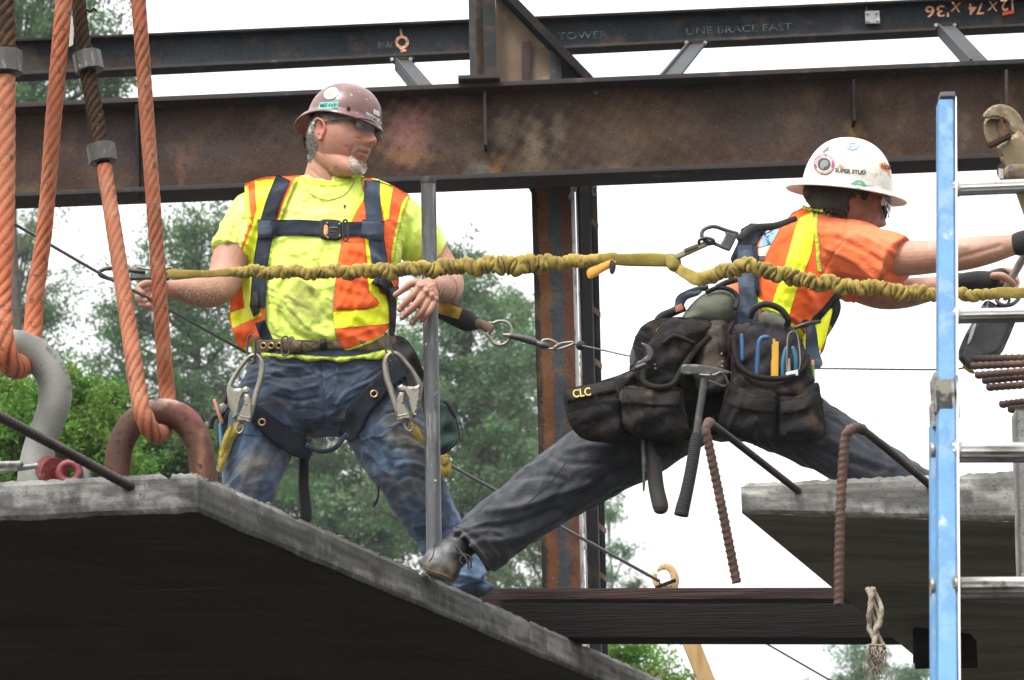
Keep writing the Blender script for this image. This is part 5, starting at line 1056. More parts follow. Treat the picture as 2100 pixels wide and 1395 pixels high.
# ---- vest: front panels lying over the shirt, wrapping to the sides
vest = thing('vest', W(650, 720, 11.5), None, None); vest.parent = w1; vest.location = tuple(W(650, 720, 11.5)-np.array(w1.location))
VL_ = [(503, 377), (540, 364), (585, 360), (614, 359), (602, 388), (586, 425), (574, 462), (556, 492), (550, 545), (543, 600), (543, 655), (532, 690), (498, 721), (484, 705), (470, 655), (474, 595), (482, 545), (497, 508), (510, 466), (506, 425)]
VR_ = [(742, 361), (780, 372), (812, 384), (840, 401), (828, 436), (814, 490), (806, 540), (818, 575), (812, 640), (800, 680), (760, 706), (704, 724), (690, 700), (683, 655), (684, 600), (692, 545), (702, 490), (722, 440), (744, 400)]
flL = [([(520, 560), (510, 620), (505, 690)], 6, .008), ([(535, 560), (528, 620), (525, 680)], 5, -.006), ([(490, 560), (486, 620), (490, 680)], 6, .006)]
flR = [([(720, 560), (735, 600), (730, 650)], 7, .006), ([(700, 590), (740, 600), (775, 590)], 4, .004), ([(790, 560), (785, 600), (780, 650)], 6, -.006), ([(700, 510), (725, 515), (745, 508)], 3, .004), ([(715, 690), (745, 680), (780, 670)], 5, .005)]
vl = drape(VL_, bs, out=.007, th=.006, s=4, edge=4, relax=6, folds=flL); vl = crumple(vl, .004, 8., (1, 1, .6), 1.); vr = drape(VR_, bs, out=.007, th=.006, s=4, edge=4, relax=6, folds=flR); vr = crumple(vr, .004, 8., (1, 1, .6), 4.)
obj('front_panel', vl, m_orange, vest); obj('front_panel', vr, m_orange, vest)
bk1 = rows([(374, 560, 790, 11.70, .03, .06), (400, 520, 830, 11.70, .03, .09), (450, 518, 822, 11.69, .03, .12), (560, 508, 806, 11.68, .03, .13), (640, 500, 802, 11.68, .03, .14), (700, 505, 800, 11.68, .03, .14)], 40)
obj('back_panel', bk1, m_orange, vest)
bv = bvh_of(sh_[:2], vl, vr)
for pl in ([(522, 371), (566, 366), (560, 385), (546, 410), (540, 440), (532, 500), (524, 560), (518, 628), (501, 633), (497, 590), (485, 545), (500, 508), (516, 465), (526, 430)], [(471, 642), (500, 632), (516, 622), (532, 616), (536, 648), (505, 660), (477, 673)], [(780, 374), (806, 384), (800, 420), (797, 450), (788, 452), (782, 420), (776, 396)],
           [(748, 488), (768, 492), (772, 540), (774, 580), (779, 602), (800, 606), (816, 608), (812, 655), (795, 664), (684, 674), (683, 638), (748, 636), (776, 628), (770, 612), (757, 598), (754, 550)]):
    obj('reflective_tape', drape(pl, bv, out=.001, th=.003, s=3.5, edge=2.5, relax=2, jit=.0006), m_yel, vest)
for pl, w in (([(611, 362), (598, 388), (582, 425), (571, 462)], 7), ([(505, 380), (508, 425), (513, 462)], 8), ([(744, 364), (751, 384), (744, 404), (724, 438), (710, 470)], 8), ([(839, 403), (828, 420), (818, 460), (809, 505), (806, 540), (812, 558)], 8), ([(705, 721), (745, 708), (785, 690), (802, 672)], 7), ([(532, 690), (512, 708), (499, 719)], 6), ([(557, 492), (550, 545)], 8)):
    obj('lime_trim', drape(strip(pl, w), bv, out=.001, th=.005, s=3, edge=3, relax=1), m_trim, vest)
m_zip = M('zip_teeth', (.35, .28, .12), .5, .5, bump=(300, .003))
for pl in ([(552, 500), (548, 560), (545, 610), (546, 660)], [(694, 560), (685, 600), (684, 650), (691, 695), (701, 720)]): obj('zip', drape(strip(pl, 3.2), bv, out=.002, th=.004, s=2.5, edge=1.5, relax=1), m_zip, vest)
obj('pocket', drape(smooth_poly([(702, 500), (725, 497), (748, 500), (752, 545), (752, 590), (772, 612), (776, 626), (745, 634), (700, 634), (688, 630), (690, 560)], 3), bv, out=.001, th=.006, s=4, edge=5, puff=.008, jit=.0012, relax=2), m_orange, vest)
obj('cloth_tear', drape([(530, 412), (536, 404), (539, 414), (544, 420), (534, 422), (530, 418)], bv, out=.001, th=.002, s=3), M('tear', (.25, .03, .01), .9), vest)
bv = bvh_of(sh_[:2], vl, vr, jn[:2])

# ---- harness
har = thing('harness', W(650, 720, 11.45), None, None); har.parent = w1; har.location = tuple(W(650, 720, 11.45)-np.array(w1.location))
def hstrap(pl, w, mat=m_navy, out=.006, th=.005, name='strap', base=None, par=None, **k):
    sh = drape(strip(pl, w), base or bv, out=out, th=th, s=3.5, edge=2.5, relax=k.pop('relax', 10), **k); obj(name, sh, mat, par or har); return sh
hs_ = [hstrap([(582, 364), (566, 400), (553, 440), (545, 480), (536, 530), (531, 580), (528, 630)], 31), hstrap([(763, 370), (763, 410), (768, 450), (773, 500), (780, 545), (786, 585)], 33, m_navyl),
       hstrap([(533, 660), (545, 690), (560, 720)], 22)]
bv2 = bvh_of(sh_[:2], vl, vr, jn[:2], *hs_)
c1 = hstrap([(530, 469), (560, 468), (610, 467), (662, 470)], 33, base=bv2, out=.004); c2 = hstrap([(700, 471), (730, 470), (785, 470)], 30, base=bv2, out=.004)
hstrap([(528, 469), (545, 469), (557, 468)], 38, m_navyl, base=bvh_of(c1, sh_[:2], *hs_), out=.002); hstrap([(741, 470), (764, 472), (787, 474)], 40, m_navyl, base=bvh_of(c2, sh_[:2], *hs_), out=.004)
bb_ = bvh_of(c1, c2, sh_[:2], vl, vr)
def on(x, y, b, out): return nrm(ray(x, y))*((cast(b, x, y) or 12.0)-out)
bo = obj('buckle', drape(smooth_poly([(655, 456), (668, 450), (695, 452), (701, 462), (701, 484), (694, 493), (670, 492), (656, 486)], 3), bb_, out=.008, th=.012, s=2.5, edge=3, relax=30, stiff=1), m_black, har)
obj('buckle_button', drape(smooth_poly([(664, 463), (671, 460), (673, 474), (668, 486), (663, 476)], 3), bb_, out=.021, th=.003, s=2, relax=10), M('orange_plastic', (.45, .2, .06), .4), bo)
obj('buckle_rivets', join(*[sphere(on(x, y, bb_, .026), .0045, 8, 10) for x, y in ((671, 458), (696, 460), (672, 487), (697, 484))]), m_zinc, bo)
obj('buckle_bar', join(*[drape(strip([(675, y), (692, y)], 3), bb_, out=.02, th=.003, s=2) for y in (466, 474, 481)]), m_zincd, bo); obj('loop_bar', ring([(704, 455, 11.42), (712, 455, 11.42), (713, 490, 11.43), (705, 491, 11.43)], 2, 8), m_zincd, bo)
# leg straps
l1 = hstrap([(512, 838), (535, 858), (570, 888), (610, 915), (640, 932)], [30, 38, 44, 44, 30], base=bj, out=.014, th=.008, relax=30, stiff=1)
l2 = hstrap([(835, 745), (800, 775), (765, 808), (738, 842), (720, 880), (706, 900)], [34, 38, 42, 44, 44, 30], base=bj, out=.014, th=.008, relax=30, stiff=1)
obj('strap', tube(path([(628, 912, 11.48), (655, 925, 11.47), (685, 920, 11.47), (712, 890, 11.48)], 6), 5*mpp(W(660, 920, 11.47)), .004, n=10), m_navy, har)
for x, y in ((537, 866), (767, 808)):
    q = bvh_of(l1, l2); c = [(a, b) for a, b, _ in circle_px(x, y, 6.5, 6.5, 0, 12)]; P = [on(a, b, q, .003) for a, b in c]; obj('grommet', tube(catmull(P+P[:3], 3)[3:39], .0032, n=8, closed=True), m_brassg, har); obj('grommet_hole', patch_on(q, [(x+(a-x)*.7, y+(b-y)*.7) for a, b in c], .0008, 3), m_dark, har, smooth=False)
hstrap([(812, 700), (835, 730), (850, 770), (858, 810)], [20, 34, 40, 30], m_black, base=bj, out=.010, th=.012)
hstrap([(770, 568), (792, 585), (803, 610), (806, 650), (803, 690)], [30, 26, 18, 14, 12], m_black, base=bv2, out=.012, th=.01)
obj('adjuster_buckle', drape([(775, 570), (795, 566), (806, 586), (790, 596), (778, 588)], bv2, out=.028, th=.01, s=3, relax=20), m_black, har)
obj('adjuster_buckle', drape([(796, 590), (818, 588), (820, 598), (800, 604)], bv2, out=.03, th=.008, s=3, relax=20), m_navyl, har)
obj('adjuster_buckle', drape([(515, 600), (528, 596), (532, 640), (520, 650), (512, 628)], bv2, out=.014, th=.010, s=3, relax=20), m_black, har)
# belt
belt = thing('tool_belt', W(660, 712, 11.45), None, None); belt.parent = w1; belt.location = tuple(W(660, 712, 11.45)-np.array(w1.location))
bt = drape(strip([(524, 708), (560, 710), (600, 711), (650, 713), (700, 714), (745, 710), (790, 700), (812, 692)], 29), bvh_of(sh_[:2]), out=.008, th=.006, s=3.5, edge=3, relax=6)
obj('belt_band', bt, m_tanw, belt)
bbt = bvh_of(bt)
for x in (540, 556, 572):
    P = [on(x+5.5*math.cos(a), 709+5.5*math.sin(a), bbt, .002) for a in np.linspace(0, 2*math.pi, 12, endpoint=False)]; obj('grommet', tube(np.array(P), .0025, n=7, closed=True), m_brassg, belt); obj('grommet_hole', patch_on(bbt, [(x+3.5*math.cos(a), 709+3.5*math.sin(a)) for a in np.linspace(0, 6.28, 9)[:-1]], .001, 2), m_dark, belt, smooth=False)
obj('buckle', ring([(578, 695, 11.43), (590, 693, 11.43), (592, 725, 11.43), (579, 726, 11.43)], 2, 8), m_zincd, belt)
obj('strap_end', drape(smooth_poly([(582, 700), (597, 690), (604, 694), (612, 712), (606, 720), (588, 727)], 3), bbt, out=.006, th=.012, s=3, edge=3, relax=10), m_tanw, belt)
obj('belt_loop', drape(strip([(662, 696), (665, 734)], 15), bbt, out=.004, th=.006, s=3), m_black, belt)
obj('box_stitching', join(*[drape(strip(pl, 1.4), bbt, out=.0005, th=.0012, s=2) for pl in ([(618, 700), (652, 702)], [(618, 722), (652, 724)], [(618, 700), (618, 722)], [(652, 702), (652, 724)], [(618, 700), (652, 724)], [(652, 702), (618, 722)])]), m_black, belt)
# side pouches of the belt
m_green = cloth('dark_green_canvas', (.018, .05, .04), var=[((.035, .085, .07), 12, .5, .68), ((.01, .02, .018), 9, .45, .6)], attr=None)
m_gloves = cloth('yellow_gloves', (.36, .27, .05), var=[((.2, .15, .035), 18, .46, .64), ((.5, .4, .1), 26, .55, .7)], attr=None)
obj('green_pouch', pillow([(895, 830), (915, 822), (930, 838), (943, 892), (930, 918), (905, 934), (890, 930)], 11.66, .05, .05, lump=.3), m_green, belt)
obj('pouch_edge', tube(path([(905, 824, 11.63), (918, 826, 11.62), (927, 842, 11.62), (932, 858, 11.63)], 5), .008, n=8), m_black, belt)
obj('black_side_bag', pillow([(800, 690), (830, 694), (852, 722), (866, 762), (872, 830), (868, 900), (850, 900), (840, 800), (815, 730)], 11.70, .05, .06), m_black, belt)
obj('green_pouch', pillow([(452, 835), (475, 825), (492, 838), (492, 870), (478, 910), (456, 938), (446, 905)], 11.66, .05, .05, lump=.3), m_green, belt)
obj('pouch_edge', tube(path([(432, 880, 11.62), (436, 858, 11.61), (455, 850, 11.61), (468, 836, 11.61)], 5), .009, n=8), m_black, belt)
obj('blue_pen', limb([(452, 872, 11.6, 4.5), (456, 930, 11.6, 4.5)], 10), M('blue_plastic', (.05, .16, .28), .5), belt)

# ---- things he carries
obj('work_gloves', join(pillow([(486, 862), (497, 880), (480, 905), (470, 930), (455, 968), (446, 955), (452, 915), (466, 885)], 11.5, .018, .018, s=3, lump=.5), pillow([(462, 885), (478, 872), (470, 910), (456, 940), (448, 930)], 11.49, .014, .014, s=3, lump=.5)), m_gloves, label='yellow lanyard webbing hanging below the left hook of the worker in jeans', cat='webbing')
obj('work_gloves', pillow([(838, 866), (852, 866), (864, 885), (868, 912), (858, 905), (842, 886)], 11.47, .016, .016, s=3, lump=.5), m_gloves, label='yellow lanyard webbing hanging below the right hook beside the steel pipe', cat='webbing')
obj('webbing_bundle', join(pillow([(903, 938), (918, 930), (924, 944), (926, 965), (918, 980), (906, 975), (900, 955)], 11.55, .02, .02, s=3, lump=.6), pillow([(905, 940), (922, 936), (920, 952), (908, 956)], 11.53, .015, .015, s=3)), m_gloves, label='crumpled yellow webbing right of the pipe at thigh height', cat='webbing')
hm = thing('hammer', W(626, 1060, 11.7), 'hammer with a black grip hanging between the legs of the worker in jeans', 'hammer')
obj('grip', limb([(623, 945, 11.7, 10), (623, 1000, 11.7, 11), (627, 1040, 11.7, 12), (628, 1062, 11.7, 12)], 20), m_glove, hm); obj('shaft', limb([(622, 880, 11.7, 7), (623, 948, 11.7, 8)], 16), M('wood_handle', (.25, .16, .08), .7), hm); obj('hammer_head', limb([(595, 880, 11.7, 10), (650, 880, 11.7, 10)], 16), m_zincd, hm)
obj('spanner', limb([(776, 968, 11.6, 4), (774, 1000, 11.6, 4.5), (773, 1018, 11.6, 5), (768, 1030, 11.6, 6), (766, 1038, 11.6, 3)], 12), m_zincd, label='dark wrench end hanging below the thigh strap of the worker in jeans', cat='wrench')
pr = thing('pliers', W(455, 850, 11.6), 'pliers with a worn salmon handle in the left pouch', 'pliers')
obj('handle', limb([(440, 822, 11.57, 3.5), (448, 845, 11.57, 4), (455, 866, 11.58, 4)], 12), M('salmon_grip', (.55, .22, .15), .6), pr); obj('handle', limb([(466, 808, 11.58, 4), (460, 825, 11.57, 5), (456, 838, 11.57, 4)], 12), m_dark, pr); obj('pivot', pillow([(449, 830), (459, 826), (464, 838), (455, 844)], 11.56, .008, .008, s=3), m_zinc, pr)

def snap_hook(fn, Y, label):
    t = thing('snap_hook', W(*fn(505, 880), Y), label, 'snap hook', 'steel snap hooks at the hips')
    A = lambda L: [fn(x, y) for x, y in L]
    fr = [(482, 858), (474, 826), (471, 795), (482, 770), (496, 750), (512, 732), (527, 730), (537, 746), (535, 776), (526, 806), (519, 832), (511, 862)]; wd = [4, 5.5, 5.5, 4.5, 4.5, 5, 5.5, 6, 6.2, 6.2, 6, 5]
    obj('frame', limb([(*fn(x, y), Y, w, w*1.15) for (x, y), w in zip(fr, wd)], 14, 5), m_zinc, t)
    obj('gate', plate(A([(468, 790), (480, 797), (498, 796), (505, 792), (514, 797), (509, 806), (500, 806), (493, 822), (486, 856), (478, 858), (471, 825)]), Y-.004, .022, s=3.5, bev=2), m_zinc, t, smooth='auto')
    obj('lock_lever', plate(A([(501, 808), (510, 809), (516, 826), (517, 845), (514, 868), (486, 863), (490, 850), (499, 832)]), Y-.008, .026, s=3.5, bev=2), m_zinc, t, smooth='auto')
    obj('rivet', sphere(W(*fn(479, 855), Y-.016), .0045, 8, 10), m_zinc, t); obj('rivet', sphere(W(*fn(505, 829), Y-.022), .003, 8, 10), m_zinc, t)
    obj('swivel_eye', ring([(*fn(x, y), Y) for x, y, _ in circle_px(492, 878, 7, 11, 0, 10, .3)], 2.6, 8), m_zinc, t)
    obj('ridge', limb([(*fn(494, 854), Y-.018, 2.5), (*fn(512, 858), Y-.018, 2.5)], 8), m_zinc, t)
    return t
snap_hook(lambda x, y: (x, y), 11.42, 'steel snap hook hanging at the left hip of the worker in jeans')
snap_hook(lambda x, y: (801+(527-x)*1.06, 726+(y-730)*1.0), 11.42, 'steel snap hook hanging beside the pipe on the right hip of the worker in jeans')
obj('hip_ring', ring([(511, 690, 11.42), (522, 694, 11.40), (522, 740, 11.41), (512, 742, 11.42), (507, 715, 11.42)], 2.2, 8), m_zincd, belt)
obj('hip_ring', ring([(790, 686, 11.42), (798, 690, 11.40), (806, 735, 11.41), (798, 738, 11.42), (790, 712, 11.42)], 2.2, 8), m_zincd, belt)
# ================================================================== WORKER STRIDING ACROSS THE GAP
w2 = thing('person', WZ(905, 1186, ZS), 'man in white full brim hard hat and dark trousers striding across the gap between slabs', 'person')
hp2 = W(1735, 424, 10.98)
h2V, h2F, h2T = head_shape(1.22, hp2, R(106), R(12), 0)
S2 = [rows([(468, 1650, 1745, 11.0, .08), (500, 1640, 1740, 11.0, .1), (560, 1620, 1720, 11.0, .1)], 30), limb([(1736, 430, 11.0, 38), (1712, 470, 11.0, 46), (1680, 515, 11.0, 55)], 24), limb([(1660, 540, 11.0, 70), (1570, 640, 11.0, 80), (1480, 740, 11.02, 80)], 24),
      limb([(1720, 515, 10.95, 30), (1800, 530, 10.88, 33), (1860, 530, 10.83, 36), (1920, 526, 10.78, 34), (1975, 521, 10.76, 34), (2030, 512, 10.74, 29), (2075, 503, 10.72, 22), (2105, 497, 10.7, 20)], 26),
      limb([(1700, 560, 11.12, 26), (1745, 585, 11.15, 28), (1800, 602, 11.1, 31), (1850, 602, 11.05, 31), (1900, 594, 11.0, 26), (1950, 584, 10.96, 18), (1985, 580, 10.93, 17)], 24),
      limb([(1980, 579, 10.93, 17, 14), (2010, 577, 10.92, 19, 12), (2036, 577, 10.9, 17, 12)], 20),
      limb([(2105, 497, 10.7, 20, 16), (2135, 490, 10.68, 22, 14)], 20)]
hf2 = hand_fingers([[(2038, 566, 10.87, 8), (2055, 566, 10.85, 8), (2068, 574, 10.85, 7.5), (2078, 583, 10.86, 6.5)],
    [(2030, 562, 10.92, 8), (2058, 556, 10.95, 8), (2080, 562, 10.95, 7.5), (2082, 578, 10.92, 7)], [(2034, 572, 10.93, 8), (2062, 566, 10.97, 8), (2084, 576, 10.96, 7.5), (2080, 592, 10.92, 7)],
    [(2034, 582, 10.93, 8), (2058, 580, 10.97, 7.5), (2078, 590, 10.96, 7), (2072, 604, 10.92, 6.5)], [(2030, 590, 10.93, 7), (2050, 592, 10.96, 6.5), (2068, 602, 10.95, 6), (2062, 612, 10.92, 5.6)]])
b2 = fuse([(h2V, h2F)]+ear_shapes(h2T, -1, 1.22)+ear_shapes(h2T, 1, 1.22)+S2+hf2, .0028, 2, .5)
b2 = ridges(b2, [([(1945, 535), (2000, 520), (2050, 505)], 6, -.004), ([(1930, 505), (1980, 505)], 8, .004)])
b2c = blobs(b2, (.42, .23, .155), [(1770, 430, 60, 60, (.17, .075, .048), 1), (1751, 420, 16, 24, (.30, .12, .08), .8), (1960, 545, 90, 14, (.30, .15, .10), .6), (1980, 500, 90, 14, (.50, .31, .24), .5), (1850, 625, 80, 14, (.28, .15, .10), .6), (1860, 590, 60, 14, (.48, .3, .24), .4),  # brim shade on face, lit arm tops and shaded undersides painted in
    (1845, 615, 14, 8, (.16, .09, .07), .6), (1870, 618, 12, 6, (.16, .09, .07), .6), (1890, 580, 10, 8, (.2, .12, .09), .5), (2060, 570, 30, 12, (.48, .26, .18), .5)])
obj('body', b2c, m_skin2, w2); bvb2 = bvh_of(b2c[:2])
m_bhair = M('black_hair', (.012, .010, .010), .7, var=[((.03, .025, .022), 60, .5, .65)], bump=(120, .006))
hair_poly = [(1648, 380), (1652, 412), (1664, 426), (1690, 428), (1715, 432), (1734, 440), (1742, 434), (1742, 412), (1748, 400), (1764, 398), (1768, 410), (1776, 412), (1784, 396), (1770, 380), (1700, 372)]
obj('hair', join(drape(hair_poly, bvb2, out=.003, th=.010, s=4, edge=6, jit=.001, relax=8)), m_bhair, w2)
obj('hair_back', limb([(1668, 395, 10.98, 22, 40), (1690, 402, 10.98, 28, 46), (1718, 412, 10.99, 24, 44)], 24), m_bhair, w2)
tufts([(1655, 412), (1670, 424), (1700, 428), (1736, 438), (1736, 446), (1700, 438), (1668, 432), (1652, 420)], bvb2, 300, .012, (-.2, .9), (.012, .01, .01), m_hair, 'hair_tufts', w2)
m_shade = M('dark_lens', (.01, .01, .012), .08, coat=1)
gl2 = obj('sunglasses', tube(catmull(h2T([(-.079, .012, .029), (-.080, -.03, .032), (-.072, -.072, .034), (-.058, -.098, .036)]), 6), .0035, n=8), m_shade, w2)
for s in (-1, 1):
    V = []; nu, nv = 14, 8
    for j in range(nv+1):
        for i in range(nu+1): a = i/nu; wv = j/nv; x = s*(.008+.060*a); y = -.1185+.036*a**2.0; V.append((x, y-.003*math.sin(wv*3.1), .040-(.044-.014*a**3)*wv))
    V = np.array(V); F = [(j*(nu+1)+i, (j+1)*(nu+1)+i, (j+1)*(nu+1)+i+1, j*(nu+1)+i+1) for j in range(nv) for i in range(nu)]; Vw = h2T(V); B = Vw+h2T([(0, .002, 0)])[0]-h2T([(0, 0, 0)])[0]; m = len(Vw)
    obj('lens', (np.vstack([Vw, B]), F+[tuple(k+m for k in f[::-1]) for f in F]+[(a, a+m, b+m, b)[::-1] for a, b in bedges(F)]), m_shade, gl2)

# hat
m_hatw = M('scuffed_white_hat', (.74, .70, .62), .38, var=[((.55, .47, .36), 8, .50, .70, None, 6, .6), ((.3, .25, .2), 38, .60, .70, None, 5, .7), ((.5, .42, .32), 3, .58, .75, None, 6, .4)], bump=(60, .0006), coat=.2)
f2_, s2v, u2_ = frame(R(100), R(7), R(0)); bank = R(10)
Bm = np.array(Matrix.Rotation(bank, 3, Vector(f2_))); s2v, u2_ = Bm@s2v, Bm@u2_
if u2_[1] > frame(R(100), R(7))[2][1]: Bm = np.array(Matrix.Rotation(-2*bank, 3, Vector(f2_))); s2v, u2_ = Bm@s2v, Bm@u2_
hc2 = W(1737, 391, 10.98)
h2s = hard_hat(hc2, f2_, s2v, u2_, .150, .133, .174, lambda p: (.045+.006*math.cos(p)**2, .010+.004*max(0, math.cos(p))), n=80)
hat2 = obj('hard_hat', h2s, m_hatw, w2); bh2 = bvh_of(h2s)
K = lambda cx, cy, rx, ry, rot=0, n=24: [(x, y) for x, y, _ in circle_px(cx, cy, rx, ry, 0, n, rot)]
m_mar = M('maroon_ink', (.28, .04, .06), .5); m_grn = M('green_ink', (.06, .42, .25), .5); m_or2 = M('orange_ink_b', (.85, .28, .06), .5); m_blu2 = M('blue_ink_b', (.14, .26, .62), .5)
obj('round_sticker', patch_on(bh2, K(1690, 337, 22, 22), .0008, 3), m_mar, hat2); obj('sticker_centre', patch_on(bh2, K(1690, 337, 13.5, 13.5), .0016, 3), m_ink, hat2)
obj('sticker_ring', patch_on(bh2, strip([p for p in K(1690, 337, 14.5, 14.5, 0, 30)]+[(1704.5, 337)], 1.6), .0018, 2), m_stw, hat2, smooth=False)
obj('sticker_text', join(*[text_on(bh2, c, 1690+18*math.cos(a), 337+18*math.sin(a), 4.6, out=.002, rot=a+math.pi/2, bold=.02) for c, a in zip('RAISING GANG ', np.linspace(-3.0, -.2, 13)) if c != ' ']+[text_on(bh2, c, 1690+18*math.cos(a), 337+18*math.sin(a), 4.6, out=.002, rot=a-math.pi/2, bold=.02) for c, a in zip('IRON WORKER', np.linspace(2.6, .5, 11)) if c != ' ']), m_stw, hat2, smooth=False)
obj('sticker_mark', patch_on(bh2, smooth_poly([(1682, 344), (1683, 333), (1690, 328), (1698, 331), (1697, 340), (1690, 343), (1688, 347)], 3), .0022, 2), M('grey_ink', (.16, .17, .17), .6), hat2)
obj('sticker_text', text_on(bh2, 'SUPER STUD', 1744, 352, 8.5, out=.0016, rot=.09, sx=.98, bold=.04), m_ink, hat2, smooth=False)
obj('sticker_mark', join(patch_on(bh2, K(1724, 340, 4, 4, 0, 10), .0016, 2), patch_on(bh2, strip([(1714, 341), (1734, 342)], 1.6), .0016, 2)), m_sto, hat2, smooth=False)
obj('sticker', patch_on(bh2, [(1803, 336), (1814, 332), (1822, 338), (1826, 352), (1826, 366), (1820, 352), (1806, 345)], .0012, 3), m_or2, hat2); obj('sticker_text', text_on(bh2, 'NESS', 1817, 343, 9, out=.002, rot=.22, sx=.72, bold=.03), m_ink, hat2, smooth=False)
obj('sticker_ring', patch_on(bh2, strip([(1747, 383), (1751, 375), (1761, 371), (1771, 375), (1776, 385)], 2.5), .0014, 2), m_grn, hat2, smooth=False)
obj('sticker_text', join(*[text_on(bh2, c, 1762+9*math.cos(a), 384+9*math.sin(a), 4, out=.002, rot=a+math.pi/2, bold=.02) for c, a in zip('SAFETY AWARD', np.linspace(-2.9, -.2, 12)) if c != ' ']+[patch_on(bh2, K(1761, 385, 4, 3, 0, 8), .0016, 2)]), m_grn, hat2, smooth=False)
obj('sticker_text', join(text_on(bh2, 'ST', 1748, 298, 10, out=.0016, rot=.05, sx=1.0, bold=.03), patch_on(bh2, strip([(1734, 294), (1737, 303), (1748, 307), (1759, 303), (1761, 295)], 2.6), .0014, 2)), m_blu2, hat2, smooth=False)
obj('sticker_mark', patch_on(bh2, smooth_poly([(1686, 311), (1692, 305), (1698, 300), (1701, 302), (1698, 307), (1702, 309), (1695, 310), (1690, 314)], 2), .0012, 2), M('grey_ink_b', (.14, .13, .12), .6), hat2)
obj('sticker', patch_on(bh2, [(1808, 370), (1826, 376), (1826, 388), (1808, 384)], .0006, 3), M('pale_reflective', (.62, .62, .58), .3), hat2)
obj('sticker', patch_on(bh2, [(1740, 362), (1792, 371), (1793, 382), (1741, 375)], .0005, 3), M('pale_reflective_b', (.68, .67, .62), .35), hat2)
obj('sticker', patch_on(bh2, [(1802, 391), (1820, 393), (1818, 397), (1804, 395)], .0008, 3), m_yel, hat2)

# ---- trousers
m_char = cloth('charcoal_trousers', (.05, .052, .06), var=[((.020, .03, .036), 8, .46, .64, None, 6, .8), ((.095, .095, .10), 12, .54, .7, None, 6, .6), ((.12, .10, .085), 24, .62, .76, None, 5, .4)], bump=[(14, .010), (420, .0008)])
T2 = [limb([(1405, 835, 11.05, 86), (1300, 902, 11.08, 84), (1205, 958, 11.1, 78), (1120, 1012, 11.12, 71), (1050, 1062, 11.14, 66), (974, 1126, 11.16, 63)], 36, round_ends=False),
      limb([(1540, 820, 11.05, 88), (1630, 868, 11.03, 74), (1730, 925, 11.0, 64), (1830, 985, 11.0, 58), (1930, 1050, 11.0, 54), (2010, 1120, 11.0, 50)], 36, round_ends=False),
      limb([(1430, 760, 11.03, 90), (1470, 810, 11.04, 92), (1520, 830, 11.04, 80)], 36)]
tr2 = fuse(T2, .005, 5, .5)
q = [([(1000, 1050), (1080, 1035), (1150, 1010), (1210, 990)], 8, .012), ([(990, 1080), (1060, 1075), (1140, 1045)], 8, -.010), ([(1010, 1110), (1080, 1095), (1150, 1060)], 7, .008), ([(1060, 980), (1120, 975), (1160, 990), (1130, 1030)], 7, -.008), ([(1130, 935), (1160, 950), (1240, 950)], 6, -.008), ([(1165, 925), (1220, 915), (1290, 930)], 7, .008),
     ([(1180, 1020), (1240, 985), (1300, 950)], 7, -.010), ([(1190, 1040), (1260, 995), (1330, 940)], 6, .008), ([(955, 1085), (985, 1100), (1020, 1140)], 5, .006), ([(1700, 900), (1760, 935), (1830, 960)], 6, .007), ([(1650, 910), (1720, 940), (1800, 965)], 6, -.008), ([(1690, 850), (1740, 880), (1790, 920)], 6, -.006), ([(1620, 915), (1680, 945)], 5, .006)]
tr2 = ridges(crumple(tr2, .007, 7., (.45, 1, 1.5), 3., .6), q)
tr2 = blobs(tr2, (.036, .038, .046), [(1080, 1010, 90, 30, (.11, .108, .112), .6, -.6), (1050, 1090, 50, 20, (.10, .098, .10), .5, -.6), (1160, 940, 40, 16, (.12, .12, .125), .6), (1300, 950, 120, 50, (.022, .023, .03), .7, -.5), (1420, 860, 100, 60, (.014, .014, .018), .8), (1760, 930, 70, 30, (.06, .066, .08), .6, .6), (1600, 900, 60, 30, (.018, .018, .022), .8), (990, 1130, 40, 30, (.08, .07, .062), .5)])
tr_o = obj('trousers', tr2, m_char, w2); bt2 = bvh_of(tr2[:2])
obj('cuff_hem', drape(strip([(927, 1086), (942, 1092), (968, 1115), (992, 1145), (1006, 1170)], 15), bt2, out=.001, th=.006, s=3, edge=2, relax=2), cloth('hem', (.08, .078, .08), attr=None), tr_o)
obj('side_seam', drape(strip([(975, 1105), (1060, 1050), (1130, 990), (1160, 950)], 2.5), bt2, out=.0004, th=.002, s=2.5, edge=1.5), cloth('seam_b', (.03, .03, .035), attr=None), tr_o)
# boot
m_boot = M('scuffed_boot_leather', (.03, .032, .036), .5, attr='tint', var=[((.05, .05, .05), 16, .52, .68, None, 6, .8), ((.14, .11, .075), 24, .60, .74)], bump=(40, .003))
bs_ = join(*[pillow([(866, 1164), (867, 1146), (878, 1128), (898, 1114), (922, 1104), (946, 1112), (958, 1132), (948, 1160), (936, 1188), (912, 1192), (884, 1184)], 11.12, .06, .06, s=4)])
boot = fuse([bs_, limb([(925, 1140, 11.13, 34, 34), (950, 1112, 11.15, 33, 34), (985, 1085, 11.16, 34)], 24)], .004, 3)
bo2 = obj('boot', blobs(boot, (.014, .015, .018), [(888, 1150, 26, 22, (.16, .155, .145), .8, -.6), (905, 1178, 34, 14, (.30, .24, .16), .9, .4), (880, 1130, 14, 10, (.12, .13, .14), .7), (915, 1125, 8, 14, (.13, .14, .16), .6), (945, 1110, 30, 30, (.01, .01, .012), .9), (925, 1160, 14, 20, (.2, .18, .14), .6)]), m_boot, w2)
bbt2 = bvh_of(boot)
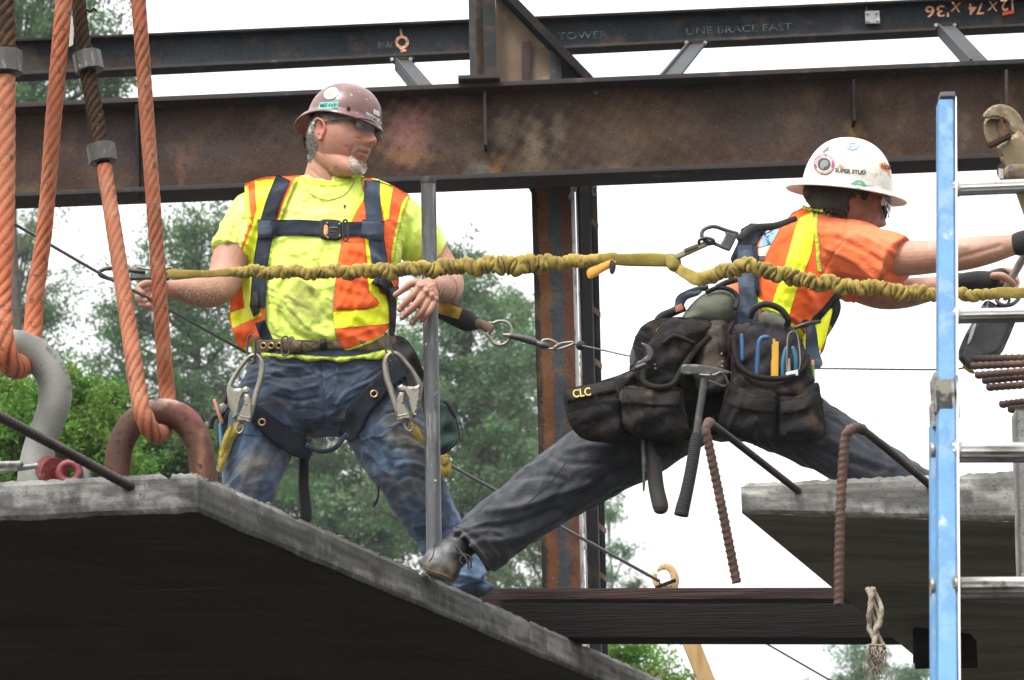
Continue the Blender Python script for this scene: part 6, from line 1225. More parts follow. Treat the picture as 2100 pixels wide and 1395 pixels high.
obj('toe_stitching', drape(strip([(892, 1118), (888, 1140), (880, 1152)], 2.2), bbt2, out=.0005, th=.002, s=2), m_black, bo2); obj('sole', drape(strip([(864, 1160), (882, 1172), (905, 1178), (930, 1190)], 9), bbt2, out=.002, th=.006, s=3, edge=3, relax=6), M('muddy_sole', (.2, .155, .1), .9, var=[((.09, .075, .055), 20, .5, .65)], bump=(40, .003)), bo2)
obj('laces', join(*[tube(path(p), .0028, n=6) for p in ([(935, 1120, 11.07), (952, 1140, 11.05), (958, 1150, 11.04), (962, 1168, 11.04)], [(940, 1135, 11.06), (955, 1138, 11.05), (965, 1145, 11.05), (966, 1165, 11.05)], [(950, 1138, 11.05), (943, 1148, 11.05), (950, 1160, 11.05)])]), m_black, bo2)

# ---- shirt
m_osh = cloth('orange_shirt_cloth', (.72, .14, .05), var=[((.66, .13, .045), 9, .48, .66, None, 6, .5), ((.88, .28, .13), 13, .54, .7, None, 6, .5), ((.3, .08, .03), 40, .66, .76, None, 5, .5)], bump=[(12, .014), (28, .004), (380, .0006)])
U2 = [limb([(1500, 735, 11.02, 92, 82), (1560, 665, 11.01, 98, 86), (1610, 590, 11.0, 104, 90), (1650, 535, 11.0, 98, 88), (1690, 490, 11.0, 62, 70), (1712, 462, 11.0, 46, 50)], 44),
      limb([(1680, 500, 10.97, 56), (1750, 512, 10.92, 60), (1806, 528, 10.87, 58), (1845, 541, 10.83, 58)], 34, round_ends=False), limb([(1690, 550, 11.1, 50), (1730, 570, 11.13, 44), (1770, 590, 11.13, 40)], 24, round_ends=False), limb([(1655, 452, 11.0, 26), (1700, 450, 11.0, 28), (1745, 462, 10.98, 26)], 24)]
us = fuse(U2, .0048, 5, .5)
ur = [([(1700, 510), (1760, 540), (1800, 580)], 7, .010), ([(1720, 490), (1780, 520), (1830, 560)], 7, -.009), ([(1760, 480), (1800, 500), (1850, 530)], 6, .007), ([(1690, 540), (1730, 580), (1770, 600)], 6, -.008), ([(1735, 450), (1730, 490), (1705, 530), (1690, 560)], 2.2, -.005), ([(1650, 590), (1670, 620), (1660, 660)], 7, .010), ([(1620, 660), (1660, 650), (1700, 610)], 6, -.009),
      ([(1600, 640), (1640, 660), (1650, 690)], 6, .009), ([(1560, 580), (1580, 600), (1620, 610)], 6, -.006), ([(1600, 480), (1590, 520), (1560, 560)], 6, .005), ([(1650, 620), (1690, 640)], 5, .008), ([(1870, 505), (1850, 540), (1805, 575)], 2.5, -.004), ([(1640, 470), (1680, 478), (1720, 480)], 6, .006)]
us = ridges(crumple(us, .008, 7., (1, 1, 1), 8., -.6), ur)
us = blobs(us, (.72, .15, .05), [(1660, 610, 50, 40, (.85, .10, .02), .7), (1780, 480, 60, 20, (.86, .26, .13), .6), (1810, 575, 12, 20, (.16, .03, .03), .6), (1600, 470, 50, 20, (.8, .25, .12), .4), (1590, 520, 40, 40, (.82, .24, .12), .4)])
us_o = obj('shirt', us, m_osh, w2); bu2 = bvh_of(us[:2])
obj('sleeve_hem', drape(strip([(1880, 497), (1860, 530), (1830, 566), (1812, 582)], 4), bu2, out=.0005, th=.003, s=2.5, edge=1.5), m_orange, us_o)
obj('back_print', patch_on(bu2, [(1566, 478), (1612, 465), (1612, 484), (1590, 498), (1556, 508)], .002, 3), M('blue_print', (.18, .35, .55), .8, var=[((.03, .04, .05), 40, .55, .62)]), us_o)
obj('back_print', patch_on(bu2, [(1548, 512), (1580, 503), (1604, 492), (1600, 506), (1590, 528), (1544, 526)], .002, 3), M('cream_print', (.6, .54, .4), .8, var=[((.2, .2, .18), 40, .6, .7)]), us_o)
obj('back_print', patch_on(bu2, [(1553, 525), (1590, 524), (1586, 534), (1550, 534)], .003, 3), m_ink, us_o)
# vest
vp = [(1650, 424), (1672, 440), (1677, 490), (1682, 556), (1712, 600), (1712, 622), (1688, 676), (1650, 694), (1600, 660), (1556, 622), (1552, 580), (1572, 520), (1598, 470), (1625, 436)]
v2 = drape(vp, bu2, out=.004, th=.006, s=5, edge=3, relax=4, folds=[([(1650, 590), (1670, 620), (1660, 660)], 6, .008), ([(1600, 640), (1640, 660)], 5, .007), ([(1620, 600), (1690, 600)], 6, -.004)])
vo2 = obj('vest', v2, m_orange, w2); bv2_ = bvh_of(us[:2], v2)
for pl in ([(1640, 446), (1666, 434), (1672, 470), (1663, 520), (1648, 560), (1632, 600), (1620, 640), (1612, 660), (1580, 640), (1588, 605), (1604, 562), (1618, 515), (1630, 470)], [(1553, 608), (1580, 628), (1615, 655), (1640, 672), (1652, 690), (1640, 700), (1600, 672), (1552, 622)]): obj('reflective_tape', drape(pl, bv2_, out=.001, th=.004, s=4, edge=2.5, relax=2, jit=.0008), m_yel, vo2)
obj('lime_trim', drape(strip([(1674, 438), (1671, 465), (1676, 500), (1678, 530), (1681, 557)], 8), bv2_, out=.001, th=.006, s=3, edge=3), m_trim, vo2)
obj('lime_trim', drape(strip([(1645, 424), (1665, 430), (1690, 434)], 7), bvh_of(us[:2], v2, b2[:2]), out=.002, th=.008, s=3, edge=3), m_trim, vo2)
obj('loose_flap', pillow([(1648, 688), (1676, 664), (1706, 632), (1700, 668), (1690, 704), (1680, 722), (1662, 735), (1650, 712)], 10.93, .012, .012, s=4), m_yel, vo2)
obj('loose_flap_edge', pillow([(1684, 716), (1696, 690), (1690, 716), (1682, 728)], 10.95, .01, .01, s=3), m_orange, vo2)

# ---- harness and back pad
hr2 = thing('harness', W(1550, 560, 10.8), None, None); hr2.parent = w2; hr2.location = tuple(W(1550, 560, 10.8)-np.array(w2.location))
q1 = drape([(1512, 500), (1520, 470), (1540, 458), (1580, 460), (1625, 452), (1640, 452), (1600, 466), (1572, 474), (1560, 486), (1548, 510), (1530, 540), (1506, 560), (1498, 530)], bu2, out=.008, th=.012, s=4, edge=4, relax=10); obj('shoulder_pad', q1, m_navy, hr2)
qa = bvh_of(us[:2], v2, q1)
hstrap([(1530, 500), (1528, 550), (1534, 600), (1532, 645), (1510, 690)], [34, 36, 38, 40, 34], m_navyl, base=qa, out=.008, par=hr2, relax=20)
hstrap([(1548, 500), (1552, 560), (1554, 600)], 9, m_navy, base=qa, out=.018, par=hr2, relax=20)
obj('strap', limb([(1632, 448, 10.86, 6, 3), (1590, 463, 10.84, 7, 3), (1545, 470, 10.82, 9, 4), (1515, 490, 10.8, 8, 4)], 12), m_black, hr2)
obj('front_pad', pillow([(1716, 612), (1724, 622), (1722, 644), (1706, 676), (1690, 696), (1678, 694), (1684, 668), (1698, 632)], 10.98, .03, .03, s=4), m_black, hr2); obj('pad_stripe', pillow([(1694, 662), (1706, 670), (1700, 682), (1688, 674)], 10.94, .006, .006, s=3), m_ywf, hr2)
hstrap([(1722, 600), (1700, 630), (1672, 655), (1640, 668)], [16, 18, 18, 14], m_navy, base=bu2, out=.01, par=hr2, relax=20)
obj('hanging_strap', pillow([(1655, 672), (1672, 668), (1680, 720), (1687, 748), (1672, 758), (1656, 752), (1652, 712)], 10.86, .006, .006, s=4), m_navyl, hr2)
obj('waist_buckle', limb([(1632, 672, 10.83, 4), (1655, 664, 10.83, 4.5), (1680, 660, 10.85, 4)], 10), m_zincd, hr2)
dr = obj('d_ring', tube(path([(1514, 480, 10.78), (1490, 473, 10.78), (1465, 465, 10.78), (1445, 470, 10.78), (1439, 482, 10.78), (1447, 494, 10.78), (1466, 500, 10.78), (1485, 508, 10.78), (1497, 512, 10.78)], 6), .0062, .004, n=12), m_zincd, hr2)
obj('d_ring_plate', plate([(1486, 474), (1514, 480), (1498, 513), (1474, 506), (1482, 494), (1488, 482)], 10.78, .008, s=3), m_zincd, hr2, smooth='auto')
m_pad = cloth('grey_green_pad', (.11, .115, .085), var=[((.05, .05, .04), 6, .48, .66, None, 6, .7)], attr=None)
obj('lumbar_pad', pillow([(1398, 656), (1420, 622), (1448, 600), (1480, 590), (1506, 600), (1514, 622), (1510, 650), (1480, 672), (1430, 670)], 10.92, .10, .08, s=5), m_pad, hr2)
obj('pad_piping', tube(path([(1448, 600, 10.86), (1474, 590, 10.84), (1500, 596, 10.84), (1513, 612, 10.84), (1508, 634, 10.83)], 6), .0075, n=8), m_black, hr2)
obj('hose_loop', tube(path([(1538, 652, 10.82), (1548, 632, 10.8), (1572, 624, 10.79), (1600, 634, 10.79), (1616, 655, 10.8), (1614, 668, 10.82)], 6), 6.5*mpp(hc2), n=12), m_black, hr2)
obj('side_block', pillow([(1560, 640), (1590, 640), (1614, 662), (1600, 680), (1560, 668)], 10.86, .03, .03, s=4), m_pad, hr2)
obj('rear_loops', join(tube(path([(1384, 640, 10.95), (1400, 608, 10.94), (1430, 594, 10.93), (1452, 590, 10.92)], 6), 6*mpp(hc2), n=10), tube(path([(1345, 690, 10.95), (1352, 655, 10.95), (1380, 640, 10.94), (1404, 630, 10.93)], 6), 9*mpp(hc2), n=10), tube(path([(1470, 590, 10.84), (1490, 580, 10.84), (1510, 574, 10.82)], 6), 6*mpp(hc2), n=10)), m_black, hr2)
obj('rear_strap', pillow([(1386, 612), (1404, 598), (1440, 594), (1432, 606), (1408, 616), (1398, 640), (1386, 634)], 10.9, .01, .01, s=4), m_navyl, hr2)
obj('orange_tag', plate([(1384, 628), (1398, 622), (1402, 634), (1386, 640)], 10.86, .004, s=4), M('faded_orange_tag', (.4, .12, .07), .7), hr2, smooth=False)
obj('yellow_tag', pillow([(1345, 678), (1360, 664), (1385, 652), (1392, 660), (1376, 682), (1352, 688)], 10.86, .006, .006, s=4), M('tan_leather_tag', (.42, .28, .09), .8, bump=(30, .003)), hr2)

# ---- tool bags
m_bag = M('worn_black_bag_cloth', (.009, .008, .008), .9, spec=.2, var=[((.075, .048, .028), 9, .53, .70, None, 7, .9), ((.017, .015, .017), 5, .5, .66), ((.06, .05, .04), 44, .64, .76)], bump=[(14, .010), (60, .003)], sheen=0)
m_bag2 = M('worn_black_bag_web', (.014, .012, .010), .85, spec=.2, var=[((.075, .052, .03), 14, .56, .72, None, 6, .8)], bump=[(30, .004)], sheen=0)
m_leather = M('brown_leather', (.030, .020, .014), .75, var=[((.11, .07, .045), 14, .52, .68), ((.02, .015, .012), 8, .45, .6)], bump=(30, .003))
m_pb = M('faded_purple_black', (.022, .018, .022), .9, var=[((.02, .018, .022), 8, .45, .64), ((.05, .042, .045), 18, .58, .74)], bump=[(16, .010), (60, .002)])
bg_ = thing('tool_bags', W(1450, 900, 10.75), None, None); bg_.parent = w2; bg_.location = tuple(W(1450, 900, 10.75)-np.array(w2.location))
def pouch(pl, Y, f, b=None, m=None, name='pouch', par=None, lump=.12, **k): 
    sh = crumple(pillow(pl, Y, f, b if b else f*.7, s=3.5, lump=lump, **k), .006, 11., (1, 1, 1), pl[0][0]*.1); return sh, obj(name, sh, m or m_bag, par or bg_)
pouch([(1300, 700), (1330, 660), (1400, 650), (1500, 660), (1520, 700), (1520, 880), (1470, 890), (1400, 902), (1300, 880), (1290, 780)], 10.93, .05, .10, name='hip_panel')
a1, o1 = pouch([(1157, 800), (1180, 796), (1262, 772), (1300, 760), (1302, 800), (1290, 900), (1240, 908), (1192, 898), (1166, 866), (1158, 830)], 10.86, .085, .06)
a2, o2 = pouch([(1274, 795), (1330, 792), (1396, 796), (1404, 830), (1412, 876), (1384, 906), (1330, 904), (1284, 884), (1274, 840)], 10.80, .085, .06)
hstr = lambda pl, w, b, m=m_bag2, out=.003, th=.008, par=bg_, name='flap', **k: obj(name, drape(strip(pl, w), b, out=out, th=th, s=3.5, edge=3, relax=6, **k), m, par)
hstr([(1160, 812), (1210, 800), (1262, 790)], 26, bvh_of(a1), par=o1); hstr([(1276, 812), (1330, 815), (1394, 816)], 34, bvh_of(a2), par=o2)
hstr([(1160, 842), (1210, 830), (1270, 822)], 3, bvh_of(a1), par=o1, th=.004, name='stitching'); hstr([(1350, 850), (1380, 880), (1395, 900)], 3, bvh_of(a2), par=o2, th=.004, name='stitching')
m_ytx = M('yellow_print', (.45, .32, .06), .8); bA = bvh_of(a1)
obj('bag_lettering', text_on(bA, 'CLC', 1193, 806, 17, out=.014, rot=-.14, sx=.85, bold=.015), m_ytx, o1, smooth=False)
# holster with flap, leather sheath
h3, _ = pouch([(1312, 756), (1330, 706), (1358, 664), (1384, 654), (1430, 652), (1468, 662), (1460, 690), (1436, 716), (1408, 758), (1398, 795), (1330, 800)], 10.84, .075, .05, name='holster')
obj('holster_rim', tube(path([(1318, 762, 10.76), (1322, 785, 10.75), (1350, 795, 10.73), (1380, 788, 10.74), (1398, 758, 10.76), (1425, 720, 10.78), (1455, 690, 10.79)], 6), .010, n=10), m_bag2, bg_)
obj('holster_opening', tube(path([(1358, 706, 10.765), (1380, 690, 10.76), (1400, 694, 10.755), (1424, 706, 10.765)], 5), .007, n=8), m_bag2, bg_)
h4, ol = pouch([(1436, 668), (1470, 656), (1492, 664), (1494, 730), (1488, 796), (1440, 806), (1424, 780), (1430, 720)], 10.83, .05, .04, m=m_leather, name='leather_sheath')
obj('leather_loop', drape(strip([(1484, 660), (1478, 684), (1482, 708), (1488, 726)], 12), bvh_of(h4), out=.004, th=.008, s=3, edge=3), m_leather, ol)
for x, y in ((1480, 726), (1482, 742), (1481, 752), (1343, 748), (1344, 756)): obj('rivet', sphere(W(x, y, 10.77), .004, 6, 8), m_zinc, bg_)
p5, o5 = pouch([(1502, 676), (1530, 660), (1580, 658), (1620, 668), (1644, 700), (1660, 745), (1668, 790), (1600, 830), (1520, 815), (1500, 770)], 10.86, .07, .06, m=m_pb, name='tool_pocket')
p5b, o5b = pouch([(1504, 700), (1512, 735), (1524, 760), (1552, 774), (1590, 778), (1628, 772), (1654, 748), (1668, 790), (1660, 820), (1520, 818), (1498, 780)], 10.79, .045, .04, m=m_bag, name='tool_pocket')
obj('pocket_rim', tube(path([(1505, 690, 10.77), (1508, 725, 10.755), (1520, 754, 10.745), (1550, 772, 10.735), (1590, 777, 10.735), (1626, 771, 10.74), (1652, 750, 10.75), (1655, 730, 10.77)], 7), .009, n=10), m_bag2, bg_)
a6, o6 = pouch([(1494, 782), (1520, 794), (1592, 806), (1594, 850), (1586, 900), (1550, 906), (1508, 894), (1474, 872), (1482, 826)], 10.77, .07, .06)
a7, o7 = pouch([(1598, 812), (1640, 806), (1676, 784), (1684, 820), (1692, 866), (1688, 900), (1650, 908), (1602, 904), (1592, 860)], 10.78, .07, .06)
hstr([(1490, 812), (1530, 828), (1590, 832)], 30, bvh_of(a6), par=o6); hstr([(1602, 836), (1640, 830), (1684, 812)], 28, bvh_of(a7), par=o7)
for k in range(14):
    x = 1545+k*10; y = 902+random.uniform(-3, 6); obj('fray', limb([(x, y-6, 10.78, 5, 3), (x+random.uniform(-4, 4), y+random.uniform(2, 7), 10.78, 1.5)], 6, 2), m_bag, bg_) if k % 2 == 0 else None
pouch([(1380, 880), (1420, 880), (1402, 905), (1372, 930), (1345, 940), (1330, 910)], 10.86, .04, .04, m=m_bag2, name='bag_bottom')

# ---- tools in the bags
m_bluep = M('blue_grip', (.02, .085, .2), .5); m_teal = M('teal_grip', (.02, .12, .19), .5); m_yelp = M('yellow_saw', (.55, .29, .015), .5)
obj('blue_handled_tool', limb([(1521, 688, 10.76, 4), (1522, 710, 10.76, 4.5), (1522, 738, 10.76, 4)], 12), m_bluep, label='short straight blue tool handle at the left of the tool pocket', cat='hand tool')
obj('hooked_tool', limb([(1552, 768, 10.76, 4.5), (1554, 730, 10.755, 5), (1557, 702, 10.75, 5), (1564, 693, 10.75, 5), (1574, 692, 10.75, 5)], 12), m_bluep, label='bright blue handle bent over at the top in the tool pocket', cat='hand tool')
sawp = [(1584, 696), (1589, 694), (1589, 700), (1597, 702), (1596, 772), (1583, 772), (1582, 742)]
saw = []
for y in range(706, 768, 5): saw += [(1584.5-(y > 740)*1.5, y), (1581.5-(y > 740)*1.5, y+2.5)]
obj('saw_blade', plate([(1585, 695), (1589, 694), (1590, 700), (1597, 701), (1596, 773), (1583, 773)]+saw[::-1], 10.755, .004, s=4), m_yelp, smooth='auto', label='yellow toothed saw blade standing in the tool pocket', cat='saw blade')
pl_ = thing('pliers', W(1618, 770, 10.75), 'pliers with teal handles in the tool pocket beside the saw blade', 'pliers'); obj('handle', limb([(1606, 772, 10.755, 4.5), (1606, 745, 10.75, 5), (1610, 722, 10.75, 4.5), (1613, 714, 10.75, 4)], 12), m_teal, pl_); obj('handle', limb([(1632, 762, 10.755, 4.5), (1632, 735, 10.75, 5), (1626, 714, 10.75, 4.5)], 12), m_teal, pl_)
wc = thing('spring_clip', W(1624, 770, 10.74), 'bright wire clip hanging over the teal pliers', 'clip'); obj('wire', tube(path([(1613, 766, 10.74), (1614, 720, 10.735), (1616, 690, 10.735), (1624, 680, 10.735), (1634, 684, 10.735), (1639, 710, 10.735), (1641, 745, 10.735), (1636, 764, 10.74)], 6), .0022, n=8), m_zinc, wc); obj('plate', plate([(1611, 764), (1636, 758), (1637, 770), (1612, 773)], 10.735, .006, s=4), M('white_metal', (.5, .5, .5), .4), wc, smooth='auto'); obj('blade', plate([(1616, 735), (1620, 735), (1622, 765), (1614, 767)], 10.738, .003, s=4), m_zinc, wc, smooth=False)
pn = thing('pencil', W(1668, 778, 10.8), 'green and tan pencil at the right edge of the tool bags', 'pencil'); obj('barrel', limb([(1667, 743, 10.8, 3), (1668, 772, 10.8, 3)], 8), M('pencil_green', (.15, .3, .08), .5), pn); obj('tan_end', limb([(1667, 741, 10.8, 3.2), (1667, 748, 10.8, 3.2)], 8), m_sto, pn)
hm2 = thing('hammer', W(1410, 1055, 10.68), 'claw hammer with ribbed black grip hanging head up from its ring', 'hammer')
obj('hammer_head', plate(smooth_poly([(1398, 749), (1420, 747), (1452, 750), (1480, 756), (1502, 765), (1490, 768), (1462, 768), (1452, 772), (1438, 772), (1430, 768), (1412, 770), (1398, 768)], 3), 10.69, .024, s=3, bev=3), m_zincd, hm2, smooth='auto')
obj('shaft', limb([(1446, 766, 10.69, 8.5, 6), (1440, 810, 10.69, 8, 6), (1433, 855, 10.69, 8, 6), (1428, 895, 10.69, 9, 7)], 14), m_zincd, hm2)
gP = np.array([[*W(x, y, 10.69), r*mpp(W(x, y, 10.69))] for x, y, r in ((1430, 890, 11), (1426, 910, 12.5), (1418, 960, 12.5), (1408, 1010, 13), (1400, 1042, 14.5), (1397, 1057, 15))]); gC, gt = resamp3(catmull(gP, 8), None, .0025)
obj('grip', tube(gC[:, :3], gC[:, 3]*(1+.05*np.sin(gt*900)), None, 20), m_glove, hm2, smooth='auto')
obj('hammer_ring', ring([(1424, 769, 10.70), (1460, 770, 10.66), (1480, 764, 10.68), (1492, 784, 10.70), (1484, 792, 10.72), (1462, 784, 10.70)], 2.4, 8), m_zinc, bg_)
obj('wooden_club', limb([(1332, 905, 10.84, 15, 10), (1340, 950, 10.84, 16, 11), (1346, 1000, 10.84, 16, 11), (1354, 1036, 10.84, 16.5, 12), (1355, 1044, 10.84, 15, 11)], 20), M('dark_oiled_handle', (.028, .022, .018), .6, bump=(40, .002)), label='dark wooden tool handle hanging below the bags beside the spike', cat='tool')
obj('spud_spike', limb([(1319, 880, 10.82, 5.5), (1320, 920, 10.82, 5.5), (1321, 960, 10.82, 4.5), (1320, 1006, 10.82, 2)], 12), m_zincd, label='thin steel spike of a spud wrench hanging below the bags', cat='spud wrench')
obj('adjustable_wrench', join(plate(smooth_poly([(1315, 703), (1330, 708), (1341, 722), (1336, 738), (1318, 748), (1304, 760), (1294, 758), (1302, 744), (1316, 738), (1326, 728), (1322, 716)], 3), 10.76, .018, s=3), plate(smooth_poly([(1296, 714), (1302, 722), (1305, 736), (1302, 748), (1293, 752), (1291, 734)], 3), 10.755, .016, s=3), limb([(1306, 755, 10.755, 5), (1322, 748, 10.755, 5)], 10)), m_zincd, smooth='auto', label='grey adjustable wrench with open jaws at the top of the left bags', cat='wrench')

# ---- gloves and what he grips
obj('glove', join(*[fuse([limb([(1978, 579, 10.93, 20, 17), (2008, 577, 10.92, 22, 15), (2036, 577, 10.9, 20, 15)], 24), limb([(2036, 566, 10.92, 12), (2056, 560, 10.95, 11), (2064, 568, 10.97, 10)], 16), limb([(2036, 586, 10.93, 12), (2054, 592, 10.96, 11)], 16)], .004, 3)]), m_glove, w2)
obj('wristband', limb([(1956, 583, 10.955, 21), (1966, 581, 10.95, 21), (1976, 580, 10.945, 20)], 24), m_glove, w2); obj('glove', limb([(2092, 500, 10.71, 25), (2110, 496, 10.7, 26), (2150, 488, 10.68, 28)], 24), m_glove, w2)
obj('lever_handle', limb([(2058, 600, 10.93, 7), (2076, 568, 10.9, 8), (2098, 530, 10.86, 8.5), (2120, 495, 10.8, 8.5)], 16), m_galv, label='grey lever handle gripped by the gloved hand at the right edge', cat='handle')

# ================================================================== LANYARDS
def ruffled(pts, Y_label, seed, mat=m_yw, flat=None):
    r = np.random.default_rng(seed); P = np.array([[*W(p[0], p[1], p[2]), p[3]*mpp(W(p[0], p[1], p[2])), p[4], p[0]] for p in pts]); C = catmull(P, 10); C, t = resamp3(C, None, .0035)
    n = 36; th = np.linspace(0, 2*math.pi, n, endpoint=False); L = t[-1]; pos = []; x = 0
    while x < L+.2: pos.append((x, r.uniform(0, 6.28), r.uniform(.25, .9), r.uniform(.7, 1.15), r.uniform(0, 6.28))); x += r.uniform(.013, .030)
    pos = np.array(pos)
    ms = []
    def rad(i, th):
        k = C[i, 4]; s = t[i]+.010*np.sin(th+pos[np.searchsorted(pos[:, 0], t[i])-1 if t[i] > 0 else 0][1]); j = np.clip(np.searchsorted(pos[:, 0], s)-1, 0, len(pos)-2); a, b = pos[j, 0], pos[j+1, 0]; u = np.clip((s-a)/(b-a), 0, 1)
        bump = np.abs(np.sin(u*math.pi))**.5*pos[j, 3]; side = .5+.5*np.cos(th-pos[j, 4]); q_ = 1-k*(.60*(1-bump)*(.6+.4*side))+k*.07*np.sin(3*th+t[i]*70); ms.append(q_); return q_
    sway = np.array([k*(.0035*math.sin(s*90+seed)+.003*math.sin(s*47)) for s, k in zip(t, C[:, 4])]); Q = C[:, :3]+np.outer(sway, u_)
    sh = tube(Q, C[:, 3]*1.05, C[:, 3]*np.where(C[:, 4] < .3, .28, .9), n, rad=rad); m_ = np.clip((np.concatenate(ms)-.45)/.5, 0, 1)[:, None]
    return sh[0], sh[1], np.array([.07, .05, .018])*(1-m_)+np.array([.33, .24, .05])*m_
ln = thing('shock_lanyard', W(1000, 545, 11.0), 'long ruffled yellow lanyard stretched from the steel cable to the striding worker', 'lanyard')
g1 = [(344, 562, 11.12, 9, .02), (380, 562, 11.1, 8, .05), (430, 562, 11.08, 7, .05), (470, 558, 11.05, 9, .3), (500, 558, 11.04, 13, .7), (560, 558, 11.02, 14, .9), (640, 559, 11.0, 14, .9), (720, 557, 10.99, 15, 1), (800, 555, 10.98, 16, 1), (880, 551, 10.97, 17, 1.05), (960, 546, 10.96, 18, 1.1), (1040, 544, 10.94, 20, 1.15), (1100, 542, 10.92, 19, 1.1), (1140, 538, 10.91, 16, .8), (1190, 537, 10.9, 14, .5), (1230, 532, 10.88, 12, .3), (1265, 530, 10.87, 12, .1)]
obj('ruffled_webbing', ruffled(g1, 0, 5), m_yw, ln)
obj('flat_webbing', limb([(1255, 532, 10.87, 11, 3), (1290, 533, 10.86, 13, 3), (1340, 533, 10.85, 14, 3), (1372, 535, 10.84, 13, 4), (1390, 540, 10.83, 13, 5)], 16), m_ywf, ln)
obj('knot', pillow([(1366, 524), (1384, 522), (1396, 534), (1396, 552), (1382, 558), (1368, 548)], 10.82, .02, .02, s=3, lump=.4), m_ywf, ln)
obj('label_sleeve', pillow([(1204, 553), (1232, 540), (1252, 532), (1264, 536), (1254, 548), (1240, 556), (1210, 572)], 10.84, .008, .008, s=3), M('orange_label', (.55, .25, .02), .6, var=[((.2, .1, .03), 40, .55, .65)]), ln)
obj('dark_tab', pillow([(1252, 534), (1262, 540), (1262, 554), (1256, 563), (1250, 556)], 10.83, .008, .008, s=3), m_black, ln)
hook = thing('lanyard_hook', W(1430, 515, 10.8), 'dull steel snap hook joining the yellow lanyard to the ring on the striding worker', 'snap hook')
obj('shank', bevel(bar(W(1386, 528, 10.81), W(1448, 500, 10.79), .018, .016), .003), M('dull_brass_steel', (.22, .2, .12), .5, .6, var=[((.08, .07, .05), 30, .5, .65)], bump=(50, .001)), hook, smooth='auto')
obj('gate_block', bevel(bar(W(1404, 516, 10.80), W(1432, 505, 10.79), .02, .012), .002), m_zincd, hook, smooth='auto'); obj('nose', ring([(1436, 504, 10.79), (1434, 494, 10.78), (1446, 488, 10.77), (1462, 492, 10.77), (1462, 499, 10.78), (1448, 502, 10.79)], 3.2, 8), m_zincd, hook)
ln2 = thing('shock_lanyard', W(1700, 590, 10.68), 'ruffled yellow lanyard crossing the orange vest and passing behind the ladder', 'lanyard')
g2 = [(1382, 545, 10.82, 10, .05), (1405, 560, 10.79, 11, .1), (1432, 572, 10.76, 14, .2), (1462, 566, 10.73, 15, .6), (1500, 552, 10.70, 17, 1.1), (1530, 547, 10.68, 18, 1.2), (1570, 554, 10.67, 18, 1.2), (1620, 568, 10.66, 18, 1.2), (1680, 580, 10.65, 18, 1.2), (1740, 588, 10.65, 17, 1.1), (1800, 592, 10.65, 17, 1.1), (1860, 600, 10.66, 17, 1.0), (1910, 603, 10.67, 15, .8), (1950, 601, 10.68, 13, .8), (1985, 606, 10.68, 14, .8), (2020, 604, 10.68, 12, .6), (2060, 601, 10.68, 11, .2), (2160, 600, 10.66, 11, .05)]
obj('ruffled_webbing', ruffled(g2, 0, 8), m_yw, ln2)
ch = thing('scaffold_hook', W(280, 565, 11.15), 'large grey steel hook clipping the yellow lanyard onto the sloping cable', 'snap hook')
obj('frame', tube(path([(345, 572, 11.12), (300, 570, 11.14), (265, 572, 11.14), (230, 572, 11.14), (208, 566, 11.12), (205, 557, 11.1), (220, 551, 11.1), (240, 551, 11.12), (265, 555, 11.13), (298, 559, 11.14)], 6), 4.2*mpp(W(280, 565, 11.1)), .006, n=10), m_zincd, ch)
obj('gate', tube(path([(283, 548, 11.12), (300, 552, 11.12), (325, 553, 11.12), (350, 549, 11.12), (352, 556, 11.12), (340, 560, 11.12)], 6), 2.6*mpp(W(280, 565, 11.1)), .006, n=10), m_zinc, ch)

# ---- self retracting line: shock pack, ring, swivel, links, ball, cable, housing
pk = thing('shock_pack', W(935, 660, 11.7), 'black tube shaped energy absorber with a yellow label ending in a steel ring', 'energy absorber')
k1 = limb([(860, 612, 11.72, 20, 15), (905, 632, 11.72, 22, 16), (940, 650, 11.72, 22, 16), (962, 660, 11.72, 21, 15), (978, 664, 11.72, 13, 10)], 26); obj('sleeve', k1, m_black, pk)
obj('yellow_label', drape([(896, 612), (949, 632), (940, 655), (890, 640)], bvh_of(k1), out=.001, th=.002, s=3, edge=2), M('amber_label', (.42, .25, .02), .6, var=[((.16, .1, .03), 22, .5, .66)]), pk)
obj('tan_loop', limb([(972, 662, 11.71, 9, 5), (990, 667, 11.71, 10, 5), (1006, 676, 11.71, 11, 5)], 14), m_tanw, pk)
obj('steel_ring', tube(path([(1004, 662, 11.71), (1012, 663, 11.71), (1022, 659, 11.71), (1038, 661, 11.71), (1048, 672, 11.71), (1048, 688, 11.71), (1040, 702, 11.71), (1026, 708, 11.71), (1012, 704, 11.71), (1005, 694, 11.71), (996, 684, 11.71)], 6), 3.4*mpp(hc2), n=10), m_zinc, pk); obj('ring_bar', limb([(1004, 662, 11.71, 3), (1008, 674, 11.71, 3), (998, 686, 11.71, 3)], 10), m_zinc, pk)
sw = thing('swivel_hook', W(1080, 695, 11.7), 'slim steel swivel hook with two links between the ring and the black ball', 'swivel hook')
obj('nose', limb([(1033, 687, 11.69, 3), (1045, 688, 11.69, 4.5)], 10), m_zinc, sw); obj('barrel', limb([(1046, 689, 11.7, 5.5), (1070, 694, 11.7, 7.5), (1092, 700, 11.7, 8), (1100, 704, 11.7, 6)], 14), m_zincd, sw); obj('swivel', limb([(1098, 703, 11.7, 5), (1112, 708, 11.7, 8), (1120, 710, 11.7, 7)], 12), m_zincd, sw)
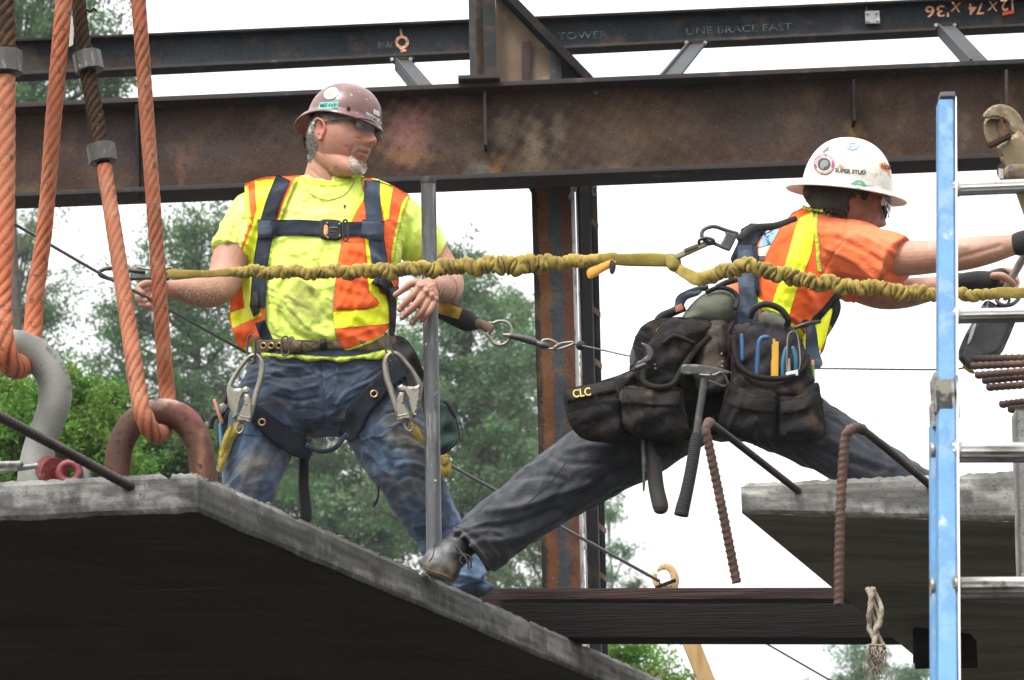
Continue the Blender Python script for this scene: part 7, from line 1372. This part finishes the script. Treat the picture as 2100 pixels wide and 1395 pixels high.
obj('link', ring([(1112, 700, 11.7), (1126, 697, 11.7), (1142, 705, 11.7), (1140, 714, 11.7), (1126, 716, 11.7), (1112, 714, 11.7)], 2.8, 8), m_zinc, sw); obj('link', ring([(1138, 712, 11.69), (1150, 705, 11.7), (1172, 702, 11.7), (1174, 706, 11.7), (1156, 713, 11.7), (1142, 717, 11.7)], 2.6, 8), m_zinc, sw)
obj('rubber_ball', sphere(W(1191, 709, 11.7), 10*mpp(W(1191, 709, 11.7)), 14, 20), m_black, label='small black rubber ball on the thin retractable line', cat='ball stop')
obj('retractable_line', tube(path([(1176, 705, 11.7), (1240, 719, 11.65), (1295, 731, 11.6), (1400, 748, 11.5), (1550, 757, 11.4), (1690, 756, 11.35), (1850, 758, 11.2), (1960, 757, 11.0), (1992, 748, 10.95)], 8), 1.7*mpp(hc2), n=8), m_cable, label='thin grey line running level behind the striding worker to the black housing', cat='cable')
srl = thing('fall_arrest_block', W(2020, 690, 10.95), 'dark rounded fall arrest block hanging behind the second ladder rung', 'fall arrest block')
m_case = M('dark_scuffed_casing', (.035, .038, .04), .4, var=[((.09, .09, .085), 14, .55, .72), ((.015, .015, .015), 6, .45, .6)], bump=(50, .001))
obj('housing', pillow([(2023, 617), (2050, 628), (2090, 642), (2082, 662), (2066, 700), (2050, 728), (2012, 742), (1990, 760), (1970, 742), (1964, 728), (1978, 690), (2004, 645)], 10.98, .06, .06, s=5, edge=12), m_case, srl)
obj('label_window', pillow([(1994, 668), (2002, 664), (1992, 696), (1984, 704)], 10.915, .003, .003, s=3), M('white_window', (.5, .5, .5), .3), srl); obj('side_rib', limb([(2008, 650, 10.93, 3), (1985, 700, 10.93, 3), (1974, 728, 10.93, 3)], 8), m_zincd, srl)
obj('line_guide', limb([(1978, 752, 10.96, 4), (1990, 760, 10.96, 5), (1996, 764, 10.96, 3)], 10), m_ywf, srl)
obj('eye_link', ring([(2048, 612, 10.9), (2062, 606, 10.9), (2070, 616, 10.9), (2060, 630, 10.9), (2048, 626, 10.9)], 3, 8), m_zincd, srl); obj('carabiner', ring([(2046, 602, 10.92), (2044, 616, 10.9), (2056, 626, 10.89), (2076, 624, 10.9), (2090, 610, 10.92), (2080, 600, 10.94), (2060, 598, 10.94)], 4, 8), m_zincd, srl)

# ================================================================== AIR
m_haze = bpy.data.materials.new('misty_air'); m_haze.use_nodes = True; hn = m_haze.node_tree.nodes; hn.clear(); ho = hn.new('ShaderNodeOutputMaterial'); hv = hn.new('ShaderNodeVolumePrincipled'); m_haze.node_tree.links.new(hv.outputs[0], ho.inputs['Volume'])
hv.inputs['Color'].default_value = (.93, .96, 1, 1); hv.inputs['Density'].default_value = .00035; hv.inputs['Anisotropy'].default_value = .2
hz = box((0, 75, 19), (90, 0, 0), (0, 110, 0), (0, 0, 22)); hzo = obj('haze', hz, m_haze, kind='stuff', smooth=False)
